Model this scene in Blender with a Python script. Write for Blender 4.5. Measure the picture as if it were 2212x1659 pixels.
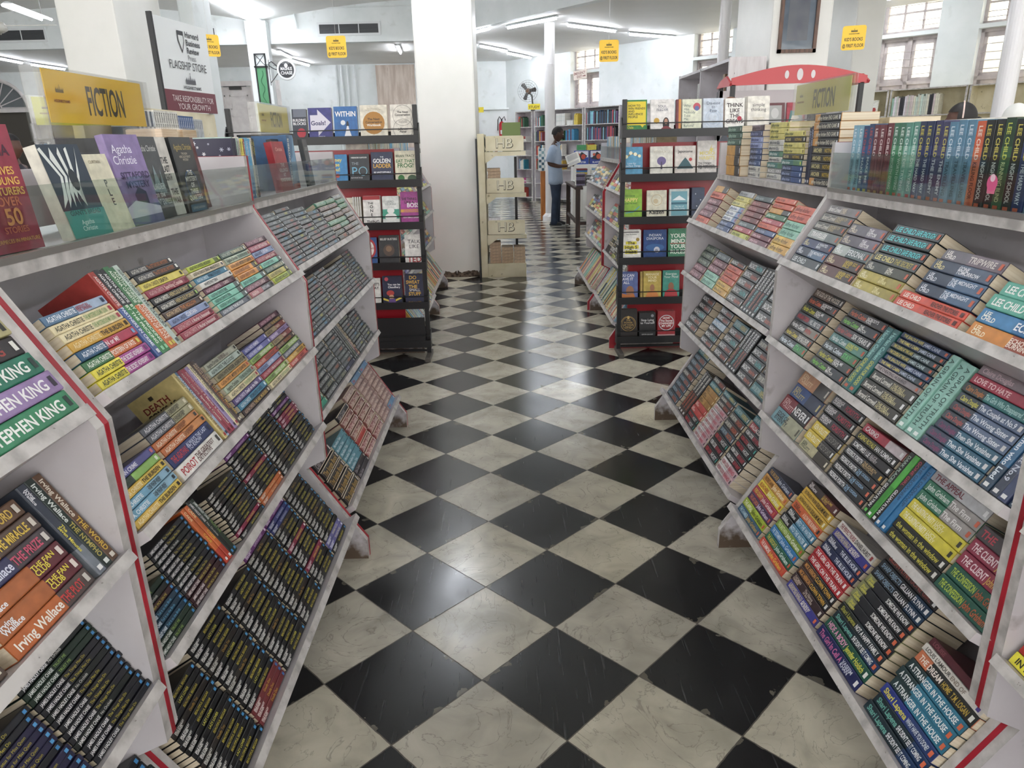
import bpy, bmesh, math, random
from mathutils import Matrix, Vector
from math import radians as R, sin, cos, pi
random.seed(7)
SC = bpy.context.scene
COL = SC.collection
for _o in list(bpy.data.objects):
    bpy.data.objects.remove(_o)

# ------------------------------------------------------------------ camera
cam_d = bpy.data.cameras.new('camera')
cam_d.sensor_width = 36.0
cam_d.lens = 1533.3 / 2212 * 36.0
cam_d.clip_end = 120
cam_d.clip_start = 0.05
cam = bpy.data.objects.new('camera', cam_d)
_r = Vector((0.99970333, -0.0105534, -0.02195188))
_u = Vector((0.0241791, 0.32128791, 0.94667283))
_f = Vector((0.00293774, 0.94692275, -0.32144777))
CAMP = Vector((0, 0, 1.45))
cam.matrix_world = Matrix(((_r.x, _u.x, -_f.x, 0), (_r.y, _u.y, -_f.y, 0), (_r.z, _u.z, -_f.z, 1.45), (0, 0, 0, 1)))
COL.objects.link(cam)
SC.camera = cam

# ------------------------------------------------------------------ world, exposure
w = bpy.data.worlds.new('daylight')
SC.world = w
w.use_nodes = True
w.node_tree.nodes['Background'].inputs[0].default_value = (1.0, 0.985, 0.95, 1)
w.node_tree.nodes['Background'].inputs[1].default_value = 1.45
SC.view_settings.view_transform = 'Standard'
SC.view_settings.look = 'None'
SC.view_settings.gamma = 1.0
SC.view_settings.use_curve_mapping = False
SC.view_settings.exposure = 1.22
sun_d = bpy.data.lights.new('sun', 'SUN'); sun_d.energy = 5.0; sun_d.angle = 0.01; sun_d.color = (1, .96, .88)
sun = bpy.data.objects.new('sun', sun_d); COL.objects.link(sun)      # falls on the wall outside the right windows
sun.rotation_euler = Vector((0.50, 0.42, -0.80)).to_track_quat('-Z', 'Y').to_euler()
TUBE_STRENGTH = 30.0      # emission of the fluorescent tubes (each tube is built further down)

# ------------------------------------------------------------------ colour and materials
def lin(h):
    h = h.lstrip('#')
    if len(h) == 3:
        h = ''.join(c * 2 for c in h)
    v = [int(h[i:i + 2], 16) / 255 for i in (0, 2, 4)]
    return tuple((c / 12.92 if c <= 0.04045 else ((c + 0.055) / 1.055) ** 2.4) for c in v) + (1.0,)

MATS = {}
def mat(h, rough=0.45, kind='plain'):
    key = (h, rough, kind)
    if key in MATS:
        return MATS[key]
    if kind in ('cover', 'ink'):           # printing inks: a little less saturated
        h = h.lstrip('#'); h = ''.join(c * 2 for c in h) if len(h) == 3 else h
        v = [int(h[i:i + 2], 16) for i in (0, 2, 4)]; g = .3 * v[0] + .55 * v[1] + .15 * v[2]
        h = '#%02x%02x%02x' % tuple(int(max(0, min(255, (g + (c - g) * .84) * .97))) for c in v)
    m = bpy.data.materials.new('%s_%s' % (kind, h.lstrip('#')))
    m.use_nodes = True
    nt = m.node_tree
    b = nt.nodes['Principled BSDF']
    b.inputs['Base Color'].default_value = lin(h)
    b.inputs['Roughness'].default_value = rough
    if kind == 'metal':
        b.inputs['Metallic'].default_value = 0.9
    elif kind == 'emit':
        b.inputs['Emission Color'].default_value = lin(h)
        b.inputs['Emission Strength'].default_value = TUBE_STRENGTH
    elif kind == 'cover':          # printed card: faint mottling of the ink
        tc = nt.nodes.new('ShaderNodeTexCoord')
        n = nt.nodes.new('ShaderNodeTexNoise')
        n.inputs['Scale'].default_value = 38
        n.inputs['Detail'].default_value = 3
        nt.links.new(tc.outputs['Object'], n.inputs['Vector'])
        mp = nt.nodes.new('ShaderNodeMapRange')
        mp.inputs[1].default_value = 0.3; mp.inputs[2].default_value = 0.7
        mp.inputs[3].default_value = 0.78; mp.inputs[4].default_value = 1.12
        nt.links.new(n.outputs[0], mp.inputs[0])
        mx = nt.nodes.new('ShaderNodeMix'); mx.data_type = 'RGBA'; mx.blend_type = 'MULTIPLY'
        mx.inputs[0].default_value = 1.0
        mx.inputs[6].default_value = lin(h)
        nt.links.new(mp.outputs[0], mx.inputs[7])
        nt.links.new(mx.outputs[2], b.inputs['Base Color'])
    MATS[key] = m
    return m

def noise_mat(name, c1, c2, scale=6, rough=0.6, lo=0.4, hi=0.6, detail=8, bump=0.0, c3=None, s3=30, lo3=0.62, hi3=0.68, stretch=(1, 1, 1)):
    m = bpy.data.materials.new(name)
    m.use_nodes = True
    nt = m.node_tree
    b = nt.nodes['Principled BSDF']
    tc = nt.nodes.new('ShaderNodeTexCoord')
    mp = nt.nodes.new('ShaderNodeMapping'); mp.inputs['Scale'].default_value = stretch
    nt.links.new(tc.outputs['Object'], mp.inputs[0])
    n = nt.nodes.new('ShaderNodeTexNoise'); n.inputs['Scale'].default_value = scale; n.inputs['Detail'].default_value = detail
    nt.links.new(mp.outputs[0], n.inputs['Vector'])
    r = nt.nodes.new('ShaderNodeValToRGB')
    r.color_ramp.elements[0].position = lo; r.color_ramp.elements[0].color = lin(c1)
    r.color_ramp.elements[1].position = hi; r.color_ramp.elements[1].color = lin(c2)
    nt.links.new(n.outputs[0], r.inputs[0])
    out = r.outputs[0]
    if c3:
        n3 = nt.nodes.new('ShaderNodeTexNoise'); n3.inputs['Scale'].default_value = s3; n3.inputs['Detail'].default_value = 6
        nt.links.new(mp.outputs[0], n3.inputs['Vector'])
        r3 = nt.nodes.new('ShaderNodeMapRange'); r3.inputs[1].default_value = lo3; r3.inputs[2].default_value = hi3
        nt.links.new(n3.outputs[0], r3.inputs[0])
        mx = nt.nodes.new('ShaderNodeMix'); mx.data_type = 'RGBA'
        nt.links.new(r3.outputs[0], mx.inputs[0]); nt.links.new(out, mx.inputs[6]); mx.inputs[7].default_value = lin(c3)
        out = mx.outputs[2]
    nt.links.new(out, b.inputs['Base Color'])
    b.inputs['Roughness'].default_value = rough
    if bump:
        bp = nt.nodes.new('ShaderNodeBump'); bp.inputs['Strength'].default_value = bump; bp.inputs['Distance'].default_value = 0.01
        nt.links.new(n.outputs[0], bp.inputs['Height']); nt.links.new(bp.outputs[0], b.inputs['Normal'])
    return m

WALL = noise_mat('wall_paint', '#e0e6e6', '#ebeff0', 2.2, 0.55, 0.35, 0.65, c3='#cfd3d0', s3=5, lo3=0.6, hi3=0.85)
PILLAR = noise_mat('pillar_paint', '#e2e2dc', '#ecebe6', 1.6, 0.42, 0.35, 0.65, bump=0.05)
CEIL = noise_mat('ceiling_paint', '#ececea', '#f2f2f0', 1.5, 0.6, 0.3, 0.7)
LAM = noise_mat('grey_laminate', '#c2bdc1', '#d2ced2', 5, 0.42, 0.35, 0.65, c3='#96908f', s3=18, lo3=0.66, hi3=0.8)
LAMEDGE = noise_mat('worn_white_edge', '#9d9996', '#c4c0bd', 22, 0.45, 0.36, 0.6, c3='#6a625b', s3=70, lo3=0.69, hi3=0.74)
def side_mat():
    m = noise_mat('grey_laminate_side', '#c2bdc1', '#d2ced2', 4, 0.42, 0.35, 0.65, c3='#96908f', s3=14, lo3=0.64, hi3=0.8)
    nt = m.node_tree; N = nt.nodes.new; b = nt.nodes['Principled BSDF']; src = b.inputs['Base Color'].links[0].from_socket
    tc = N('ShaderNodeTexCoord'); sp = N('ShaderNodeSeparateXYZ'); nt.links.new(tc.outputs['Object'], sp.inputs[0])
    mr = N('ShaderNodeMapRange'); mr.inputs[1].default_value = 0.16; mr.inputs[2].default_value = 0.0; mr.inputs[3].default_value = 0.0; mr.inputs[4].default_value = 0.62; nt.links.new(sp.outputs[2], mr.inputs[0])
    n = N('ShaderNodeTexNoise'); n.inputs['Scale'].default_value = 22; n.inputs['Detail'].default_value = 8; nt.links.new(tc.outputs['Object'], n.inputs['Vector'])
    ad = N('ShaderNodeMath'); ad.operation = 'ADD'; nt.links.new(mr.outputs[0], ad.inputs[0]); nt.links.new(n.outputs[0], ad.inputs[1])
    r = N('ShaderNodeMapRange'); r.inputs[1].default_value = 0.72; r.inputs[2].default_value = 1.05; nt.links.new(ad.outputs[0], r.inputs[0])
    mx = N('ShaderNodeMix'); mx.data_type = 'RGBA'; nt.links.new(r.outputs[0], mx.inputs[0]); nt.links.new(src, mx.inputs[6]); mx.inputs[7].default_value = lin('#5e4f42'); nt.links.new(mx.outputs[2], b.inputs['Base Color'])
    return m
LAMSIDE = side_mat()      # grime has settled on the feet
LAMDIRTY = noise_mat('dirty_white_plinth', '#a39d96', '#d4d0cb', 9, 0.55, 0.35, 0.6, c3='#5a4c40', s3=24, lo3=0.58, hi3=0.7)
RED = noise_mat('red_trim_paint', '#8f1a28', '#a82232', 8, 0.35, c3='#c9b8ae', s3=60, lo3=0.7, hi3=0.72)
REDP = noise_mat('red_panel_paint', '#8a1420', '#a01a28', 3, 0.3)
BLACKM = mat('#16171a', 0.38, 'black_paint')
PAPER = noise_mat('page_edges', '#cdbfa6', '#ddd2bd', 3, 0.8, stretch=(1, 1, 60))
PAPERW = noise_mat('white_page_edges', '#e0ddd4', '#efede6', 3, 0.8, stretch=(1, 1, 60))
CHROME = mat('#b8b8b6', 0.3, 'metal')
CREAM = noise_mat('cream_steel', '#cfc6a6', '#ded6bb', 5, 0.45, c3='#8f8565', s3=14, lo3=0.66, hi3=0.76)
WOOD = noise_mat('orange_wood', '#9a5a22', '#b87434', 3, 0.45, stretch=(6, 6, 0.6))
DWOOD = noise_mat('dark_wood', '#2e1d18', '#452c24', 4, 0.4, stretch=(6, 6, 0.8))

def glass_mat(name, tint=(1, 1, 1, 1), rough=0.02, mixf=0.12):
    m = bpy.data.materials.new(name); m.use_nodes = True
    nt = m.node_tree; nt.nodes.clear()
    o = nt.nodes.new('ShaderNodeOutputMaterial'); t = nt.nodes.new('ShaderNodeBsdfTransparent'); g = nt.nodes.new('ShaderNodeBsdfGlossy')
    t.inputs[0].default_value = tint; g.inputs['Roughness'].default_value = rough
    fr = nt.nodes.new('ShaderNodeLayerWeight'); fr.inputs[0].default_value = 0.5
    pw = nt.nodes.new('ShaderNodeMath'); pw.operation = 'POWER'; pw.inputs[1].default_value = 4.0
    nt.links.new(fr.outputs['Facing'], pw.inputs[0])
    ad = nt.nodes.new('ShaderNodeMath'); ad.operation = 'MULTIPLY_ADD'; ad.inputs[1].default_value = 0.7; ad.inputs[2].default_value = 0.02 + mixf * 0.5
    nt.links.new(pw.outputs[0], ad.inputs[0])
    mx = nt.nodes.new('ShaderNodeMixShader'); nt.links.new(ad.outputs[0], mx.inputs[0])
    nt.links.new(t.outputs[0], mx.inputs[1]); nt.links.new(g.outputs[0], mx.inputs[2]); nt.links.new(mx.outputs[0], o.inputs[0])
    return m
GLASS = glass_mat('shelf_glass', (0.86, 0.9, 0.88, 1), 0.03, 0.05)
ACRYL = glass_mat('clear_acrylic', (0.95, 0.95, 0.94, 1), 0.06, 0.05)
WGLASS = glass_mat('window_glass', (1, 1, 1, 1), 0.02, 0.0)

# ------------------------------------------------------------------ mesh building
class MB:
    def __init__(s):
        s.v = []; s.f = []; s.mi = []; s.ms = []
    def m(s, material):
        if material not in s.ms:
            s.ms.append(material)
        return s.ms.index(material)
    def add(s, vs, fs, material, M=None):
        b = len(s.v); k = s.m(material)
        if M is not None:
            vs = [M @ Vector(p) for p in vs]
        s.v.extend([tuple(p) for p in vs])
        for f in fs:
            s.f.append(tuple(i + b for i in f)); s.mi.append(k)
        return s
    def box(s, x0, x1, y0, y1, z0, z1, material, M=None, front=None):
        vs = [(x0, y0, z0), (x1, y0, z0), (x1, y1, z0), (x0, y1, z0), (x0, y0, z1), (x1, y0, z1), (x1, y1, z1), (x0, y1, z1)]
        s.add(vs, [(3, 2, 1, 0), (4, 5, 6, 7), (1, 2, 6, 5), (2, 3, 7, 6), (3, 0, 4, 7)], material, M)
        b = len(s.v) - 8
        s.f.append((b, b + 1, b + 5, b + 4)); s.mi.append(s.m(front or material))
        return s
    def bbox(s, x0, x1, y0, y1, z0, z1, material, M=None, bev=0.004):
        bm = bmesh.new()
        bmesh.ops.create_cube(bm, size=1, matrix=Matrix.Translation(((x0 + x1) / 2, (y0 + y1) / 2, (z0 + z1) / 2)) @ Matrix.Diagonal((x1 - x0, y1 - y0, z1 - z0, 1)))
        bmesh.ops.bevel(bm, geom=list(bm.edges), offset=bev, segments=2, affect='EDGES', profile=0.6)
        s.frombm(bm, material, M); return s
    def frombm(s, bm, material, M=None):
        bm.verts.index_update()
        s.add([v.co.copy() for v in bm.verts], [[v.index for v in f.verts] for f in bm.faces], material, M)
        bm.free()
    def prism(s, pts, axis, a0, a1, material, M=None, side=None):
        """closed polygon pts extruded along axis (0,1,2); pts are the two other coordinates in order"""
        def P(p, a):
            q = list(p); q.insert(axis, a); return tuple(q)
        n = len(pts)
        vs = [P(p, a0) for p in pts] + [P(p, a1) for p in pts]
        s.add(vs, [tuple(range(n - 1, -1, -1)), tuple(range(n, 2 * n))], material, M)
        b = len(s.v) - 2 * n; k = s.m(side or material)
        for i in range(n):
            j = (i + 1) % n
            s.f.append((b + i, b + j, b + n + j, b + n + i)); s.mi.append(k)
        return s
    def tube(s, pts, r, material, n=8, M=None, cap=True):
        pts = [Vector(p) for p in pts]; rs = r if isinstance(r, (list, tuple)) else [r] * len(pts)
        vs = []; fs = []; up = Vector((0, 0, 1)); pu = None
        for i, p in enumerate(pts):
            t = (pts[min(i + 1, len(pts) - 1)] - pts[max(i - 1, 0)]).normalized()
            if pu is None:
                a = Vector((1, 0, 0)) if abs(t.z) > 0.9 else up
                pu = (a - t * a.dot(t)).normalized()
            else:
                pu = (pu - t * pu.dot(t)).normalized()
            q = t.cross(pu)
            for k in range(n):
                a = 2 * pi * k / n
                vs.append(p + (pu * cos(a) + q * sin(a)) * rs[i])
        for i in range(len(pts) - 1):
            for k in range(n):
                k2 = (k + 1) % n
                fs.append((i * n + k, i * n + k2, (i + 1) * n + k2, (i + 1) * n + k))
        if cap:
            fs.append(tuple(range(n - 1, -1, -1))); fs.append(tuple(range((len(pts) - 1) * n, len(pts) * n)))
        return s.add(vs, fs, material, M)
    def lathe(s, prof, material, n=20, M=None, c=(0, 0)):
        vs = []; fs = []
        for r, z in prof:
            for k in range(n):
                a = 2 * pi * k / n
                vs.append((c[0] + r * cos(a), c[1] + r * sin(a), z))
        for i in range(len(prof) - 1):
            for k in range(n):
                k2 = (k + 1) % n
                fs.append((i * n + k, i * n + k2, (i + 1) * n + k2, (i + 1) * n + k))
        fs.append(tuple(range(n - 1, -1, -1))); fs.append(tuple(range((len(prof) - 1) * n, len(prof) * n)))
        return s.add(vs, fs, material, M)
    def ball(s, c, r, material, M=None, seg=16, ring=10):
        bm = bmesh.new(); bmesh.ops.create_uvsphere(bm, u_segments=seg, v_segments=ring, radius=1)
        r = r if isinstance(r, (list, tuple)) else (r, r, r)
        T = Matrix.Translation(c) @ Matrix.Diagonal((*r, 1))
        s.frombm(bm, material, (M @ T) if M is not None else T); return s
    def mesh(s, name, smooth=False):
        me = bpy.data.meshes.new(name)
        me.from_pydata(s.v, [], s.f)
        for m_ in s.ms:
            me.materials.append(m_)
        me.polygons.foreach_set('material_index', s.mi)
        if smooth:
            me.polygons.foreach_set('use_smooth', [True] * len(me.polygons))
        me.update()
        return me

def link(name, data, parent=None, M=None):
    o = bpy.data.objects.new(name, data)
    COL.objects.link(o)
    if parent is not None:
        o.parent = parent
    if M is not None:
        o.matrix_basis = M
    return o
def obj(name, mb, parent=None, M=None, smooth=False):
    return link(name, mb.mesh(name, smooth), parent, M)
def tag(o, label=None, cat=None, group=None, kind=None):
    if label: o['label'] = label
    if cat: o['category'] = cat
    if group: o['group'] = group
    if kind: o['kind'] = kind
    return o
def thing(name, label, cat, M=None, group=None):
    o = link(name, None, None, M); o.empty_display_size = 0.05
    return tag(o, label, cat, group)
def struct(name, mb, M=None, label=None, smooth=False):
    return tag(obj(name, mb, None, M, smooth), label, None, None, 'structure')
def T(x, y, z): return Matrix.Translation((x, y, z))
def RX(a): return Matrix.Rotation(R(a), 4, 'X')
def RY(a): return Matrix.Rotation(R(a), 4, 'Y')
def RZ(a): return Matrix.Rotation(R(a), 4, 'Z')

# ------------------------------------------------------------------ letters (built-in font turned into flat outlines)
GL = {}
def _glyphs():
    cu = bpy.data.curves.new('glyph', 'FONT'); cu.resolution_u = 3; cu.align_x = 'LEFT'
    o = bpy.data.objects.new('glyph', cu); COL.objects.link(o)
    def ev(t):
        cu.body = t
        dg = bpy.context.evaluated_depsgraph_get(); dg.update()
        me = bpy.data.meshes.new_from_object(o.evaluated_get(dg))
        v = [(p.co.x, p.co.y) for p in me.vertices]; f = [tuple(p.vertices) for p in me.polygons]
        bpy.data.meshes.remove(me)
        return v, f
    for bold in (0, 1):
        cu.offset = 0.022 * bold
        hv, _ = ev('H'); H = max(p[1] for p in hv)
        xr = max(p[0] for p in ev('II')[0]); w2 = xr
        for c in "ABCDEFGHIJKLMNOPQRSTUVWXYZabcdefghijklmnopqrstuvwxyz0123456789!?&@'.,:-+=/()":
            v, f = ev(c)
            adv = max(p[0] for p in ev('I' + c + 'I')[0]) - w2
            GL[(c, bold)] = ([(x / H, y / H) for x, y in v], f, adv / H)
        adv = max(p[0] for p in ev('I II')[0]) - max(p[0] for p in ev('III')[0])
        GL[(' ', bold)] = ([], [], adv / H)
    bpy.data.objects.remove(o); bpy.data.curves.remove(cu)
_glyphs()

def twidth(t, bold=0): return sum(GL.get((c, bold), GL[(' ', 0)])[2] for c in t)

class PR:
    """flat print: text, bars, discs in a plane (x right, y up), small z steps"""
    def __init__(s): s.mb = MB(); s.z = 0.0
    def up(s): s.z += 0.00025
    def rect(s, x0, y0, x1, y1, c, rough=0.45):
        s.mb.add([(x0, y0, s.z), (x1, y0, s.z), (x1, y1, s.z), (x0, y1, s.z)], [(0, 1, 2, 3)], mat(c, rough, 'ink')); s.up()
    def poly(s, pts, c):
        s.mb.add([(x, y, s.z) for x, y in pts], [tuple(range(len(pts)))], mat(c, 0.45, 'ink')); s.up()
    def disc(s, x, y, r, c, ry=None, n=20):
        ry = ry or r
        s.poly([(x + r * cos(2 * pi * k / n), y + ry * sin(2 * pi * k / n)) for k in range(n)], c)
    def ring(s, x, y, r, t, c, n=28):
        vs = []; fs = []
        for k in range(n):
            a = 2 * pi * k / n
            vs += [(x + r * cos(a), y + r * sin(a), s.z), (x + (r - t) * cos(a), y + (r - t) * sin(a), s.z)]
            j = (k + 1) % n
            fs.append((2 * k, 2 * j, 2 * j + 1, 2 * k + 1))
        s.mb.add(vs, fs, mat(c, 0.45, 'ink')); s.up()
    def text(s, t, x, y, h, c, align='l', wmax=None, bold=0, minsq=0.5, lineh=1.35, sx=1.0, kind='ink'):
        """y is the middle of the block"""
        lines = t.split('\n')
        n = len(lines); m_ = mat(c, 0.4, kind)
        for i, ln in enumerate(lines):
            tw = twidth(ln, bold); hh = h; sq = sx
            if wmax and tw * hh * sq > wmax:
                sq = wmax / (tw * hh)
                if sq < minsq:
                    hh = hh * sq / minsq; sq = minsq
            tw *= hh * sq
            x0 = x if align == 'l' else (x - tw / 2 if align == 'c' else x - tw)
            y0 = y + ((n - 1) / 2 - i) * h * lineh - hh / 2
            for ch in ln:
                v, f, a = GL.get((ch, bold), GL[(' ', 0)])
                if v:
                    s.mb.add([(x0 + p[0] * hh * sq, y0 + p[1] * hh, s.z) for p in v], f, m_)
                x0 += a * hh * sq
        s.up()
    def els(s, els, W, H):
        """elements with coordinates as fractions of a W x H field"""
        for e in els:
            k = e[0]
            if k == 'r': s.rect(e[1] * W, e[2] * H, e[3] * W, e[4] * H, e[5])
            elif k == 'c': s.disc(e[1] * W, e[2] * H, e[3] * W, e[4])
            elif k == 'o': s.ring(e[1] * W, e[2] * H, e[3] * W, e[4] * W, e[5])
            elif k == 'e': s.disc(e[1] * W, e[2] * H, e[3] * W, e[5], e[4] * H)
            elif k == 'p': s.poly([(a * W, b * H) for a, b in e[1]], e[2])
            elif k == 't': s.text(e[1], e[2] * W, e[3] * H, e[4] * H, e[5], 'c', (e[6] if len(e) > 6 else 0.88) * W, e[7] if len(e) > 7 else 0)
            elif k == 'l': s.text(e[1], e[2] * W, e[3] * H, e[4] * H, e[5], 'l', (e[6] if len(e) > 6 else 0.88) * W, e[7] if len(e) > 7 else 0)
    def obj(s, name, parent, M):
        return obj(name, s.mb, parent, M)
# ================================================================== THE ROOM
U = 1.45 / 6.45496
def floor_mat():
    m = bpy.data.materials.new('checker_marble'); m.use_nodes = True
    nt = m.node_tree; N = nt.nodes.new; Lk = nt.links.new
    b = nt.nodes['Principled BSDF']
    tc = N('ShaderNodeTexCoord'); sep = N('ShaderNodeSeparateXYZ'); Lk(tc.outputs['Object'], sep.inputs[0])
    def math_(op, a, b_=None, c=None):
        n = N('ShaderNodeMath'); n.operation = op
        for i, q in enumerate((a, b_, c)):
            if q is None: continue
            if isinstance(q, (int, float)): n.inputs[i].default_value = q
            else: Lk(q, n.inputs[i])
        return n.outputs[0]
    # slight waviness of the joints
    wn = N('ShaderNodeTexNoise'); wn.inputs['Scale'].default_value = 30; wn.inputs['Detail'].default_value = 5; Lk(tc.outputs['Object'], wn.inputs['Vector'])
    wob = math_('MULTIPLY', math_('SUBTRACT', wn.outputs[0], 0.5), 0.012)
    x = math_('MULTIPLY', sep.outputs[0], 0.5 / U); y = math_('MULTIPLY', sep.outputs[1], 0.5 / U)
    a = math_('ADD', math_('ADD', math_('ADD', x, y), -6.8911 / 2), wob)
    c = math_('ADD', math_('ADD', math_('SUBTRACT', x, y), 5.7849 / 2), wob)
    fa = math_('FLOOR', a); fc = math_('FLOOR', c)
    par = math_('PINGPONG', math_('ADD', fa, fc), 1.0)      # 0 even (white), 1 odd (black)
    par = math_('GREATER_THAN', par, 0.5)
    ea = math_('PINGPONG', a, 0.5); ec = math_('PINGPONG', c, 0.5)
    edge = math_('MINIMUM', ea, ec)
    # per tile random
    cv = N('ShaderNodeCombineXYZ'); Lk(fa, cv.inputs[0]); Lk(fc, cv.inputs[1])
    wh = N('ShaderNodeTexWhiteNoise'); Lk(cv.outputs[0], wh.inputs[0])
    off = N('ShaderNodeVectorMath'); off.operation = 'SCALE'; Lk(wh.outputs['Color'], off.inputs[0]); off.inputs[3].default_value = 20
    vec = N('ShaderNodeVectorMath'); vec.operation = 'ADD'; Lk(tc.outputs['Object'], vec.inputs[0]); Lk(off.outputs[0], vec.inputs[1])
    n1 = N('ShaderNodeTexNoise'); n1.inputs['Scale'].default_value = 7; n1.inputs['Detail'].default_value = 9; n1.inputs['Distortion'].default_value = 0.7; Lk(vec.outputs[0], n1.inputs['Vector'])
    r1 = N('ShaderNodeValToRGB'); e = r1.color_ramp.elements
    e[0].position = 0.28; e[0].color = lin('#a6a39a'); e[1].position = 0.7; e[1].color = lin('#d0ccc1')
    q = r1.color_ramp.elements.new(0.47); q.color = lin('#bdb9af')
    Lk(n1.outputs[0], r1.inputs[0])
    # veins
    n2 = N('ShaderNodeTexNoise'); n2.inputs['Scale'].default_value = 4.5; n2.inputs['Detail'].default_value = 7; n2.inputs['Distortion'].default_value = 2.5; Lk(vec.outputs[0], n2.inputs['Vector'])
    v = math_('ABSOLUTE', math_('SUBTRACT', n2.outputs[0], 0.5))
    vm = N('ShaderNodeMapRange'); vm.inputs[1].default_value = 0.0; vm.inputs[2].default_value = 0.009; vm.inputs[3].default_value = 0.5; vm.inputs[4].default_value = 0.0; Lk(v, vm.inputs[0])
    mv = N('ShaderNodeMix'); mv.data_type = 'RGBA'; Lk(vm.outputs[0], mv.inputs[0]); Lk(r1.outputs[0], mv.inputs[6]); mv.inputs[7].default_value = lin('#6e6c68')
    # per tile tint
    tint = N('ShaderNodeMix'); tint.data_type = 'RGBA'; tint.blend_type = 'MULTIPLY'; tint.inputs[0].default_value = 1
    tr = N('ShaderNodeValToRGB'); tr.color_ramp.elements[0].color = lin('#e2e0dc'); tr.color_ramp.elements[1].color = lin('#fffcf0'); Lk(wh.outputs['Value'], tr.inputs[0])
    Lk(mv.outputs[2], tint.inputs[6]); Lk(tr.outputs[0], tint.inputs[7])
    # black tile: chips near the joints
    n3 = N('ShaderNodeTexNoise'); n3.inputs['Scale'].default_value = 16; n3.inputs['Detail'].default_value = 8; Lk(vec.outputs[0], n3.inputs['Vector'])
    chip = math_('GREATER_THAN', math_('SUBTRACT', n3.outputs[0], math_('MULTIPLY', edge, 1.6)), 0.565)
    kb = N('ShaderNodeMix'); kb.data_type = 'RGBA'; Lk(math_('MULTIPLY', chip, 0.45), kb.inputs[0]); kb.inputs[6].default_value = lin('#1b1c1e'); kb.inputs[7].default_value = lin('#8a8578')
    # fine scratches
    mp = N('ShaderNodeMapping'); mp.inputs['Scale'].default_value = (90, 4, 1); mp.inputs['Rotation'].default_value = (0, 0, 0.5); Lk(vec.outputs[0], mp.inputs[0])
    n4 = N('ShaderNodeTexNoise'); n4.inputs['Scale'].default_value = 1.2; n4.inputs['Detail'].default_value = 4; Lk(mp.outputs[0], n4.inputs['Vector'])
    scr = N('ShaderNodeMapRange'); scr.inputs[1].default_value = 0.62; scr.inputs[2].default_value = 0.75; Lk(n4.outputs[0], scr.inputs[0])
    kb2 = N('ShaderNodeMix'); kb2.data_type = 'RGBA'; Lk(math_('MULTIPLY', scr.outputs[0], 0.16), kb2.inputs[0]); Lk(kb.outputs[2], kb2.inputs[6]); kb2.inputs[7].default_value = lin('#9a9ea2')
    mix = N('ShaderNodeMix'); mix.data_type = 'RGBA'; Lk(par, mix.inputs[0]); Lk(tint.outputs[2], mix.inputs[6]); Lk(kb2.outputs[2], mix.inputs[7])
    gr = math_('LESS_THAN', edge, 0.0055)
    g = N('ShaderNodeMix'); g.data_type = 'RGBA'; Lk(gr, g.inputs[0]); Lk(mix.outputs[2], g.inputs[6]); g.inputs[7].default_value = lin('#4c4740')
    Lk(g.outputs[2], b.inputs['Base Color'])
    n5 = N('ShaderNodeTexNoise'); n5.inputs['Scale'].default_value = 3.5; n5.inputs['Detail'].default_value = 6; Lk(tc.outputs['Object'], n5.inputs['Vector'])
    rr = N('ShaderNodeMapRange'); rr.inputs[1].default_value = 0.3; rr.inputs[2].default_value = 0.7; rr.inputs[3].default_value = 0.15; rr.inputs[4].default_value = 0.27; Lk(n5.outputs[0], rr.inputs[0])
    rg = math_('ADD', rr.outputs[0], math_('MULTIPLY', gr, 0.3)); Lk(rg, b.inputs['Roughness'])
    bp = N('ShaderNodeBump'); bp.inputs['Strength'].default_value = 0.12; bp.inputs['Distance'].default_value = 0.003
    Lk(math_('SUBTRACT', n5.outputs[0], gr), bp.inputs['Height']); Lk(bp.outputs[0], b.inputs['Normal'])
    return m
mb = MB(); mb.box(-17, 15, -6, 21, -0.1, 0, floor_mat())
struct('floor', mb)

ZC = 3.48
# back wall
mb = MB(); mb.box(-17, 0.25, 20.25, 20.5, 0, 4.6, WALL); struct('wall_back', mb)
mb = MB(); mb.box(-17.25, -17, -6, 20.5, 0, 4.6, WALL); struct('wall_left', mb)
# the slanting window wall on the right: local x runs along it from the far corner towards the camera side, local y goes outward
WM = Matrix(((0.672, 0.741, 0, 0.09), (-0.741, 0.672, 0, 20.25), (0, 0, 1, 0), (0, 0, 0, 1)))
WT = 0.34
wins = [(2.30, 3.20), (5.74, 6.62), (9.42, 10.34), (10.92, 11.85), (14.2, 15.1)]
mb = MB(); s0 = -0.12
for a, b_ in wins:
    mb.box(s0, a, 0, WT, 0, 4.6, WALL)
    mb.box(a, b_, 0, WT, 0, 1.15, WALL)
    mb.box(a, b_, 0, WT, 2.98, 3.04, WALL)
    mb.box(a, b_, 0, WT, 3.64, 4.6, WALL)
    s0 = b_
mb.box(s0, 24, 0, WT, 0, 4.6, WALL)
struct('wall_right', mb, WM)
FR = noise_mat('window_frame_paint', '#b8afb0', '#cdc4c2', 6, 0.5, c3='#8a7a72', s3=22, lo3=0.68, hi3=0.78)
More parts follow.
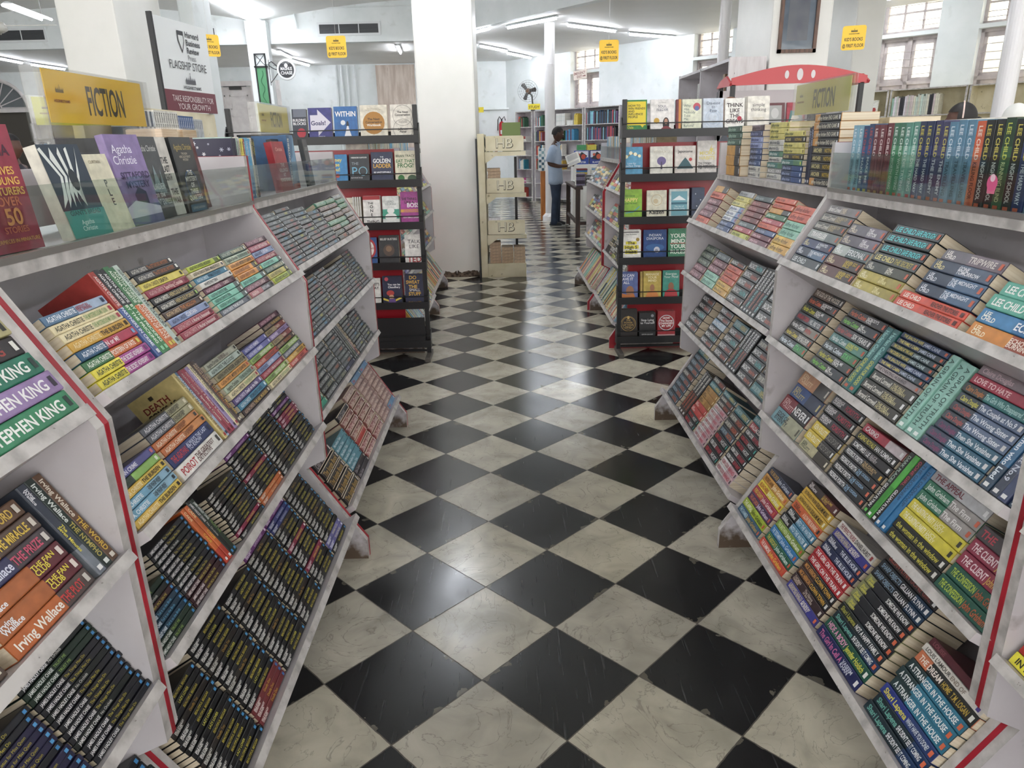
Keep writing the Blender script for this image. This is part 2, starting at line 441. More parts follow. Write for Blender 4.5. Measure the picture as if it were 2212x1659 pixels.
for k, (a, b_) in enumerate(wins):
    t = link('window_%d' % (k + 1), None, None, WM @ T(a, 0.16, 0)); tag(t, kind='structure')
    W_ = b_ - a
    f = MB()
    def fr(x0, x1, z0, z1, d=0.07): f.box(x0, x1, 0, d, z0, z1, FR)
    for (z0, z1) in ((1.15, 2.98), (3.04, 3.64)):
        fr(0, 0.05, z0, z1); fr(W_ - 0.05, W_, z0, z1); fr(0, W_, z1 - 0.05, z1); fr(0, W_, z0, z0 + 0.05)
    fr(W_ / 2 - 0.035, W_ / 2 + 0.035, 1.15, 2.98); fr(0, W_, 2.24, 2.30)
    for x0 in (0.05, W_ / 2 + 0.035):       # casement stiles
        x1 = x0 + W_ / 2 - 0.085
        for (z0, z1) in ((1.2, 2.24), (2.30, 2.93)):
            f.box(x0, x0 + 0.05, 0.02, 0.05, z0, z1, FR); f.box(x1 - 0.05, x1, 0.02, 0.05, z0, z1, FR)
            f.box(x0, x1, 0.02, 0.05, z0, z0 + 0.05, FR); f.box(x0, x1, 0.02, 0.05, z1 - 0.07, z1, FR)
    for q in (1, 2): f.box(W_ * q / 3 - 0.015, W_ * q / 3 + 0.015, 0.02, 0.05, 3.09, 3.6, FR)
    f.box(0.05, W_ - 0.05, 0.02, 0.05, 3.34, 3.37, FR)
    obj('window_frame', f, t)
    g = MB()
    for z in (1.4, 1.6, 1.8, 2.0, 2.4, 2.52, 2.64, 2.76, 3.14, 3.22, 3.46):
        g.tube([(0.04, -0.02, z), (W_ - 0.04, -0.02, z)], 0.006, FR, 6)
    obj('window_bar', g, t)
    g = MB(); g.box(0.02, W_ - 0.02, 0.034, 0.038, 1.17, 2.96, WGLASS); g.box(0.02, W_ - 0.02, 0.034, 0.038, 3.06, 3.62, WGLASS)
    obj('window_glass', g, t)
    g = MB(); g.box(-0.03, W_ + 0.03, -0.2, 0, 1.12, 1.15, FR); obj('window_sill', g, t)
# facade seen dimly beyond the panes
mb = MB()
OUT = noise_mat('sunlit_yellow_wall', '#f2ecd4', '#f8f5ea', 3, 0.9)
mb.box(-6, 26, 5.0, 5.3, 0, 7.5, OUT)
struct('wall_outside', mb, WM)

# low ceiling under the gallery, fascia beams, vaulted hall ceiling
c0 = (-1.72, 16.0); c1 = (8.9, 2.63)
mb = MB()
mb.prism([(-17, 16.0), c0, (8.9, 2.63), (9.6, -6), (15, -6), (15, 4), (0.2, 20.4), (-17, 20.4)], 2, ZC, ZC + 0.12, CEIL)
struct('ceiling_low', mb)
mb = MB(); mb.box(-17, c0[0], 15.9, 16.06, ZC - 0.02, 4.6, WALL); struct('trim_1', mb, label='white fascia beam with air vents across the hall')
dx, dy = c1[0] - c0[0], c1[1] - c0[1]; ll = math.hypot(dx, dy)
BM = Matrix(((dx / ll, -dy / ll, 0, c0[0]), (dy / ll, dx / ll, 0, c0[1]), (0, 0, 1, 0), (0, 0, 0, 1)))
mb = MB(); mb.box(-0.05, ll + 6, -0.02, 0.14, ZC - 0.02, 4.6, WALL); struct('trim_2', mb, BM, 'white slanting fascia beam above the right aisle')
mb = MB()
vs = []; fs = []; nx = 90
for i in range(nx + 1):
    x = -17 + 27 * i / nx
    ph = (x + 4.9) / 7.0
    z = 3.85 + 0.36 * abs(sin(pi * ph)) ** 0.85
    vs += [(x, -6, z), (x, 16.0, z)]
for i in range(nx):
    fs.append((2 * i, 2 * i + 1, 2 * i + 3, 2 * i + 2))
mb.add(vs, fs, CEIL)
struct('ceiling_vault', mb, smooth=True)

# pillars
def pillar(n, x0, x1, y0, y1, zt=4.3, label=None, m=PILLAR):
    mb = MB(); mb.bbox(x0, x1, y0, y1, 0, zt, m, bev=0.02)
    return struct(n, mb, label=label)
pillar('column_1', -0.92, -0.30, 8.16, 9.25)
pillar('column_2', -4.58, -3.98, 8.2, 9.3)
pillar('column_3', 2.88, 3.52, 8.35, 9.6)
pillar('column_4', 5.2, 5.62, 11.5, 12.4, 4.3)
pillar('column_5', -5.10, -4.68, 15.68, 15.9, 3.86, m=WALL)
pillar('column_6', -3.9, -3.72, 9.6, 10.2, 4.2, m=WALL)
for k, (x, y, r, zt) in enumerate(((0.87, 14.2, 0.094, ZC), (2.85, 10.0, 0.07, 3.9), (4.62, 7.0, 0.085, 3.9))):
    mb = MB(); mb.lathe([(r * 1.6, 0), (r * 1.6, 0.08), (r, 0.14), (r, 1.2), (r * 1.03, 1.21), (r * 1.03, 1.25), (r, 1.26), (r, 2.75), (r * 1.03, 2.76), (r * 1.03, 2.8), (r, 2.81), (r, zt)], mat('#dcdadb', 0.25, 'gloss_paint'), 24, c=(x, y))
    struct('column_%d' % (k + 7), mb, smooth=False)

random.seed(3)
pts = [(-.925, 0)]
x = -.925
while x < -.30: pts.append((x, .03 + .05 * random.random())); x += random.uniform(.006, .03)
pts += [(-.298, .05), (-.298, 0)]
mb = MB(); mb.prism(pts, 1, 8.15, 8.158, noise_mat('broken_plaster', '#3a3029', '#7a6a5c', 30, .9)); struct('trim_7', mb, label='crumbled dark plaster edge at the foot of the column')
mb = MB(); mb.prism([(8.16, 0), (8.16, .25), (8.17, .08), (8.3, .05), (8.6, .03), (9.2, .02), (9.2, 0)], 0, -.299, -.296, noise_mat('broken_plaster_side', '#3a3029', '#6a5a4c', 30, .9)); struct('trim_8', mb)
# panelled door, boards and pipes on the back wall
DP = noise_mat('door_paint', '#d6d0cf', '#e2dddb', 5, 0.45)
t = link('door_1', None, None, T(-8.0, 20.25, 0)); tag(t, kind='structure')
mb = MB(); mb.box(0, 2.15, -0.10, 0, 3.02, 3.14, DP); mb.box(0, 0.09, -0.08, 0, 0, 3.02, DP); mb.box(2.06, 2.15, -0.08, 0, 0, 3.02, DP); mb.box(1.40, 1.5, -0.09, 0, 0, 3.02, DP)
obj('door_frame', mb, t)
for (x0, x1) in ((0.1, 1.39), (1.51, 2.05)):
    mb = MB(); mb.box(x0, x1, -0.04, 0, 0, 3.0, DP)
    cols = [(x0 + 0.1, (x0 + x1) / 2 - 0.06), ((x0 + x1) / 2 + 0.06, x1 - 0.1)] if x1 - x0 > 1 else [(x0 + 0.09, x1 - 0.09)]
    for (u0, u1) in cols:
        for (z0, z1) in ((2.45, 2.8), (1.3, 2.3), (0.3, 1.1)):
            for (p0, p1, q0, q1) in ((u0, u1, z0, z0 + 0.03), (u0, u1, z1 - 0.03, z1), (u0, u0 + 0.03, z0, z1), (u1 - 0.03, u1, z0, z1)):
                mb.box(p0, p1, -0.055, -0.04, q0, q1, DP)
            mb.box(u0 + 0.05, u1 - 0.05, -0.05, -0.04, z0 + 0.05, z1 - 0.05, DP)
    obj('door_leaf', mb, t)
mb = MB(); mb.box(0.85, 1.15, -0.14, -0.05, 2.93, 3.0, mat('#3a3838', 0.5)); mb.box(0.7, 1.3, -0.12, -0.10, 3.0, 3.015, mat('#3a3838', 0.5)); obj('door_closer', mb, t)
# arched fanlight doorway on the far left
t = link('door_2', None, None, T(-13.35, 20.25, 0)); tag(t, kind='structure')
mb = MB()
mb.box(-1.0, -0.86, -0.1, 0, 0, 2.56, DP); mb.box(0.86, 1.0, -0.1, 0, 0, 2.56, DP); mb.box(-1.0, 1.0, -0.12, 0, 2.5, 2.6, DP)
for k in range(9):
    a = pi * k / 8
    mb.tube([(0.1 * cos(a), -0.03, 2.62 + 0.1 * sin(a)), (0.78 * cos(a), -0.03, 2.62 + 0.68 * sin(a))], 0.014, DP, 6)
mb.tube([(0.82 * cos(pi * k / 16), -0.03, 2.6 + 0.71 * sin(pi * k / 16)) for k in range(17)], 0.045, DP, 8)
mb.tube([(0.12 * cos(pi * k / 8), -0.03, 2.61 + 0.12 * sin(pi * k / 8)) for k in range(9)], 0.02, DP, 6)
obj('door_frame', mb, t)
mb = MB(); mb.prism([(0.8 * cos(pi * k / 16), 2.6 + 0.69 * sin(pi * k / 16)) for k in range(17)], 1, -0.012, -0.006, mat('#6f7476', 0.15, 'dusty_pane')); obj('fanlight_glass', mb, t)
mb = MB(); mb.box(-0.86, 0.86, -0.02, -0.005, 0, 2.5, mat('#4f4a44', 0.6, 'doorway_shade')); obj('door_leaf', mb, t)  # dark sheet painted in place of the unlit opening
# tall boarded panel and vertical pipes
mb = MB(); mb.box(-3.3, -2.3, 20.15, 20.25, 0.9, 3.44, noise_mat('stained_plywood', '#c4b3a6', '#dccfc4', 3, 0.7, c3='#8a6d58', s3=6, lo3=0.62, hi3=0.8, stretch=(4, 4, 0.5)))
struct('trim_3', mb, label='stained pale plywood panel on the back wall')
mb = MB()
for x in (-4.35, -4.2, -4.05, -3.85): mb.tube([(x, 20.2, 0), (x, 20.2, 3.46)], 0.025, WALL, 8)
struct('trim_4', mb, label='white vertical pipes on the back wall')
mb = MB(); mb.tube([(-5.6, 15.86, 4.6), (-5.0, 15.86, 4.16), (-4.55, 15.86, 4.09), (-4.1, 15.86, 4.08), (-1.7, 15.86, 4.1)], 0.012, WALL, 6); mb.tube([(-4.15, 15.86, 4.08), (-4.1, 15.86, 3.72)], 0.014, WALL, 6)
struct('trim_5', mb, label='thin conduit running along the fascia beam')
mb = MB(); mb.box(-1.1, 0.2, 20.18, 20.25, 2.30, 2.34, WALL); struct('trim_6', mb)

# air vents
def vent(x0, x1, z0, z1, label):
    t = thing('air_vent', label, 'vent', T(x0, 15.9, z0), 'air vents in the fascia beam')
    Wv, Hv = x1 - x0, z1 - z0
    mb = MB(); FRm = mat('#dfe2e4', 0.4)
    mb.box(-0.04, Wv + 0.04, -0.02, 0, -0.04, 0, FRm); mb.box(-0.04, Wv + 0.04, -0.02, 0, Hv, Hv + 0.04, FRm); mb.box(-0.04, 0, -0.02, 0, 0, Hv, FRm); mb.box(Wv, Wv + 0.04, -0.02, 0, 0, Hv, FRm)
    for q in (1, 2): mb.box(Wv * q / 3 - 0.008, Wv * q / 3 + 0.008, -0.015, -0.004, 0, Hv, FRm)
    obj('frame', mb, t)
    mb = MB(); mb.box(0, Wv, -0.006, -0.003, 0, Hv, mat('#34363a', 0.5)); obj('backing', mb, t)
    mb = MB(); n = 8
    for i in range(n):
        z = Hv * (i + 0.5) / n
        mb.box(0, Wv, -0.014, -0.007, z - 0.004, z + 0.004, mat('#5a5c60', 0.35, 'slats'))
    obj('slats', mb, t)
vent(-3.67, -2.48, 3.62, 3.79, 'slim dark air vent between the thin pillar and the white column')
vent(-6.25, -5.78, 3.63, 3.77, 'dark air vent beside the hanging white sign board')
vent(-10.6, -9.2, 3.63, 3.81, 'dark air vent at the far left below the ceiling fan')

# lamps
TUBE = mat('#f4f8ff', 0.4, 'emit')
def lamp(name, a, b_, z, label, wid=0.08, tubes=1, grp=None, hang=0.06):
    z -= 0.003
    a = Vector((*a, z)); b_ = Vector((*b_, z)); d = b_ - a; L = d.length; ang = math.atan2(d.y, d.x)
    t = thing(name, label, 'lamp', Matrix.Translation(a) @ Matrix.Rotation(ang, 4, 'Z'), grp)
    mb = MB(); hw = wid / 2
    mb.prism([(-hw * 0.3, 0), (hw * 0.3, 0), (hw, -hang * 0.42), (hw, -hang * 0.5), (-hw, -hang * 0.5), (-hw, -hang * 0.42)], 0, 0, L, mat('#e4e8ec', 0.35, 'enamel'))
    obj('reflector', mb, t)
    ys = [0] if tubes == 1 else [-hw * 1.15, hw * 1.15]
    for y in ys:
        mb = MB(); mb.tube([(0.03, y, -hang * 0.5 - 0.02), (L - 0.03, y, -hang * 0.5 - 0.02)], 0.018, TUBE, 10); obj('tube', mb, t)
    if tubes == 2:
        for u_ in (0.2, L - 0.2):
            q_ = a + d.normalized() * u_; zc = 3.85 + 0.36 * abs(sin(pi * (q_.x + 4.9) / 7.0)) ** 0.85
            if zc > z + 0.02:
                mb = MB(); mb.tube([(u_, 0, 0), (u_, 0, zc - z)], 0.006, CHROME, 6); obj('hanger', mb, t)
G1 = 'ceiling lights under the gallery'
lamp('tube_light', (0.1, 14.3), (0.95, 13.33), ZC, 'tube light slanting beside the white beam, left of round column top', grp=G1)
lamp('tube_light', (1.18, 14.13), (2.2, 15.05), ZC, 'tube light just right of the thin round column', grp=G1)
lamp('tube_light', (2.51, 15.45), (3.59, 16.13), ZC, 'tube light nearest the right window wall', grp=G1)
lamp('tube_light', (-0.47, 16.73), (0.12, 17.78), ZC, 'short tube light behind and right of the big white column', grp=G1)
lamp('tube_light', (0.12, 18.12), (0.72, 19.26), ZC, 'tube light farthest back before the round column', grp=G1)
lamp('tube_light', (-0.95, 15.4), (-0.2, 14.3), ZC, 'tube light cut by the right edge of the big white column', grp=G1)
lamp('tube_light', (-4.84, 16.9), (-4.9, 18.1), ZC, 'tube light just right of the thin pillar', grp=G1)
lamp('tube_light', (-5.05, 18.6), (-4.92, 19.8), ZC, 'tube light above the round black sign', grp=G1)
lamp('tube_light', (-2.2, 16.5), (-2.3, 17.7), ZC, 'tube light at the left edge of the big white column', grp=G1)
lamp('tube_light', (-10.9, 16.6), (-11.0, 17.9), ZC, 'tube light at the far left under the beam', grp=G1)
lamp('tube_light', (-11.0, 18.2), (-10.9, 19.4), ZC, 'tube light above the left yellow sign holder', grp=G1)
for (x, y) in ((5.2, 13.0), (7.0, 10.2), (8.6, 7.0)):
    lamp('tube_light', (x, y), (x + 0.85, y - 0.85), ZC, 'tube light above the right window aisle', grp='ceiling lights over the window aisle')
G2 = 'twin tube lights of the hall'
lamp('twin_tube_light', (-4.78, 14.35), (-4.78, 15.6), 3.86, 'far twin tube light on the vault left of centre', 0.14, 2, G2)
lamp('twin_tube_light', (-4.78, 13.0), (-4.78, 14.25), 3.88, 'near twin tube light on the vault left of centre', 0.14, 2, G2)
lamp('twin_tube_light', (-7.75, 12.55), (-7.97, 13.95), 3.73, 'twin tube light above the ceiling fan at the left edge', 0.14, 2, G2)
for (x, y) in ((-0.66, 7.35), (-3.0, 1.2), (3.2, 5.2), (-3.0, 5.0), (3.2, 1.2), (-2.4, -2.2), (2.4, -2.2), (6.0, 3.0), (-6.0, 8.4), (-3.0, 11.3), (-7, 2.0), (3.0, 9.0)):  # first read from the floor sheen, the rest added out of view for light
    lamp('twin_tube_light', (x, y - 0.62), (x, y + 0.62), 3.84, 'unseen twin tube light on the hall ceiling', 0.14, 2, 'twin tube lights above the aisle')

# ceiling fan, far left
t = thing('ceiling_fan', 'white ceiling fan hanging at the upper left edge', 'fan', T(-6.72, 10.5, 3.07))
mb = MB(); mb.lathe([(0.02, 0.05), (0.12, 0.04), (0.15, 0.0), (0.15, -0.05), (0.1, -0.08), (0.02, -0.09)], mat('#d8d6cf', 0.4), 24); obj('motor', mb, t, smooth=True)
mb = MB(); mb.tube([(0, 0, 0.04), (0, 0, 1.08)], 0.015, mat('#d8d6cf', 0.4), 8); mb.lathe([(0.02, 0.95), (0.07, 1.05), (0.07, 1.09)], mat('#d8d6cf', 0.4)); mb.lathe([(0.03, 0.04), (0.06, 0.06), (0.05, 0.16), (0.02, 0.18)], mat('#d8d6cf', 0.4)); obj('rod', mb, t)
for k in range(3):
    a = 2 * pi * k / 3 + 0.05
    mb = MB(); M_ = Matrix.Rotation(a, 4, 'Z') @ RX(8)
    mb.box(0.13, 0.26, -0.02, 0.02, -0.005, 0.005, mat('#c9c7c0', 0.4), M_); mb.prism([(0.24, -0.06), (0.75, -0.075), (0.79, -0.05), (0.79, 0.05), (0.75, 0.075), (0.24, 0.06)], 2, -0.004, 0.004, mat('#cfccc4', 0.4), M_)
    obj('blade', mb, t)
# ================================================================== BOOK RACKS
TIER = {1: (0.14, 1.285, 90), 2: (0.015, 1.075, 58), 3: (0.0, 0.815, 58), 4: (0.0, 0.545, 58), 5: (-0.08, 0.185, 56)}
def tierM(t):
    y, z, a = TIER[t]
    return T(0, y, z) @ RX(a - 90)
PROF = [(0, 0.405), (0, 1.035), (0.14, 1.275), (0.14, 1.43), (0.58, 1.43), (0.58, 1.275), (0.72, 1.035), (0.72, 0.405), (0.65, 0.37), (0.785, 0.157), (0.84, 0.075), (0.84, 0), (-0.12, 0), (-0.12, 0.075), (-0.065, 0.157), (0.07, 0.37)]
def shrink(d):   # red strip outline, a little proud of the panels
    o = []
    n = len(PROF)
    for i in range(n):
        p = Vector(PROF[i]); a = (p - Vector(PROF[i - 1])).normalized(); b = (Vector(PROF[(i + 1) % n]) - p).normalized()
        na = Vector((a.y, -a.x)); nb = Vector((b.y, -b.x)); m_ = (na + nb)
        m_ = m_.normalized() / max(0.5, m_.normalized().dot(na))
        o.append(tuple(p - m_ * d))
    return o
RACKS = {}
def rack(key, side, xk, y0, y1, label, guard=True, red0=False, red1=True, endred=False):
    Wd = y1 - y0
    if side < 0: M = T(xk, y0, 0) @ RZ(90)
    else: M = T(xk, y1, 0) @ RZ(-90)
    t = thing('book_rack', label, 'book rack', M)
    for a in (0.0, Wd - 0.034):
        mb = MB(); mb.prism(PROF, 0, a, a + 0.022, LAMSIDE, side=LAMEDGE); obj('side_panel', mb, t)
    nm = shrink(0.0012)
    s = MB(); s.prism(nm, 0, Wd - 0.0118, Wd - 0.0002, RED); obj('red_strip', s, t)
    mb = MB(); mb.box(0.022, Wd - 0.035, 0.30, 0.312, 0.03, 1.275, LAM); mb.box(0.022, Wd - 0.035, 0.35, 0.362, 1.3, 1.42, LAM); obj('back_panel', mb, t)
    for k in (2, 3, 4, 5):
        mb = MB(); mb.box(0.022, Wd - 0.035, -0.012, 0.29 if k < 5 else 0.27, -0.022, -0.0005, LAM, front=LAMEDGE)
        obj('shelf_board', mb, t, tierM(k))
    mb = MB(); mb.box(0.022, Wd - 0.035, 0.132, 0.588, 1.262, 1.2845, LAM, front=LAMEDGE); obj('shelf_board', mb, t)
    if guard:
        g = MB(); g.box(0.026, Wd - 0.03, 0.134, 0.138, 1.287, 1.40, GLASS); go = obj('glass_guard', g, t)
        g = MB(); g.box(0.024, Wd - 0.029, 0.130, 0.142, 1.2846, 1.296, CHROME); obj('guard_channel', g, t)
    RACKS[key] = (M, t, Wd)
    return t
rack('L0', -1, -0.655, -0.19, 1.08, 'nearest grey rack on the left, cut by the photo edge')
rack('L1', -1, -0.66, 1.08, 2.33, 'middle left grey book rack with glass guard and red edge strips')
rack('L2', -1, -0.685, 2.33, 3.62, 'far left grey book rack ending beside the black metal stand')
rack('R0', 1, 0.885, -0.19, 1.08, 'nearest grey rack at the lower right corner', guard=True)
rack('R1', 1, 0.885, 1.08, 2.33, 'middle right grey book rack with upright books behind glass')
rack('R2', 1, 0.905, 2.33, 3.62, 'far right grey book rack with stacked books on its open top', guard=False)
rack('L3', -1, -0.74, 5.04, 6.31, 'grey rack behind the left black stand, in front of the column')
rack('L4', -1, -0.76, 6.31, 7.57, 'hindmost grey rack on the left against the white column')
rack('R3', 1, 0.86, 5.04, 6.31, 'grey rack right behind the right black metal stand')
rack('R4', 1, 0.84, 6.31, 7.57, 'hindmost grey rack on the right near the white cloth table')

# ------------------------------------------------------------------ books
BOOKS = []
def book(M, L, Th, D, style, label, group, name='paperback', cat='book', cover=None, hard=False):
    BOOKS.append(dict(M=M, L=L, T=Th, D=D, s=style, label=label, group=group, name=name, cat=cat, cover=cover, hard=hard))

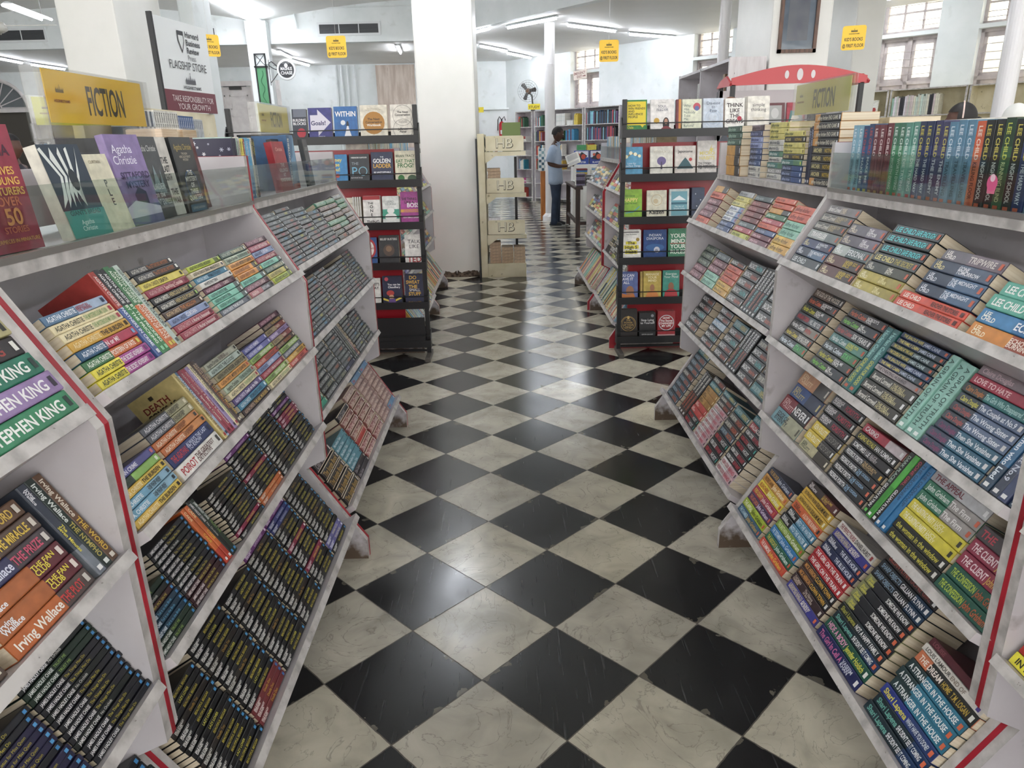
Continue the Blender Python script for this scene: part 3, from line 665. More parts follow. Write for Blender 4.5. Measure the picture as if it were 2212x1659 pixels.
# style: spine colour, second spine colour, split, title 1, its colour, title 2, its colour, extra mark colour
S = {
 'yel': ('#e8d83a', '#b4449c', .48, 'AGATHA CHRISTIE', '#3a4a2a', 'THE SECRET ADVERSARY', '#f4e8f0', '#6a2a70'),
 'grn': ('#3f7a4e', '#e0703a', .46, 'AGATHA CHRISTIE', '#e6efe0', 'POSTERN OF FATE', '#f8eadc', '#d8c84a'),
 'blc': ('#2f5c86', '#c23a56', .44, 'AGATHA CHRISTIE', '#dfe8f2', 'N or M?', '#f6e6e8', '#6fa0d0'),
 'och': ('#dda63a', '#dda63a', .5, 'AGATHA CHRISTIE', '#f0d9a0', 'THE BURDEN', '#3a2a16', '#3a2a16'),
 'crm': ('#ecdcae', '#ecdcae', .5, 'AGATHA CHRISTIE', '#5a5642', 'THE MYSTERIOUS MR QUIN', '#8fae6a', '#b8324a'),
 'stl': ('#5a7ea2', '#a8bfdc', .5, 'AGATHA CHRISTIE', '#e6eef6', 'ABSENT IN\nTHE SPRING', '#a83a4a', '#2a3a5a'),
 'ydc': ('#d8c27a', '#d8c27a', .4, 'AGATHA CHRISTIE', '#7a6a3a', 'DEATH COMES AS THE END', '#6a3a1a', '#c02a2a'),
 'pc1': ('#b03a34', '#4a62a4', .42, 'AGATHA CHRISTIE', '#f0dcd8', 'PARTNERS IN CRIME', '#e8ecf8', '#d8d8e0'),
 'pc2': ('#2e3036', '#3a8a4e', .42, 'AGATHA CHRISTIE', '#e8e8e6', 'BY THE PRICKING', '#e8f4e0', '#8ad0a0'),
 'sit': ('#34363c', '#34363c', .4, 'AGATHA CHRISTIE', '#d6d3cc', 'The SITTAFORD MYSTERY', '#b86a3a', '#e8e6e0'),
 'ylb': ('#e6d45a', '#e6d45a', .4, 'AGATHA CHRISTIE', '#7a6a2a', 'DEATH', '#1c1a16', '#1c1a16'),
 'crs': ('#9c3448', '#9c3448', .4, 'AGATHA CHRISTIE', '#d8a8a8', 'Sparkling Cyanide', '#efc8c0', '#6a1a2a'),
 'blk': ('#24262b', '#24262b', .4, "AGATHA CHRISTIE'S", '#e8e6dc', 'HERCULE POIROT', '#c8b070', '#9ac060'),
 'brn': ('#4a3530', '#4a3530', .4, 'AGATHA CHRISTIE', '#d8b890', 'THE HOLLOW', '#d07a3a', '#e0d0b8'),
 'per': ('#8a9ccc', '#8a9ccc', .4, 'AGATHA CHRISTIE', '#3a4468', 'CURTAIN', '#f0f0f8', '#3a4a6a'),
 'crm2': ('#a8344a', '#a8344a', .4, 'AGATHA CHRISTIE', '#e0a8ac', 'A Murder is Announced', '#f2d8d4', '#701a2c'),
 'lim': ('#b8cc34', '#6a7a34', .8, 'AGATHA CHRISTIE', '#44521a', 'HICKORY', '#3a4a1a', '#c8e060'),
 'pea': ('#e2d2b2', '#e2d2b2', .4, 'AGATHA CHRISTIE', '#5a4a3a', 'DEAD MANS FOLLY', '#2a2a34', '#3a3a5a'),
 'sbl': ('#3f84a8', '#3f84a8', .4, 'AGATHA CHRISTIE', '#cfe4ee', 'POIROTS CASES', '#1e4258', '#dceaf0'),
 'bwp': ('#e8e6e2', '#cfcdc8', .5, '', '#111', 'WHITE PATTERN', '#24242a', '#24242a'),
 'plm': ('#6d3a50', '#5a2e40', .6, 'AGATHA CHRISTIE', '#d8a8b4', 'CARDS', '#e8c8c8', '#2a1a2a'),
 'mnt': ('#7cc8b0', '#4a5a58', .82, 'AGATHA CHRISTIE', '#2f6a5a', 'EVIL', '#2a4a44', '#e8f0ec'),
 'slt': ('#6d7380', '#6d7380', .4, 'AGATHA CHRISTIE', '#d8dce4', 'THE BIG FOUR', '#f0f0f0', '#2a2c34'),
 'slg': ('#3f5750', '#3f5750', .4, 'AGATHA CHRISTIE', '#c8d4c4', 'THE REMARKABLE CASE', '#e4e0b8', '#e8e8e0'),
 'sag': ('#b6c4a8', '#9fb4a0', .5, 'Agatha Christie', '#3a4434', 'THE MOVING FINGER', '#3a5a44', '#a83a34'),
 'org': ('#e8a04a', '#e8a04a', .4, 'AGATHA CHRISTIE', '#7a4a1a', 'MYSTERY OF 3 QUARTERS', '#3a2a1a', '#c8462a'),
 'ora': ('#e8963c', '#5a5148', .8, 'AGATHA CHRISTIE', '#8a4a14', 'HOUSE', '#8a4a14', '#e8d860'),
 'pnk': ('#b04a62', '#b04a62', .4, 'AGATHA CHRISTIE', '#f0c8d0', 'DESTINATION', '#f4dcdc', '#e8c870'),
 'kha': ('#c8bc5a', '#4a4c40', .85, 'AGATHA CHRISTIE', '#5a5420', 'PALE', '#5a5420', '#e8e0a0'),
 'pnk2': ('#c0727a', '#4a4a55', .5, 'AGATHA', '#f2d8d8', 'BERTRAMS', '#c8c8d0', '#202028'),
 'vio': ('#5a5a9c', '#5a5a9c', .4, 'PARTNERS IN CRIME', '#e6e6f4', '', '#111', '#d06a7a'),
 'gnb': ('#3e4a44', '#8cc05a', .45, '', '#c8d8b8', 'ELEPHANTS', '#23402a', '#dce8d0'),
 'rse': ('#6fa8c8', '#8ab8d0', .5, 'A. CHRISTIE', '#e8f2f6', 'THE ROSE AND\nTHE YEW TREE', '#23303a', '#23303a'),
 'bur': ('#dcb040', '#e8c44c', .5, 'AGATHA CHRISTIE', '#f6e6b0', 'THE BURDEN', '#2a2216', '#2a2216'),
 'gry': ('#5d5f68', '#b4b088', .55, 'AGATHA CHRISTIE', '#d4d4d8', "A DAUGHTER'S\nA DAUGHTER", '#34342a', '#e0dcc0'),
 'orb': ('#c86a34', '#e09050', .5, 'AGATHA CHRISTIE', '#f4dcc0', 'UNFINISHED\nPORTRAIT', '#7a3a1a', '#2a2a2a'),
 'aga': ('#2a3a72', '#2a3a72', .4, 'THE AGATHAS', '#d03a3a', 'ALWAYS THE LAST\nTO KNOW', '#c8d0e8', '#141c40'),
 'poi': ('#ece9e4', '#ece9e4', .4, 'POIROT', '#c02a34', 'THE GREATEST\nDETECTIVE', '#6a4a4a', '#3a3a3a'),
 'gcr': ('#b9bca4', '#b9bca4', .4, 'Agatha Christie', '#4a4a40', 'THE MAN IN\nTHE BROWN SUIT', '#5a3a34', '#2a2a2a'),
 'pgr': ('#bccfc4', '#bccfc4', .4, 'AGATHA CHRISTIE', '#3a5048', 'THE CLOCKS', '#2a3834', '#3a4844'),
 'khb': ('#9a906a', '#9a906a', .4, 'AGATHA CHRISTIE', '#2e2a1c', 'ROGER ACKROYD', '#1c1a14', '#1c1a14'),
 'pur': ('#5a4a86', '#5a4a86', .4, 'AGATHA CHRISTIE', '#d8d0ec', 'Death on the Nile', '#f0ecf8', '#d8c8f0'),
 'vil': ('#6a6cb8', '#6a6cb8', .4, 'AGATHA CHRISTIE', '#e0e0f8', 'NEMESIS', '#f0f0ff', '#dcdcf4'),
 'lil': ('#9c84b8', '#9c84b8', .4, 'AGATHA CHRISTIE', '#eee4f8', 'SAD CYPRESS', '#4a3a68', '#2a2238'),
 'lgr': ('#93b85a', '#93b85a', .4, 'AGATHA CHRISTIE', '#2e4a1c', 'CROOKED HOUSE', '#f0f4dc', '#3a4a22'),
 'red': ('#c84a3c', '#c84a3c', .4, 'AGATHA CHRISTIE', '#f4d0c0', 'ENDLESS NIGHT', '#5a1a14', '#2a2a2a'),
 'cor': ('#d85a4c', '#d85a4c', .4, 'AGATHA CHRISTIE', '#f8d8cc', 'CAT AMONG', '#7a1f1a', '#1e1e1e'),
 'dkb': ('#3a2a2c', '#3a2a2c', .4, 'AGATHA CHRISTIE', '#c8a890', 'THE ABC MURDERS', '#d8b050', '#e0d8c8'),
 'tan': ('#a49068', '#8a3a34', .5, 'AGATHA', '#3a3020', 'TAKEN', '#e8d8c0', '#e8d8c0'),
 # crime paperbacks, slim and black
 'jhc': ('#22242a', '#22242a', .4, 'JAMES HADLEY CHASE', '#e4e4e4', 'The Things Men Do', '#c8b83a', '#3a8acc'),
 'jhw': ('#1d2320', '#1d2320', .4, 'JAMES HADLEY CHASE', '#e4e4e4', 'No Orchids', '#e0e0d8', '#3a8acc'),
 'jhm': ('#3a1c22', '#3a1c22', .4, 'JAMES HADLEY CHASE', '#e8dcdc', 'WHY PICK ON ME', '#d8c850', '#3a8acc'),
 'jhn': ('#1c3a50', '#1c3a50', .4, 'JAMES HADLEY CHASE', '#dce8f0', 'Tell It to the Birds', '#6ab8e0', '#3a8acc'),
 'jhg': ('#1f3326', '#1f3326', .4, 'JAMES HADLEY CHASE', '#dfe6df', 'TRUST ME', '#98c05a', '#3a8acc'),
 'jho': ('#d8642a', '#c83a24', .75, 'CADE', '#f8d8a0', 'CADE', '#f0c040', '#e8e8e8'),
 'esg': ('#1e1f22', '#1e1f22', .42, 'ERLE STANLEY\nGARDNER', '#ecebe6', 'BEAUTIFUL BEGGAR', '#d8c63c', '#3f92d2'),
 'esw': ('#1b1c1e', '#1b1c1e', .42, 'ERLE STANLEY\nGARDNER', '#ecebe6', 'LAZY LOVER', '#e6dc4a', '#2a2c30'),
 'esd': ('#2a2622', '#2a2622', .42, 'ERLE STANLEY\nGARDNER', '#dcdad2', 'Deadly Toy', '#c89a3a', '#3f92d2'),
 'esm': ('#8c2444', '#8c2444', .42, 'ERLE STANLEY\nGARDNER', '#f4dce4', 'DARING DIVORCEE', '#f0d84a', '#e8e0e0'),
 'esr': ('#7a2c30', '#7a2c30', .42, 'ERLE STANLEY\nGARDNER', '#f0dcd8', 'Deadly Duo', '#e0b83a', '#3a6ab0'),
 'eso': ('#c8642c', '#c8642c', .42, 'ERLE STANLEY\nGARDNER', '#f8e8d4', 'Foot-loose Doll', '#f4d8a0', '#f0e0d0'),
 'esp': ('#6a2a72', '#6a2a72', .42, 'ERLE STANLEY\nGARDNER', '#f0dcf4', 'GLAMOROUS GHOST', '#e8c8f0', '#e0c8e8'),
 'esb': ('#2a3478', '#2a3478', .42, 'ERLE STANLEY\nGARDNER', '#e0e4f4', 'BLONDE BONANZA', '#c8d0f0', '#3f92d2'),
 'esl': ('#6a68a8', '#6a68a8', .42, 'ERLE STANLEY\nGARDNER', '#f0f0fa', 'TROUBLED TRUSTEE', '#f0e8c0', '#e0e0f0'),
 # nearest left rack
 'kg1': ('#2a8a5a', '#2a8a5a', .4, 'STEPHEN KING', '#f2f2ee', '', '#111', '#16302a'),
 'kg2': ('#9a7cb4', '#9a7cb4', .4, 'STEPHEN KING', '#f2f0f2', '', '#111', '#2e2238'),
 'kg3': ('#1d7a5e', '#1d7a5e', .4, 'STEPHEN KING', '#f2f2ee', '', '#111', '#16302a'),
 'kg4': ('#2e2a2c', '#2e2a2c', .4, 'STEPHEN KING', '#a83a34', '', '#111', '#e8e6e0'),
 'kg5': ('#b8ac78', '#b8ac78', .4, 'STEPHEN KING', '#8a6a3a', '', '#111', '#2a2a22'),
 'iw1': ('#c8642a', '#5a4a46', .62, 'Irving Wallace', '#f4ece0', 'THE PLOT', '#d83a3a', '#c8c0b8'),
 'iw2': ('#b8602c', '#6a2630', .62, 'Irving\nWallace', '#f2f2f4', 'THE FAN\nCLUB', '#e8d43a', '#e0d0c8'),
 'iw3': ('#34345e', '#4a3f44', .55, 'Irving Wallace', '#dce0f4', 'THE PRIZE', '#d84a6a', '#d8d0c8'),
 'iw4': ('#d8862a', '#5a4438', .5, 'Irving Wallace', '#f4e8d0', 'THE MIRACLE', '#e8c03a', '#d8cfc0'),
 'iw5': ('#6a4a34', '#6a4a34', .5, 'Irving Wallace', '#e8dcc8', 'THE WORD', '#e0b43a', '#d8cfc0'),
 'iw6': ('#24342e', '#24342e', .5, 'Irving Wallace', '#dfe6e0', 'THE NYMPHO', '#b8a848', '#d8dcd8'),
 'iw7': ('#3a4250', '#7a828c', .7, 'Irving\nWallace', '#eef0f4', 'The\nSeven Minutes', '#e8d83a', '#f0f0f0'),
 'ind': ('#2a2848', '#2a2848', .5, 'JAMES HADLEY CHASE', '#dcdcf0', 'Lotus for Miss Quon', '#c8b83a', '#4a9ad8'),
 # right middle rack
 'bc1': ('#6a6468', '#6a6468', .06, 'Bernard Cornwell', '#e6e2e0', 'WAR\nLORD', '#d8c8b0', '#d05a3a'),
 'bc2': ('#4c4a48', '#4c4a48', .5, 'Bernard Cornwell', '#d8d4c8', 'SWORD OF\nKINGS', '#b8a878', '#d05a3a'),
 'lcg': ('#9fa6a6', '#6d7a7c', .6, '', '#111', 'TRAVELLER', '#f0f0ee', '#d05a3a'),
 'lcn': ('#2e3c6c', '#2a3358', .5, 'LEE\nCHILD', '#e4d8a0', 'A WANTED\nMAN', '#dfe6f4', '#d05a3a'),
 'lcb': ('#2c3c56', '#4a6a90', .45, 'LEE\nCHILD', '#e2e8f2', 'THE MIDNIGHT\nLINE', '#dfe6f4', '#d05a3a'),
 'lcs': ('#3a454c', '#3a454c', .5, 'LEE CHILD', '#dce4e6', '', '#111', '#d8dde0'),
 'lcp': ('#57505e', '#6d6478', .55, 'LEE\nCHILD', '#e6dcc8', 'THE\nVISITOR', '#f0eef2', '#d05a3a'),
 'lct': ('#a8b4b0', '#4a5e62', .4, 'LEE\nCHILD', '#f4f6f6', 'PERSONAL', '#e8eef0', '#d05a3a'),
 'lcm': ('#5a2e2e', '#3a2c2a', .55, 'LEE\nCHILD', '#f0e2b8', 'NEVER GO\nBACK', '#d8b83a', '#d05a3a'),
 'lck': ('#1e2a30', '#1e2a30', .5, 'LEE CHILD', '#5ae0e6', 'SAFE ENOUGH', '#5ae0e6', '#d05a3a'),
 'lce': ('#343c40', '#3c4648', .5, 'LEE CHILD', '#e6d880', 'THE SECRET', '#b8a850', '#d05a3a'),
 'lco': ('#38403e', '#4a4c40', .5, 'LEE\nCHILD', '#e8e6d8', 'ONE\nSHOT', '#e8e6d8', '#d05a3a'),
 'lca': ('#b8a848', '#a8983c', .5, 'LEE\nCHILD', '#f8f2c8', 'THE\nAFFAIR', '#f0e8a0', '#d05a3a'),
 'lcr': ('#e0503c', '#e0503c', .5, 'LEE CHILD', '#f8ece0', 'REACHER: THE STORIES', '#3a1a16', '#5a1a14'),
 'lcw': ('#6a6470', '#7a6c78', .45, 'LEE\nCHILD', '#f0eee8', 'TRIPWIRE', '#d8d0cc', '#d05a3a'),
 'lcx': ('#38465e', '#4c5e7c', .45, 'LEE\nCHILD', '#f0e2a0', 'GONE\nTOMORROW', '#e8ecf4', '#d05a3a'),
 'lcy': ('#58b09c', '#4aa08e', .5, 'LEE CHILD', '#f2f6f2', 'IN TOO DEEP', '#e8f2ee', '#f0f0f0'),
 'lcz': ('#3a82bc', '#2e6ea8', .5, 'LEE\nCHILD', '#f4f4e8', 'ECHO', '#f0f4f8', '#d05a3a'),
 'lcq': ('#d8842c', '#a8442a', .55, 'LEE\nCHILD', '#f8ecc8', 'ECHO\nBURNING', '#f4e0d0', '#d05a3a'),
 'god': ('#5a463a', '#2e2a28', .6, 'THE GOD OF THE WOODS', '#e0d4c4', '', '#111', '#c8c0b8'),
 'hc1': ('#26292c', '#2e2a2a', .5, 'Harlan Coben', '#e0643c', "NOBODY'S\nFOOL", '#f0f0ee', '#d05a3a'),
 'hc2': ('#2a3432', '#2a3432', .5, 'Harlan Coben', '#d8d43c', 'FOOL ME\nONCE', '#f0f0ee', '#d05a3a'),
 'hc3': ('#34444e', '#34444e', .5, 'HARLAN COBEN', '#d03a44', 'I WILL FIND YOU', '#e8ecee', '#d05a3a'),
 'hc4': ('#3a3c3e', '#8a8478', .55, 'Harlan Coben', '#f0f0ee', 'WIN', '#c83a34', '#d05a3a'),
 'hc5': ('#332e28', '#3c3c3a', .5, 'Harlan Coben', '#e0cc3c', "THE BOY FROM\nTHE WOODS", '#e8e4dc', '#d05a3a'),
 'hc6': ('#1e2c30', '#3a7a4c', .6, 'Harlan Coben', '#dce8f0', 'STAY', '#5ad06a', '#d05a3a'),
 'hc7': ('#1f2622', '#242e38', .5, 'Harlan Coben', '#7ad04a', 'THE\nMATCH', '#f2f2f0', '#d05a3a'),
 'hc8': ('#3c3a40', '#2e3236', .5, 'Harlan Coben', '#c04a4a', 'SIX YEARS', '#e4e4e2', '#d8d8d8'),
 'hc9': ('#3c7a78', '#4a8c7c', .5, 'Harlan Coben', '#dff0ee', 'GONE FOR\nGOOD', '#d8dc4a', '#d05a3a'),
 'hct': ('#1f6a6a', '#24706c', .5, 'Harlan Coben', '#8ad0c8', 'GONE FOR GOOD', '#c8cc3c', '#d05a3a'),
 'jc1': ('#2a4068', '#30466e', .5, 'THE JEALOUS WIFE', '#d8c85a', 'JAMES CAINE', '#b8c4dc', '#d05a3a'),
 'jc2': ('#26345c', '#2e4048', .5, 'THE FAMILY CABIN', '#e0d060', 'JAMES CAINE', '#b8c4dc', '#d05a3a'),
 'jc3': ('#2a4048', '#2a4048', .5, 'THE COUPLE AT THE LAKE', '#e0cc50', 'JAMES CAINE', '#b8ccd0', '#d05a3a'),
 'jc4': ('#b0a4a4', '#968c90', .6, 'THE CHEATING HUSBAND', '#4a4044', '', '#111', '#d05a3a'),
 'bco': ('#3a3834', '#45423c', .5, 'Bernard Cornwell', '#e0dcd4', 'THE PALE\nHORSEMAN', '#c8bc88', '#e0e0e0'),
 'min': ('#8cc4b4', '#8cc4b4', .5, 'A GRAIN OF TRUTH', '#2e5a50', '', '#111', '#e6f0ec'),
 'cd0': ('#8a7880', '#8a7880', .5, 'Claire Douglas', '#c8a8b0', '', '#111', '#c8b8b8'),
 'cd1': ('#b02e44', '#b02e44', .5, 'LOVE TO HATE', '#f4c8c8', '', '#111', '#4a8a4a'),
 'cd2': ('#2e3a3c', '#2e7a78', .35, 'Claire Douglas', '#c8783a', 'The Girls Who Disappeared', '#a8d8d4', '#c8c8c8'),
 'cd3': ('#2e3a48', '#55688a', .35, 'Claire Douglas', '#d0c84a', 'The Couple at No.9', '#e4ecf4', '#d0d0d0'),
 'cd4': ('#363e4c', '#5a6e90', .35, 'Claire Douglas', '#b8504a', 'The Wrong Sister', '#e4ecf4', '#d0d0d0'),
 'cd5': ('#34405a', '#2c6280', .35, 'Claire Douglas', '#8a3a6a', 'Then She Vanishes', '#dfe8ee', '#d0d0d0'),
 'cdw': ('#2f6a98', '#24405a', .7, 'The Woman who Lied', '#dfeaf2', '', '#111', '#e0e0e0'),
 'cdc': ('#44506e', '#343c54', .7, 'The Couple at No.9', '#c8d0e0', '', '#111', '#e0e0e0'),
 'cdn': ('#a89040', '#34406a', .5, 'neighbours', '#f4ecd0', '', '#111', '#e0e0e0'),
 'kf1': ('#c8906a', '#3a3430', .6, 'KEN\nFOLLETT', '#e8c8a0', '', '#111', '#d8d0c0'),
 'kf2': ('#3e5a94', '#1e2e50', .55, 'KEN\nFOLLETT', '#c8b878', '', '#111', '#c8b878'),
 'kf3': ('#8a1e2c', '#24242a', .45, 'KEN\nFOLLETT', '#d8a8a8', 'NEVER', '#f2f2f0', '#e8e8e8'),
 'kf4': ('#6a9aa4', '#a8a88a', .45, '', '#111', 'EDGE OF\nETERNITY', '#1e2a2e', '#4a4a3a'),
 'ode': ('#1e1c1e', '#1e1c1e', .45, 'REVENGE\nODESSA', '#e8e4e4', 'FORSYTH', '#c02e44', '#d8d8d8'),
 'kfy': ('#e0c030', '#34302e', .5, 'KEN FOLLETT', '#f4eecc', 'CIRCLE OF DAYS', '#8a8680', '#e0e0e0'),
 'kfb': ('#bcb48c', '#4a4438', .55, 'KEN\nFOLLETT', '#3a4a3a', '', '#111', '#e0d8c0'),
 'foi': ('#c02a40', '#d8c8cc', .6, 'CASINO', '#f4e8e8', '', '#111', '#e8e8e8'),
 'cas': ('#242220', '#242220', .5, 'CASINO ROYALE', '#d8cc4a', 'IAN FLEMING', '#f0f0f0', '#f0f0f0'),
 'som': ('#2e2c2e', '#2e2c2e', .5, 'SOMETIMES I LIE', '#f0f0f0', 'ALICE\nFEENEY', '#b8b0b0', '#f0f0f0'),
 'fo1': ('#222426', '#222426', .5, 'FREDERICK FORSYTH', '#f2f2f2', 'THE FOURTH\nPROTOCOL', '#c8a870', '#e0a83a'),
 'fo2': ('#222426', '#222426', .5, 'FREDERICK FORSYTH', '#f2f2f2', 'THE ODESSA\nFILE', '#8ab4d4', '#e06a4a'),
 'gfg': ('#1a1e1c', '#1a1e1c', .5, 'DARK PLACES', '#a8c0b0', 'GILLIAN FLYNN', '#e8e8e8', '#5ac84a'),
 'gfl': ('#4ab83a', '#3aa030', .5, '', '#111', '', '#111', '#e8e8e8'),
 'gfb': ('#1a1a1e', '#1a1a1e', .5, 'GONE GIRL', '#c83a4a', 'GILLIAN FLYNN', '#f0f0f0', '#e8e8e8'),
 'gfc': ('#2a7cb8', '#2a7cb8', .5, 'THE GROWNUP', '#1e4a74', '', '#111', '#e8e8e8'),
 'sil': ('#a8a4aa', '#c8c8cc', .5, 'THE APPEAL', '#7a2a34', '', '#111', '#e8e8e8'),
 'frm': ('#2e7a5c', '#a8a09c', .48, 'John Grisham', '#dce8e0', 'The Firm', '#f2f0ee', '#d05a3a'),
 'hun': ('#e0d034', '#e0d034', .5, 'THE HUNTING PARTY', '#fbf6d8', 'LUCY\nFOLEY', '#f4eebc', '#3a3a2a'),
 'wom': ('#22241f', '#22241f', .5, 'the woman in the window', '#c8c03c', '', '#111', '#e0e0d8'),
 'clf': ('#4c4448', '#8a868c', .5, 'THE', '#c83a4a', '', '#111', '#c8c8cc'),
 'cli': ('#9c2e48', '#9c2e48', .5, 'THE CLIENT', '#f0d8dc', 'John Grisham', '#d8a84a', '#d05a3a'),
 'cnf': ('#1f5a4a', '#1f5a4a', .5, 'THE CONFESSION', '#b0c83c', 'John Grisham', '#b85a34', '#d05a3a'),
 'g_b': ('#26304c', '#26304c', .42, 'THE BROKER', '#c89a4a', 'John Grisham', '#c8d0e0', '#d05a3a'),
 'g_o': ('#d8963a', '#d8963a', .42, 'THE STREET LAWYER', '#5a3010', 'John Grisham', '#fbeecc', '#d05a3a'),
 'g_y': ('#e8cc2e', '#e8cc2e', .42, 'BLEACHERS', '#b8322a', 'John Grisham', '#f8f4d8', '#d05a3a'),
 'g_c': ('#b42e48', '#b42e48', .42, 'FORD COUNTY', '#e8d040', 'John Grisham', '#f4dce0', '#d05a3a'),
 'g_p': ('#4c2c58', '#4c2c58', .42, 'THE LAST JUROR', '#e07a4a', 'John Grisham', '#e0d0e8', '#d05a3a'),
 'g_l': ('#a8c02e', '#a8c02e', .42, 'THE APPEAL', '#f4f8d8', 'John Grisham', '#4a5a10', '#d05a3a'),
 'g_s': ('#2c5a78', '#2c5a78', .42, 'THE CHAMBER', '#b8d8e8', 'John Grisham', '#c8a04a', '#d05a3a'),
 'g_g': ('#7a9c34', '#7a9c34', .42, 'THE BRETHREN', '#d8e8a0', 'John Grisham', '#f0f4d8', '#d05a3a'),
 'g_t': ('#2c7cbc', '#2c7cbc', .42, 'THE TESTAMENT', '#d8e8f4', 'John Grisham', '#c8dcf0', '#d05a3a'),
 'g_a': ('#1f6a50', '#1f6a50', .42, 'THE ASSOCIATE', '#e0cc4a', 'John Grisham', '#dcece4', '#d05a3a'),
 'g_r': ('#d84630', '#d84630', .42, 'THE SUMMONS', '#f8e4dc', 'John Grisham', '#f0c03a', '#d05a3a'),
 'reu': ('#3a2c2a', '#6a2c28', .5, 'THE\nREUNION', '#e8e0dc', 'GUILLAUME\nMUSSO', '#d8b04a', '#e0d8d0'),
 'mus': ('#e0b030', '#e0b030', .5, 'THE STRANGER IN THE SEINE', '#2e2410', 'GUILLAUME MUSSO', '#3a2c12', '#f0e8c0'),
 'hkb': ('#e0622c', '#e0622c', .4, 'PAULA\nHAWKINS', '#3a1c14', 'A SLOW FIRE BURNING', '#f8d8c0', '#2a2a2a'),
 'hkw': ('#23282c', '#4a8cb0', .38, 'PAULA\nHAWKINS', '#f0f0f0', 'INTO THE WATER', '#d0e4f0', '#e8e8e8'),
 'prf': ('#e4dfd8', '#e4dfd8', .5, 'THE PERFECT NURSE', '#9a2a30', 'DANIEL HURST', '#4a4444', '#a83a3a'),
 'beg': ('#3c3c9c', '#3c3c9c', .5, "A BEGINNER'S GUIDE TO\nBREAKING AND ENTERING", '#d8c8a0', 'ANDREW\nMURRAY', '#f0e8e0', '#e0643c'),
 'blh': ('#232e56', '#26305c', .42, 'PAULA\nHAWKINS', '#f0f2f8', 'THE BLUE HOUR', '#e0e6f4', '#e0643c'),
 'got': ('#b8242c', '#c82830', .1, 'THE GIRL ON THE TRAIN', '#f6f0f0', '', '#111', '#f0e0e0'),
 'clo': ('#4a2e26', '#26262a', .42, 'MICK HERRON', '#e09a4a', 'CLOWN TOWN', '#e8b03a', '#d8d8d8'),
 'har': ('#3c2a2c', '#3c2a2c', .42, 'THOMAS\nHARRIS', '#d0b8a8', 'The Silence\nof the Lambs', '#c8b4a8', '#d8d0c8'),
 'gfr': ('#2c2220', '#241c1c', .5, 'GILLIAN FLYNN', '#a84a3a', 'GONE GIRL', '#8a3a34', '#d8d8d8'),
 'sho': ('#1a2026', '#1c3a58', .7, 'SHARP OBJECTS', '#8aa8c0', 'GILLIAN FLYNN', '#f0f0f0', '#e8e8e8'),
 'swk': ('#8a8c5a', '#23262a', .16, 'Shari\nLapena', '#d8d04a', 'SOMEONE WE KNOW', '#f4f4f2', '#e0643c'),
 'nah': ('#232a26', '#28343c', .4, 'Shari Lapena', '#a8a83a', 'NOT A HAPPY FAMILY', '#f0f0ee', '#e0643c'),
 'sds': ('#1c2e38', '#1e3c6a', .7, 'Shari Lapena', '#6ab8a8', "SHE DIDN'T SEE IT COMING", '#eef2f4', '#e0643c'),
 'hid': ('#1f5a48', '#1f5a48', .5, 'HIDE A BODY', '#f0a0c8', 'Jennifer Holdich', '#d8d84a', '#e8e8e0'),
 'gic': ('#1f2860', '#1f2860', .6, 'The Girl In Cell A', '#d86aa0', 'VASEEM\nKHAN', '#d0d4e4', '#e8e8e8'),
 'mrn': ('#5a1e28', '#5a1e28', .5, 'LOUISE', '#8a4a50', '', '#111', '#d8a03a'),
 'lou': ('#dcd6cc', '#dcd6cc', .5, "LOUIS L'AMOUR", '#4a443c', 'END OF', '#8a7a6a', '#4a3a8a'),
 'drm': ('#d8744a', '#2a2a28', .22, 'THE DREAM', '#f8ece0', 'HOME  T.M. LOGAN', '#c8a83c', '#e0e0d8'),
 'str': ('#243c40', '#2e7c9c', .3, 'A STRANGER', '#eef2f2', 'IN THE HOUSE', '#f2f6f6', '#e0643c'),
 'whd': ('#2c3c94', '#28407c', .5, 'Shari Lapena', '#e8dc4a', 'WHAT HAVE YOU DONE?', '#dfe8f0', '#e0643c'),
 'def': ('#f0e42e', '#f0e42e', .5, 'IN HER DEFENCE', '#23221a', '', '#111', '#23221a'),
 'det': ('#c0241e', '#a81e1c', .5, 'DETECTIVE', '#f0b03a', '', '#111', '#e8e0d0'),
 'thm': ('#2a1c2c', '#2a1c2c', .5, 'THE LAST', '#e03a9c', '', '#111', '#e8e0e8'),
 'sid': ('#1e1e20', '#1e1e20', .5, 'SIDNEY SHELDON', '#ececea', '', '#111', '#e8e8e8'),
 # far right rack
 'jao': ('#cf9440', '#3c3a3e', .62, '', '#111', '', '#111', '#d8d8d8'),
 'jag': ('#2e5a4c', '#2e5a4c', .3, 'Jeffrey Archer', '#a8c8b4', '', '#111', '#d8e0d8'),
 'jap': ('#7e6c78', '#5e4c58', .7, 'Jeffrey Archer', '#3e3040', '', '#111', '#2e2230'),
 'jan': ('#3a4474', '#3a4474', .3, 'Jeffrey Archer', '#8a94c4', '', '#111', '#c8ccdc'),
 'jal': ('#8a9ad0', '#8a9ad0', .3, 'Jeffrey Archer', '#2e3a74', '', '#111', '#e0e4f0'),
 'jad': ('#2c3c60', '#34508a', .5, 'Jeffrey Archer', '#a8b8dc', '', '#111', '#e0e4f0'),
 'jaw': ('#d0cfc6', '#d0cfc6', .3, 'Jeffrey Archer', '#3e4652', 'HOT\nMONEY', '#5a6478', '#26324e'),
 'jay': ('#d8cc6a', '#d8cc6a', .3, 'Jeffrey Archer', '#4a5a3a', '', '#111', '#7a6a3a'),
 'jar': ('#2e2c28', '#2e2c28', .5, 'ARCHER', '#d8cc8a', 'NOTHING', '#c8a83a', '#d8d8c8'),
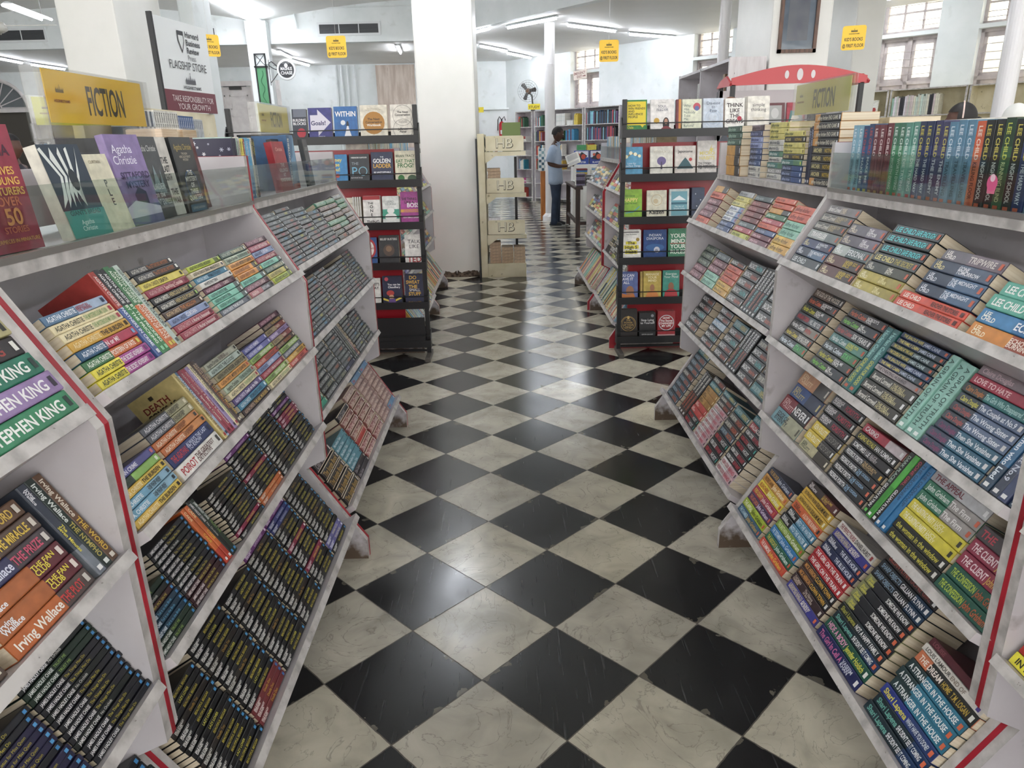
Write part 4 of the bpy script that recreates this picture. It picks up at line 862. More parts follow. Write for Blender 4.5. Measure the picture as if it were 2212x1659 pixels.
 'jat': ('#3e7a78', '#5a8c6a', .6, 'Jeffrey Archer', '#dfe8e4', '', '#111', '#c8d84a'),
 'dbr': ('#26343c', '#26343c', .5, 'DAN BROWN', '#e0e0d8', 'SECRET', '#a8b0b0', '#d8d0c0'),
 'hop': ('#9a9c9a', '#8a8c8c', .5, 'BALDACCI', '#f2f2f0', 'HOPE RISES', '#f0f0ee', '#d8d0c0'),
 'egd': ('#c88a3c', '#24262c', .2, '', '#111', 'Jeffrey Archer END GAME', '#c8c4b0', '#e8e8e8'),
 'jcr': ('#e0664a', '#d85a42', .5, 'Jeffrey Archer', '#8a2c24', '', '#111', '#f0c8b0'),
 'jpl': ('#7a3448', '#6a2c40', .5, 'Jeffrey Archer', '#e0b4bc', '', '#111', '#d8a8a8'),
 'jsi': ('#a8acb0', '#b8bcc0', .5, 'Jeffrey Archer', '#4a5058', '', '#111', '#d8d8d8'),
 'jwb': ('#d8dce0', '#6a8ac0', .7, 'Jeffrey Archer', '#2c4a8c', '', '#111', '#c83a3a'),
 'jmr': ('#7a2c34', '#6a242c', .5, 'Jeffrey Archer', '#c88a84', '', '#111', '#d8a8a8'),
 'jsl': ('#44525a', '#44525a', .5, 'Jeffrey Archer', '#a8b8bc', '', '#111', '#d8d8d8'),
 'jlm': ('#ccd05a', '#ccd05a', .5, 'Jeffrey Archer', '#5a6a2a', '', '#111', '#6a6a2a'),
 'jgn': ('#3c7a58', '#3c7a58', .5, 'Jeffrey Archer', '#c8e0c8', '', '#111', '#d8d8d8'),
 'jpk': ('#c85a68', '#b84a5a', .5, 'Jeffrey Archer', '#f4d0d0', '', '#111', '#f0d8d8'),
 'jmi': ('#8cc8b0', '#8cc8b0', .5, 'Jeffrey Archer', '#3a7a68', '', '#111', '#e8f0e8'),
 'jyo': ('#e8bc4a', '#e0a844', .5, 'Jeffrey Archer', '#7a5a1a', '', '#111', '#f0e0b0'),
 'jdg': ('#2f4438', '#2f4438', .5, 'Jeffrey Archer', '#a8b8a0', '', '#111', '#c8d0c0'),
 'bal': ('#26292c', '#26292c', .5, 'BALDACCI', '#f4f4f2', 'Absolute Power', '#c86a5a', '#d8d8d8'),
 'bat': ('#26292c', '#2f3c40', .5, 'BALDACCI', '#f4f4f2', 'The 6:20 Man', '#6ac0c0', '#d8d8d8'),
 'blb': ('#7aa0c4', '#a8c0d4', .5, 'BALDACCI', '#e8f0f4', '', '#111', '#d8d8d8'),
 'dbt': ('#226a74', '#1f5a64', .5, 'DAN BROWN', '#b8d4d4', 'INFERNO', '#d8c87a', '#d8d8d8'),
 'dbk': ('#2a2c30', '#3a2a28', .5, 'DAN BROWN', '#e0dcd0', 'ORIGIN', '#c85a3a', '#d8d8d8'),
 'dbb': ('#1f2e3c', '#2c4a5c', .5, 'DAN BROWN', '#9ab4c4', 'DIGITAL', '#d86a3a', '#c8ccd0'),
 'dbo': ('#b8863c', '#a8742c', .5, 'DAN\nBROWN', '#4a3414', '', '#111', '#e8d8a8'),
 'dbd': ('#c8403a', '#c8403a', .5, 'DAN\nBROWN', '#f0d0c8', '', '#111', '#e8d8c8'),
 'rcw': ('#d4cfd0', '#c8a0a8', .5, 'ROBIN COOK', '#b03040', 'NANO', '#c8384c', '#28282c'),
 'rck': ('#24282a', '#24282a', .5, 'ROBIN COOK', '#f0f0ee', 'DEATH BENEFIT', '#c83a4a', '#d8d8d8'),
 'rcr': ('#24282a', '#24282a', .5, 'ROBIN COOK', '#d83a44', 'HOST', '#d8d8d8', '#3ab0a0'),
 'lnr': ('#a03038', '#283038', .4, 'BALDACCI', '#f0e0dc', '', '#111', '#d8d8d8'),
 # far left rack: slate box-set sized crime reprints and cased volumes
 'sg1': ('#4d5358', '#4d5358', .5, 'AGATHA CHRISTIE', '#9aa0a4', 'POIROT', '#d0785a', '#d0d2d2'),
 'sg2': ('#50565b', '#50565b', .5, 'AGATHA CHRISTIE', '#9aa0a4', 'POIROT', '#d0cc5a', '#d0d2d2'),
 'sg3': ('#4a5258', '#4a5258', .5, 'AGATHA CHRISTIE', '#a4aaae', 'POIROT', '#6ab0dc', '#d0d2d2'),
 'sg4': ('#565e60', '#565e60', .5, 'AGATHA CHRISTIE', '#a0a6a8', 'MARPLE', '#b8bcbc', '#d0d2d2'),
 'sg5': ('#5a5254', '#5a5254', .5, 'AGATHA CHRISTIE', '#a8a2a4', 'POIROT', '#d06a70', '#d0d2d2'),
 'rh1': ('#6a7076', '#9aa0a4', .5, 'AGATHA CHRISTIE', '#d8dcde', '', '#111', '#b8bcc0'),
 'rh2': ('#5c9c80', '#6ab090', .5, 'AGATHA CHRISTIE', '#c8e0d4', '', '#111', '#b8dccc'),
 'rh3': ('#554c54', '#7a5a5c', .5, 'AGATHA CHRISTIE', '#d8c8c8', '', '#111', '#b8b0b0'),
 'dk1': ('#2f3236', '#3c4044', .5, 'AGATHA CHRISTIE', '#b8bcbc', 'NEMESIS', '#c8ccc8', '#c8c8c8'),
 'dk2': ('#2a2e30', '#35443c', .5, 'TOM CLANCY', '#a8b0ac', 'LOCKED ON', '#c8c4a8', '#c8c8c8'),
 'mtg': ('#3aa080', '#3aa080', .5, 'Agatha', '#c8e8dc', '', '#111', '#d8e8e0'),
 'sud': ('#2e2b2a', '#2e2b2a', .5, 'The Jungle Book', '#b8924a', '', '#111', '#d8d0c8'),
 'sud2': ('#343036', '#343036', .5, 'Dan Carter', '#a8a0a4', '', '#111', '#d8d0c8'),
 'teal': ('#5a9aac', '#5a9aac', .85, 'Marvellous Tales', '#d4e6ec', '', '#111', '#2a2a2a'),
 'brk': ('#9c5a52', '#8a4c48', .5, 'Indian Classics', '#e0c8b8', '', '#111', '#e8e0d8'),
 'bkr': ('#9a4a48', '#8a4242', .5, 'The Great Gatsby', '#e8c8c0', '', '#111', '#e8dcd8'),
 'bxp': ('#b08a80', '#a07c74', .5, 'Collected Works', '#e8d4c8', '', '#111', '#c8a8a0'),
 'bxb': ('#6a9cc4', '#5a8cb8', .5, 'Diary', '#c83a3a', '', '#111', '#e8e8e8'),
 'bxr': ('#b83028', '#c83a30', .5, '', '#111', '', '#111', '#e8c8c0'),
}
ORD = ['first', 'second', 'third', 'fourth', 'fifth', 'sixth', 'seventh', 'eighth', 'ninth', 'tenth', 'eleventh', 'twelfth', 'thirteenth', 'fourteenth', 'fifteenth', 'sixteenth', 'seventeenth', 'eighteenth', 'nineteenth', 'twentieth'] + [a + '-' + b for a in ('twenty', 'thirty', 'forty', 'fifty') for b in ('first', 'second', 'third', 'fourth', 'fifth', 'sixth', 'seventh', 'eighth', 'ninth', 'tenth')]
RN = {'L0': 'nearest left rack', 'L1': 'middle left rack', 'L2': 'far left rack', 'R0': 'nearest right rack', 'R1': 'middle right rack', 'R2': 'far right rack',
      'L3': 'left rack behind the stand', 'L4': 'hindmost left rack', 'R3': 'right rack behind the stand', 'R4': 'hindmost right rack'}
TN = {1: 'top', 2: 'second', 3: 'third', 4: 'fourth', 5: 'bottom'}
CN = [('#1c1e22', 'black'), ('#4a4d52', 'dark grey'), ('#8a8c90', 'grey'), ('#c8c8c8', 'pale grey'), ('#ecebe6', 'white'), ('#26304c', 'navy'), ('#3a4470', 'dark blue'), ('#2c7cbc', 'blue'), ('#8a9ad0', 'light blue'),
      ('#1f5a4a', 'dark green'), ('#2e6a6c', 'teal'), ('#3f9a5e', 'green'), ('#a8c02e', 'lime'), ('#8cc8b0', 'mint'), ('#e6d23a', 'yellow'), ('#dda63a', 'ochre'), ('#e08040', 'orange'), ('#e0503c', 'coral red'), ('#b42038', 'crimson'), ('#7a2c34', 'maroon'),
      ('#4a3228', 'brown'), ('#a08a60', 'tan'), ('#e8dcb8', 'cream'), ('#5a3a78', 'purple'), ('#9a84b8', 'lilac'), ('#b04a9a', 'magenta'), ('#c87880', 'pink'), ('#5a7ea2', 'steel blue')]
def cname(h):
    c = [int(h[i:i + 2], 16) for i in (1, 3, 5)]
    def d(k):
        q = [int(k[i:i + 2], 16) for i in (1, 3, 5)]
        return sum((a - b) ** 2 for a, b in zip(c, q))
    return min(CN, key=lambda p: d(p[0]))[1]
def sname(s):
    a, b, f = s[0], s[1], s[2]
    ca, cb = cname(a), cname(b)
    return ca if ca == cb or f < 0.2 or f > 0.78 else '%s and %s' % (ca, cb)

PILENO = {}
def parse(seq):
    o = []
    for k in seq.split():
        if '*' in k:
            a, n = k.split('*'); o += [a] * int(n)
        else: o.append(k)
    return o
def pile(rk, t, u0, L, H, seq, D=0.125, y=0.0, s0=0.0, note=None, wt=None, name='paperback', rot=0.0, hard=False, jit=1.0):
    """a pile of lying books, spines outwards; seq runs from the bottom book upwards"""
    keys = parse(seq); M0 = RACKS[rk][0] @ tierM(t)
    no = PILENO[(rk, t)] = PILENO.get((rk, t), 0) + 1
    wt = wt or {}
    tot = sum(wt.get(k, 1.0) for k in keys); z = s0 + 0.0006
    for i, k in enumerate(keys):
        th = H * wt.get(k, 1.0) / tot
        M = M0 @ T(u0 + random.uniform(-0.002, 0.002) * jit, y + 0.002 + random.uniform(0, 0.006) * jit, z)
        if rot: M = M @ T(L / 2, 0, 0) @ RZ(rot) @ T(-L / 2, 0, 0)
        st = S[k]
        pos = 'lowest' if i == 0 else ('topmost' if i == len(keys) - 1 else ORD[i] + ' from bottom')
        lab = '%s %s, %s, %s pile, %s shelf, %s' % (sname(st), name.replace('_', ' '), pos, ORD[no - 1], TN[t], RN[rk])
        book(M, L, th - 0.0008, D, k, lab, '%ss on the %s shelf of the %s' % (name.replace('_', ' '), TN[t], RN[rk]), name, hard=hard)
        z += th
def uprights(rk, t, u0, th, H, seq, D=0.125, y=0.0, lean=0.0, name='paperback', back=None):
    keys = parse(seq); M0 = RACKS[rk][0] @ tierM(t)
    no = PILENO[(rk, t, 'u')] = PILENO.get((rk, t, 'u'), 0) + 1
    for i, k in enumerate(keys):
        h = H + random.uniform(-0.003, 0.003)
        B = Matrix(((0, 0, 1, 0), (0, 1, 0, 0), (-1, 0, 0, h), (0, 0, 0, 1)))
        M = M0 @ T(u0 + i * th, y + 0.002 + random.uniform(0, 0.005), 0.001) @ RY(lean) @ B
        lab = '%s upright %s, %s in %s row, %s shelf, %s' % (sname(S[k]), name.replace('_', ' '), ORD[i], ORD[no - 1], TN[t], RN[rk])
        book(M, h, th - 0.001, D, k, lab, 'upright %ss on the %s shelf of the %s' % (name.replace('_', ' '), TN[t], RN[rk]), name)
        if back and i == 0: BOOKS[-1]['back'] = back
def rnd(keys, n): return ' '.join(random.choice(keys.split()) for _ in range(n))

# ---- middle left rack
pile('L1', 2, .053, .188, .150, 'yel yel grn blc och crm crm stl')
uprights('L1', 2, .246, .0185, .194, 'pc1 pc2 pc2 grn grn pgr', D=.13, back=[('r', .34, .52, .37, .58, '#e8dcd8'), ('r', .34, .42, .37, .48, '#e8dcd8')])
pile('L1', 2, .366, .195, .177, 'crm2*2 per brn blk*2 crs ylb sit*2')
pile('L1', 2, .588, .196, .139, 'slt mnt*3 plm bwp sbl pea lim')
pile('L1', 2, .794, .184, .141, 'pnk2 plm mnt ora*2 org sag slg')
pile('L1', 2, .990, .176, .145, 'lim kha slg mnt crs per pnk plm')
pile('L1', 3, .040, .180, .100, 'bur rse*2 bur gnb vio')
pile('L1', 3, .232, .205, .135, 'poi aga orb*2 gry*2', wt={'poi': 1.75, 'aga': 1.6})
uprights('L1', 3, .450, .0155, .184, 'ydc stl crs crm2 lil crm brn dkb', D=.135, back=[('t', 'DEATH', .42, .80, .085, '#8a2a20', .6, 1), ('t', 'COMES AS', .45, .70, .075, '#2a2018', .62, 1), ('t', 'THE END', .45, .60, .07, '#2a2018', .6, 1), ('r', .38, .88, .46, .93, '#3a3024'), ('p', [(.1, .5), (.5, .35), (.9, .45), (.8, .2), (.3, .15)], '#c89a3a')])
pile('L1', 3, .592, .205, .162, 'dkb sbl pur crm sag org khb pgr gcr')
pile('L1', 3, .808, .190, .134, 'crm lgr crm2 per red lgr vil vil')
pile('L1', 3, 1.006, .182, .167, 'cor och slt lgr brn tan lil tan dkb plm')
pile('L1', 4, .030, .148, .107, 'jhg jhg jhn*3 jhm jhw jhg')
pile('L1', 4, .182, .165, .156, 'jhm*3 jhc*2 jhw jhc*3 jhw jhc*2')
uprights('L1', 4, .352, .0155, .163, 'jho jho jhw jhg')
pile('L1', 4, .450, .168, .136, 'esg esm esw esg*2 esd esg esw esg*2 esd esg')
pile('L1', 4, .624, .176, .168, 'eso eso esg esw esg*2 esm esd esg*2 esw esg esp')
pile('L1', 4, .806, .176, .172, 'esw esg esd esd esg*3 esw esg esd esg esw esg esw')
pile('L1', 4, .990, .172, .174, 'esg esw esg*3 esd esg esm*3 esg esp esw esg')
pile('L1', 5, .040, .178, .235, 'esg*2 esw esg*3 esd esg esw*2 esg*2 esd esg esw esg', s0=.004)
pile('L1', 5, .226, .176, .270, 'esr*3 esg esw esg*2 esd esg*2 esw esd esg*2 esw esg esd', s0=.004)
pile('L1', 5, .410, .174, .242, 'esg esw esg*3 esd esg esw esg*3 esd esg esw esg', s0=.004)
pile('L1', 5, .590, .174, .262, 'esg*2 esw esd esg*3 esw esg esd esg*2 esw esg esd esp', s0=.004)
pile('L1', 5, .770, .174, .264, 'esg*2 esw esg esm esg*4 esm esw esg*2 esd esb*2 esp', s0=.004)
pile('L1', 5, .952, .174, .258, 'esg esl*2 esw esg*2 esw esg esd esg*3 esw esg*2 esd', s0=.004)
# ---- nearest left rack
pile('L0', 2, 1.038, .200, .172, 'kg1 kg2 kg3 kg4 kg5', wt={'kg5': .8, 'kg4': .9})
pile('L0', 2, .82, .200, .14, 'kg3 kg4 kg1 kg2')
pile('L0', 3, .970, .185, .175, 'iw1 iw2 iw2 iw3 iw4 iw5')
pile('L0', 3, .76, .185, .12, 'iw4 iw3 iw1 iw2')
uprights('L0', 3, 1.168, .021, .180, 'iw7 iw6 iw5')
pile('L0', 4, 1.055, .178, .172, 'jhc*3 jhw jhc*4 jhw jhc*2 jhg*2 jhw')
pile('L0', 4, .870, .178, .150, 'ind*5 jhc ind*4 jhc*2')
pile('L0', 5, 1.055, .178, .24, 'jhg*3 jhw jhc*4 jhg jhw*3 jhc*2', s0=.004)
pile('L0', 5, .870, .178, .20, 'ind*4 jhc*6 jhg*2', s0=.004)
# ---- middle right rack
S.update({
 'ua': ('#7fb4cc', '#7fb4cc', .5, 'LEE CHILD', '#dfeef4', 'WITHOUT FAIL', '#2a5a70', '#d05a3a'),
 'ub': ('#274a7a', '#2c5a94', .3, 'LEE CHILD', '#c84a4a', 'MAKE ME', '#e4ecf4', '#d8c83a'),
 'uc': ('#742a36', '#742a36', .3, 'LEE CHILD', '#e8dcd8', 'NOTHING TO LOSE', '#a84a50', '#c8a050'),
 'ud': ('#3a7a5c', '#4a9a6c', .3, 'LEE CHILD', '#dfece4', 'WORTH DYING', '#c8dccc', '#d05a3a'),
 'ue': ('#5a9c8a', '#7cbcaa', .3, 'LEE CHILD', '#e8f2ee', 'DIE TRYING', '#dfeee8', '#d05a3a'),
 'uf': ('#26345c', '#2e3c74', .3, 'LEE CHILD', '#d8c84a', 'THE HARD WAY', '#e0e4f0', '#d05a3a'),
 'ug': ('#3c3c68', '#484a78', .3, 'LEE CHILD', '#d8cc5a', 'THE ENEMY', '#e4e4f0', '#d05a3a'),
 'uh': ('#5a8cae', '#6a94b4', .3, 'LEE CHILD', '#dceaf4', 'TRAVELLING', '#3a5a70', '#d05a3a'),
 'ui': ('#e0603a', '#e8744a', .3, 'LEE CHILD', '#f8e8d8', 'KILLING FLOOR', '#6a2a1a', '#d05a3a'),
 'uj': ('#24282a', '#2e3234', .3, 'LEE CHILD', '#d8c84a', 'NIGHT SCHOOL', '#e8e8e4', '#d05a3a'),
 'uk': ('#2c4a36', '#3c6a44', .3, 'LEE CHILD', '#c8d04a', 'RUNNING BLIND', '#d8e0a0', '#d05a3a'),
 'ux': ('#e0d8c8', '#d0c4ac', .5, 'COLLECTION', '#5a5040', '', '#111', '#8a7a6a'),
 'uy': ('#a8c4bc', '#a8c4bc', .5, 'MYSTERIES', '#4a5a54', '', '#111', '#8a7a6a'),
 'uz': ('#5aa8d4', '#4a90c8', .5, 'DETECTIVE', '#e8f0f4', '', '#111', '#e8e8e8'),
 'uyb': ('#e0d04a', '#4a8ac8', .4, 'MYSTERY', '#2a3a5a', 'STORIES', '#e8f0f4', '#e8e8e8'),
 'ur': ('#a8202c', '#b02834', .5, 'SHERLOCK', '#f4e0d8', '', '#111', '#e8e8e8'),
 'ush': ('#2a5a8c', '#2a5a8c', .5, 'SHERLOCK HOLMES', '#f0ece0', '', '#111', '#c82a2a'),
 'unv': ('#232a48', '#232a48', .5, 'ARCHER', '#a8b0d0', '', '#111', '#c8c8d0'),
})
# ---- middle right rack
uprights('R1', 1, .080, .0325, .190, 'ua ua ub ub uc uc uc ud ud ue ue uf uf ug ug uh uh uh ui uj uj uk uj uf uh ub uc uj ue ug uk ui uh', D=.13, y=.02)
pile('R1', 2, .062, .204, .208, 'lcs lcb lcn lcg bc2 bc2 bc1')
pile('R1', 2, .276, .198, .165, 'lcm lcm lct lcp lcp')
pile('R1', 2, .483, .205, .190, 'lca*2 lco lce lck*3')
pile('R1', 2, .735, .205, .115, 'lcb lcb lcx lcw', s0=.044)
pile('R1', 2, .695, .245, .042, 'lcr lcr', D=.15)
pile('R1', 2, .972, .205, .124, 'lcq lcz lcy lcy')
pile('R1', 3, .070, .200, .207, 'hc6 hc5 hc4 hc3 hc2 hc1 god')
pile('R1', 3, .325, .205, .198, 'hc7 hc2 hc6 hc9 hc8 hc7 hc1')
uprights('R1', 3, .540, .031, .190, 'hct hct')
pile('R1', 3, .606, .200, .198, 'bco*3 jc4 jc2 jc1 jc3 jc3 jc2 jc1', wt={'bco': 1.7})
uprights('R1', 3, .818, .029, .195, 'min min min')
pile('R1', 3, .912, .203, .207, 'cd5*3 cd4*2 cd3 cd2 cd1 cd0')
uprights('R1', 3, 1.122, .025, .180, 'cdw cdc cdn cdw')
pile('R1', 4, .078, .206, .197, 'kf4 kf3 kf2 kf1')
pile('R1', 4, .308, .185, .193, 'kfb kfy kfy ode ode ode')
pile('R1', 4, .512, .205, .182, 'fo2*3 fo1 som cas foi')
uprights('R1', 4, .730, .021, .192, 'gfg gfl gfb gfc gfc')
pile('R1', 4, .840, .200, .195, 'wom wom hun hun frm frm sil')
pile('R1', 4, 1.046, .175, .165, 'cnf cnf cli cli clf')
pile('R1', 5, .055, .204, .199, 'g_s g_l g_p g_c g_y g_o g_b')
pile('R1', 5, .285, .200, .272, 'g_r g_a g_t g_g hkw hkw hkb mus mus reu')
pile('R1', 5, .520, .198, .258, 'beg har clo clo got got blh blh beg prf')
pile('R1', 5, .740, .222, .298, 'gic hid sds nah swk swk swk swk sho sho gfr', wt={'gic': 1.25, 'hid': 1.2})
pile('R1', 5, 1.008, .205, .235, 'sds sds whd str str str drm lou mrn', wt={'lou': .7, 'mrn': .7})
# ---- nearest right rack
pile('R0', 4, .035, .21, .10, 'def det thm thm')
pile('R0', 5, .035, .20, .12, 'sid sid thm det')
pile('R0', 3, .035, .20, .12, 'cd5 cd4 lcb lcw')
pile('R0', 2, .035, .20, .12, 'lcz lcq lcy lcb')
uprights('R0', 1, .035, .034, .190, 'uj ui uh uc ub ud')
# ---- far right rack
W2 = {'jao': 1.6, 'egd': 1.15, 'jar': 1.1}
pile('R2', 1, .110, .200, .215, 'jao jao jao jag jag jag', wt=W2)
pile('R2', 1, .345, .150, .215, 'jaw jaw jad jad jad jal jal jan jap', y=.03)
pile('R2', 1, .520, .200, .22, 'jaw hop jat jaw jat jaw jaw jay jay jay', y=.05)
pile('R2', 1, .735, .200, .185, 'jad jad jad jat jar jay jay jar jay', y=.03)
uprights('R2', 1, .945, .022, .195, 'unv unv', y=.04)
pile('R2', 1, 1.010, .200, .235, 'egd jar jar jar jar egd egd egd egd', y=.03)
pile('R2', 2, .085, .200, .192, 'jcr jpl jpl jpl jcr jao')
pile('R2', 2, .440, .180, .190, 'jad jad jwb jwb jwb jay jay jsi')
pile('R2', 2, .655, .195, .185, 'jlm jpk jsl jmr jmr jmr jmr jsl')
pile('R2', 2, .875, .195, .194, 'jpl jpl jad jcr jpk jgn jao jcr jcr')
pile('R2', 2, 1.085, .172, .180, 'jyo jyo jmi jmi jcr jcr')
pile('R2', 3, .088, .190, .170, 'jpl jpl jdg jdg jdg')
pile('R2', 3, .295, .190, .162, 'jmi jmi jpl jpl jsl')
pile('R2', 3, .505, .180, .162, 'jyo jyo jcr jcr jcr bal')
pile('R2', 3, .705, .178, .187, 'bal bat bal bal bat')
uprights('R2', 3, .895, .030, .190, 'bal bat bal bal bat')
pile('R2', 3, 1.060, .178, .165, 'bal bat bal bal')
pile('R2', 4, .055, .195, .188, 'bal bal bat bal bal')
pile('R2', 4, .360, .175, .190, 'bal bat bal blb bal bal')
pile('R2', 4, .580, .172, .182, 'bal bal bat bal dbt')
uprights('R2', 4, .770, .030, .188, 'bal bat bal bal')
pile('R2', 4, .905, .165, .180, 'bal bal bat bal dbk')
pile('R2', 4, 1.080, .175, .160, 'dbt dbk dbk dbt')
pile('R2', 5, .090, .190, .300, 'dbb*4 dbk dbb*3 dbt')
uprights('R2', 5, .330, .036, .235, 'dbk dbk dbk', D=.14)
pile('R2', 5, .455, .165, .255, 'rcr rcr dbd dbd dbo dbo dbo dbt dbk')
pile('R2', 5, .635, .165, .245, 'rcw*7 dbk dbk dbt')
pile('R2', 5, .815, .165, .240, 'rcr rck rcr dbb dbk dbk dbt')
pile('R2', 5, 1.000, .175, .270, 'rcw rcw rck rck rcr rcr rck lnr dbt')
# ---- far left rack
SG = 'sg1 sg2 sg3 sg4 sg5'
uprights('L2', 1, .078, .0148, .200, 'crs ux uy ux uy ux ux uyb uyb ur uz uz uz ux uj uj', y=.05)
for i, (n, h) in enumerate(((13, .200), (13, .204), (11, .188), (9, .160))):
    pile('L2', 2, .052 + .170 * i, .166, h, rnd(SG, n))
pile('L2', 2, .740, .166, .186, 'sg1 sg4 rh3 rh2 rh3 rh1 rh3 rh2', name='hardback', hard=True)
pile('L2', 2, .912, .160, .186, 'rh3 rh3 rh2 rh2 rh3 rh1 rh3 rh2', name='hardback', hard=True)
pile('L2', 2, 1.082, .160, .195, 'rh1 rh1 rh3 rh1 rh3 rh2 rh2 rh1', name='hardback', hard=True)
for i, (n, h) in enumerate(((11, .165), (11, .175), (11, .175), (11, .185), (10, .165), (10, .168), (12, .185))):
    pile('L2', 3, .042 + .171 * i, .166, h, rnd(SG, n))
pile('L2', 4, .035, .16, .15, 'mtg*4 dk1 dk1 dk2')
pile('L2', 4, .205, .168, .165, 'dk1 dk2 dk1 dk1 dk2 dk1 dk1')
pile('L2', 4, .380, .168, .170, 'dk2 sg4 sg1 sg4 sg4 sg1 dk1 sg4')
pile('L2', 4, .555, .168, .172, 'unv sg1 sg4 sg4 sg1 sg4 sg4 sg1 dk1')
uprights('L2', 4, .740, .022, .180, 'dk1 dk2 dk1 tan')
pile('L2', 4, .850, .168, .172, 'dk1 sg2 dk1 dk2 sg3 dk1 sg2 sg1 dk1 dk2')
pile('L2', 4, 1.025, .168, .160, 'dk1 sg2 dk1 dk2 sg3 dk1 sg2 sg1 dk1')
pile('L2', 5, .035, .21, .21, 'sud sud sud sud sud2', name='hardback', hard=True)
pile('L2', 5, .255, .19, .18, 'sud2 sud2 teal teal teal teal teal teal')
pile('L2', 5, .460, .19, .23, 'bkr bkr bxr brk bkr brk sud2', name='hardback', hard=True)
pile('L2', 5, .665, .19, .25, 'bkr bkr brk brk brk brk bxp', name='hardback', hard=True)
pile('L2', 5, .870, .175, .26, 'bxp*9 bxb')
pile('L2', 5, 1.055, .165, .26, 'bxb bxp*8 bxb')
# ---- racks beyond the stands: small in the photo
FAR = 'jcr jyo jmi jpl sg1 sg4 bal jwb jlm jaw red crm sbl vil esg kha pea'.replace('red', 'red')
for rk in ('R3', 'R4', 'L3', 'L4'):
    for t_ in (2, 3, 4):
        x = .04
        while x + .17 < 1.23:
            pile(rk, t_, x, .168, random.uniform(.13, .185), rnd(FAR, random.randint(5, 7)))
            x += .172 + random.choice((0, 0, .01))
    uprights(rk, 5, .04, .022, .26, rnd('jyo jlm uz jmi bxr crm ux grn red rse jaw kfy unv', 52), D=.2)
    uprights(rk, 1, .05, .03, .2, rnd('ux uy jaw tan ux uz', 36), D=.14, y=.05)

# ------------------------------------------------------------------ books on the open tops behind, facing covers
def face(M, W, H, Th, base, els, label, group, hard=False, name='display_book', spine=None, cat='book'):
    """cover faces local -y; M: local x right, z up, origin at the lower left of the cover plane"""
    B = Matrix(((0, 1, 0, 0), (0, 0, -1, 0), (-1, 0, 0, H), (0, 0, 0, 1)))
    S_ = (base, spine or base, .99, '', '#111', '', '#111', None)
    book(M @ T(0, Th, 0) @ B, H, Th, W, S_, label, group, name, cat, els, hard)
t1 = RACKS['L1'][0] @ tierM(1)
FG = 'books standing cover out on the top shelf of the middle left rack'
def fl(u, W, H, Th, lean, yaw, base, els, label, y=.07, spine=None, roll=0):
    face(t1 @ T(u, y, .002) @ RZ(yaw) @ RX(-lean) @ RY(roll), W, H, Th, base, els, label, FG, spine=spine)
fl(.125, .135, .215, .045, 6, -6, '#a02c44', [('t', 'AGATHA', .5, .80, .085, '#4a1a34', .9, 1), ('t', 'DETECTIVES\nAND YOUNG\nADVENTURERS', .5, .56, .06, '#e8b04a', .9, 1), ('t', 'OVER', .62, .40, .07, '#d86a4a', .5, 1), ('t', '50', .62, .28, .13, '#e08a4a', .6, 1), ('t', 'STORIES', .6, .175, .05, '#d06a4a', .6, 1), ('t', 'MASTERPIECES IN MINIATURE', .5, .09, .03, '#e8b04a', .9)], 'crimson book about detectives and over 50 stories, leftmost behind the glass guard')
fl(.355, .12, .185, .028, 13, -6, '#e4ded0', [('r', 0, .3, 1, 1, '#2a3a4c')] + [('p', [(.1 * k_, .95 - .05 * (k_ % 3)), (.1 * k_ + .07, .97 - .04 * (k_ % 2)), (.32 + .05 * k_, .66), (.22 + .04 * k_, .42), (.06 + .07 * k_, .33), (.18 + .04 * k_, .5), (.26 + .05 * k_, .66)], '#dfe4e0') for k_ in range(0, 10, 2)] + [('e', .55, .62, .1, .12, '#1c2a34'), ('r', .0, .0, 1, .3, '#3a9a90'), ('t', "GIANT'S BREAD", .5, .27, .05, '#2a4a4a', .8, 1), ('t', 'Agatha\nChristie', .45, .13, .05, '#e8f4f0', .7)], 'white and teal book with dark wave pattern, tilted forward behind the glass', y=.055, spine='#3a9a90')
fl(.475, .10, .165, .028, 14, -4, '#e0d8bc', [('t', 'P\nL\nE', .6, .5, .09, '#2a3a44', .3, 1), ('t', 'CURTAIN', .5, .9, .04, '#7a6a4a', .7)], 'pale cream leaning book with large dark letters behind the glass', y=.05)
fl(.60, .13, .205, .02, 10, -6, '#8a74ac', [('t', 'Agatha\nChristie', .4, .78, .09, '#f0ecf8', .7), ('t', 'SITTAFORD\nMYSTERY', .55, .5, .075, '#3a2c5c', .85, 1), ('r', 0, 0, 1, .22, '#6a6a94'), ('p', [(.35, .2), (.35, .34), (.5, .42), (.7, .36), (.7, .2)], '#3c3c60'), ('p', [(0, .2), (.3, .27), (1, .18), (1, .1), (0, .08)], '#c8c4dc')], 'lilac Sittaford mystery book leaning behind the glass guard', y=.06)
fl(.735, .12, .20, .025, 8, 0, '#3a4044', [('t', 'Agatha Christie', .5, .86, .07, '#d8d8d4', .8), ('p', [(.2, .35), (.3, .62), (.4, .38), (.55, .66), (.7, .36), (.8, .6), (.85, .3)], '#7a9094'), ('t', 'MURDER\non the\nORIENT EXPRESS', .5, .3, .07, '#b8c0c0', .86, 1)], 'slate book about a murder on a train, behind the glass guard', y=.07)
fl(.86, .065, .20, .02, 8, 0, '#d4cfc6', [('t', 'THE\nLAST\nDEATH', .35, .6, .08, '#2a2a2e', .6, 1), ('t', 'THE\nWAR', .5, .25, .08, '#34343a', .7, 1)], 'pale grey book between the slate and the blue one behind the glass', y=.075)
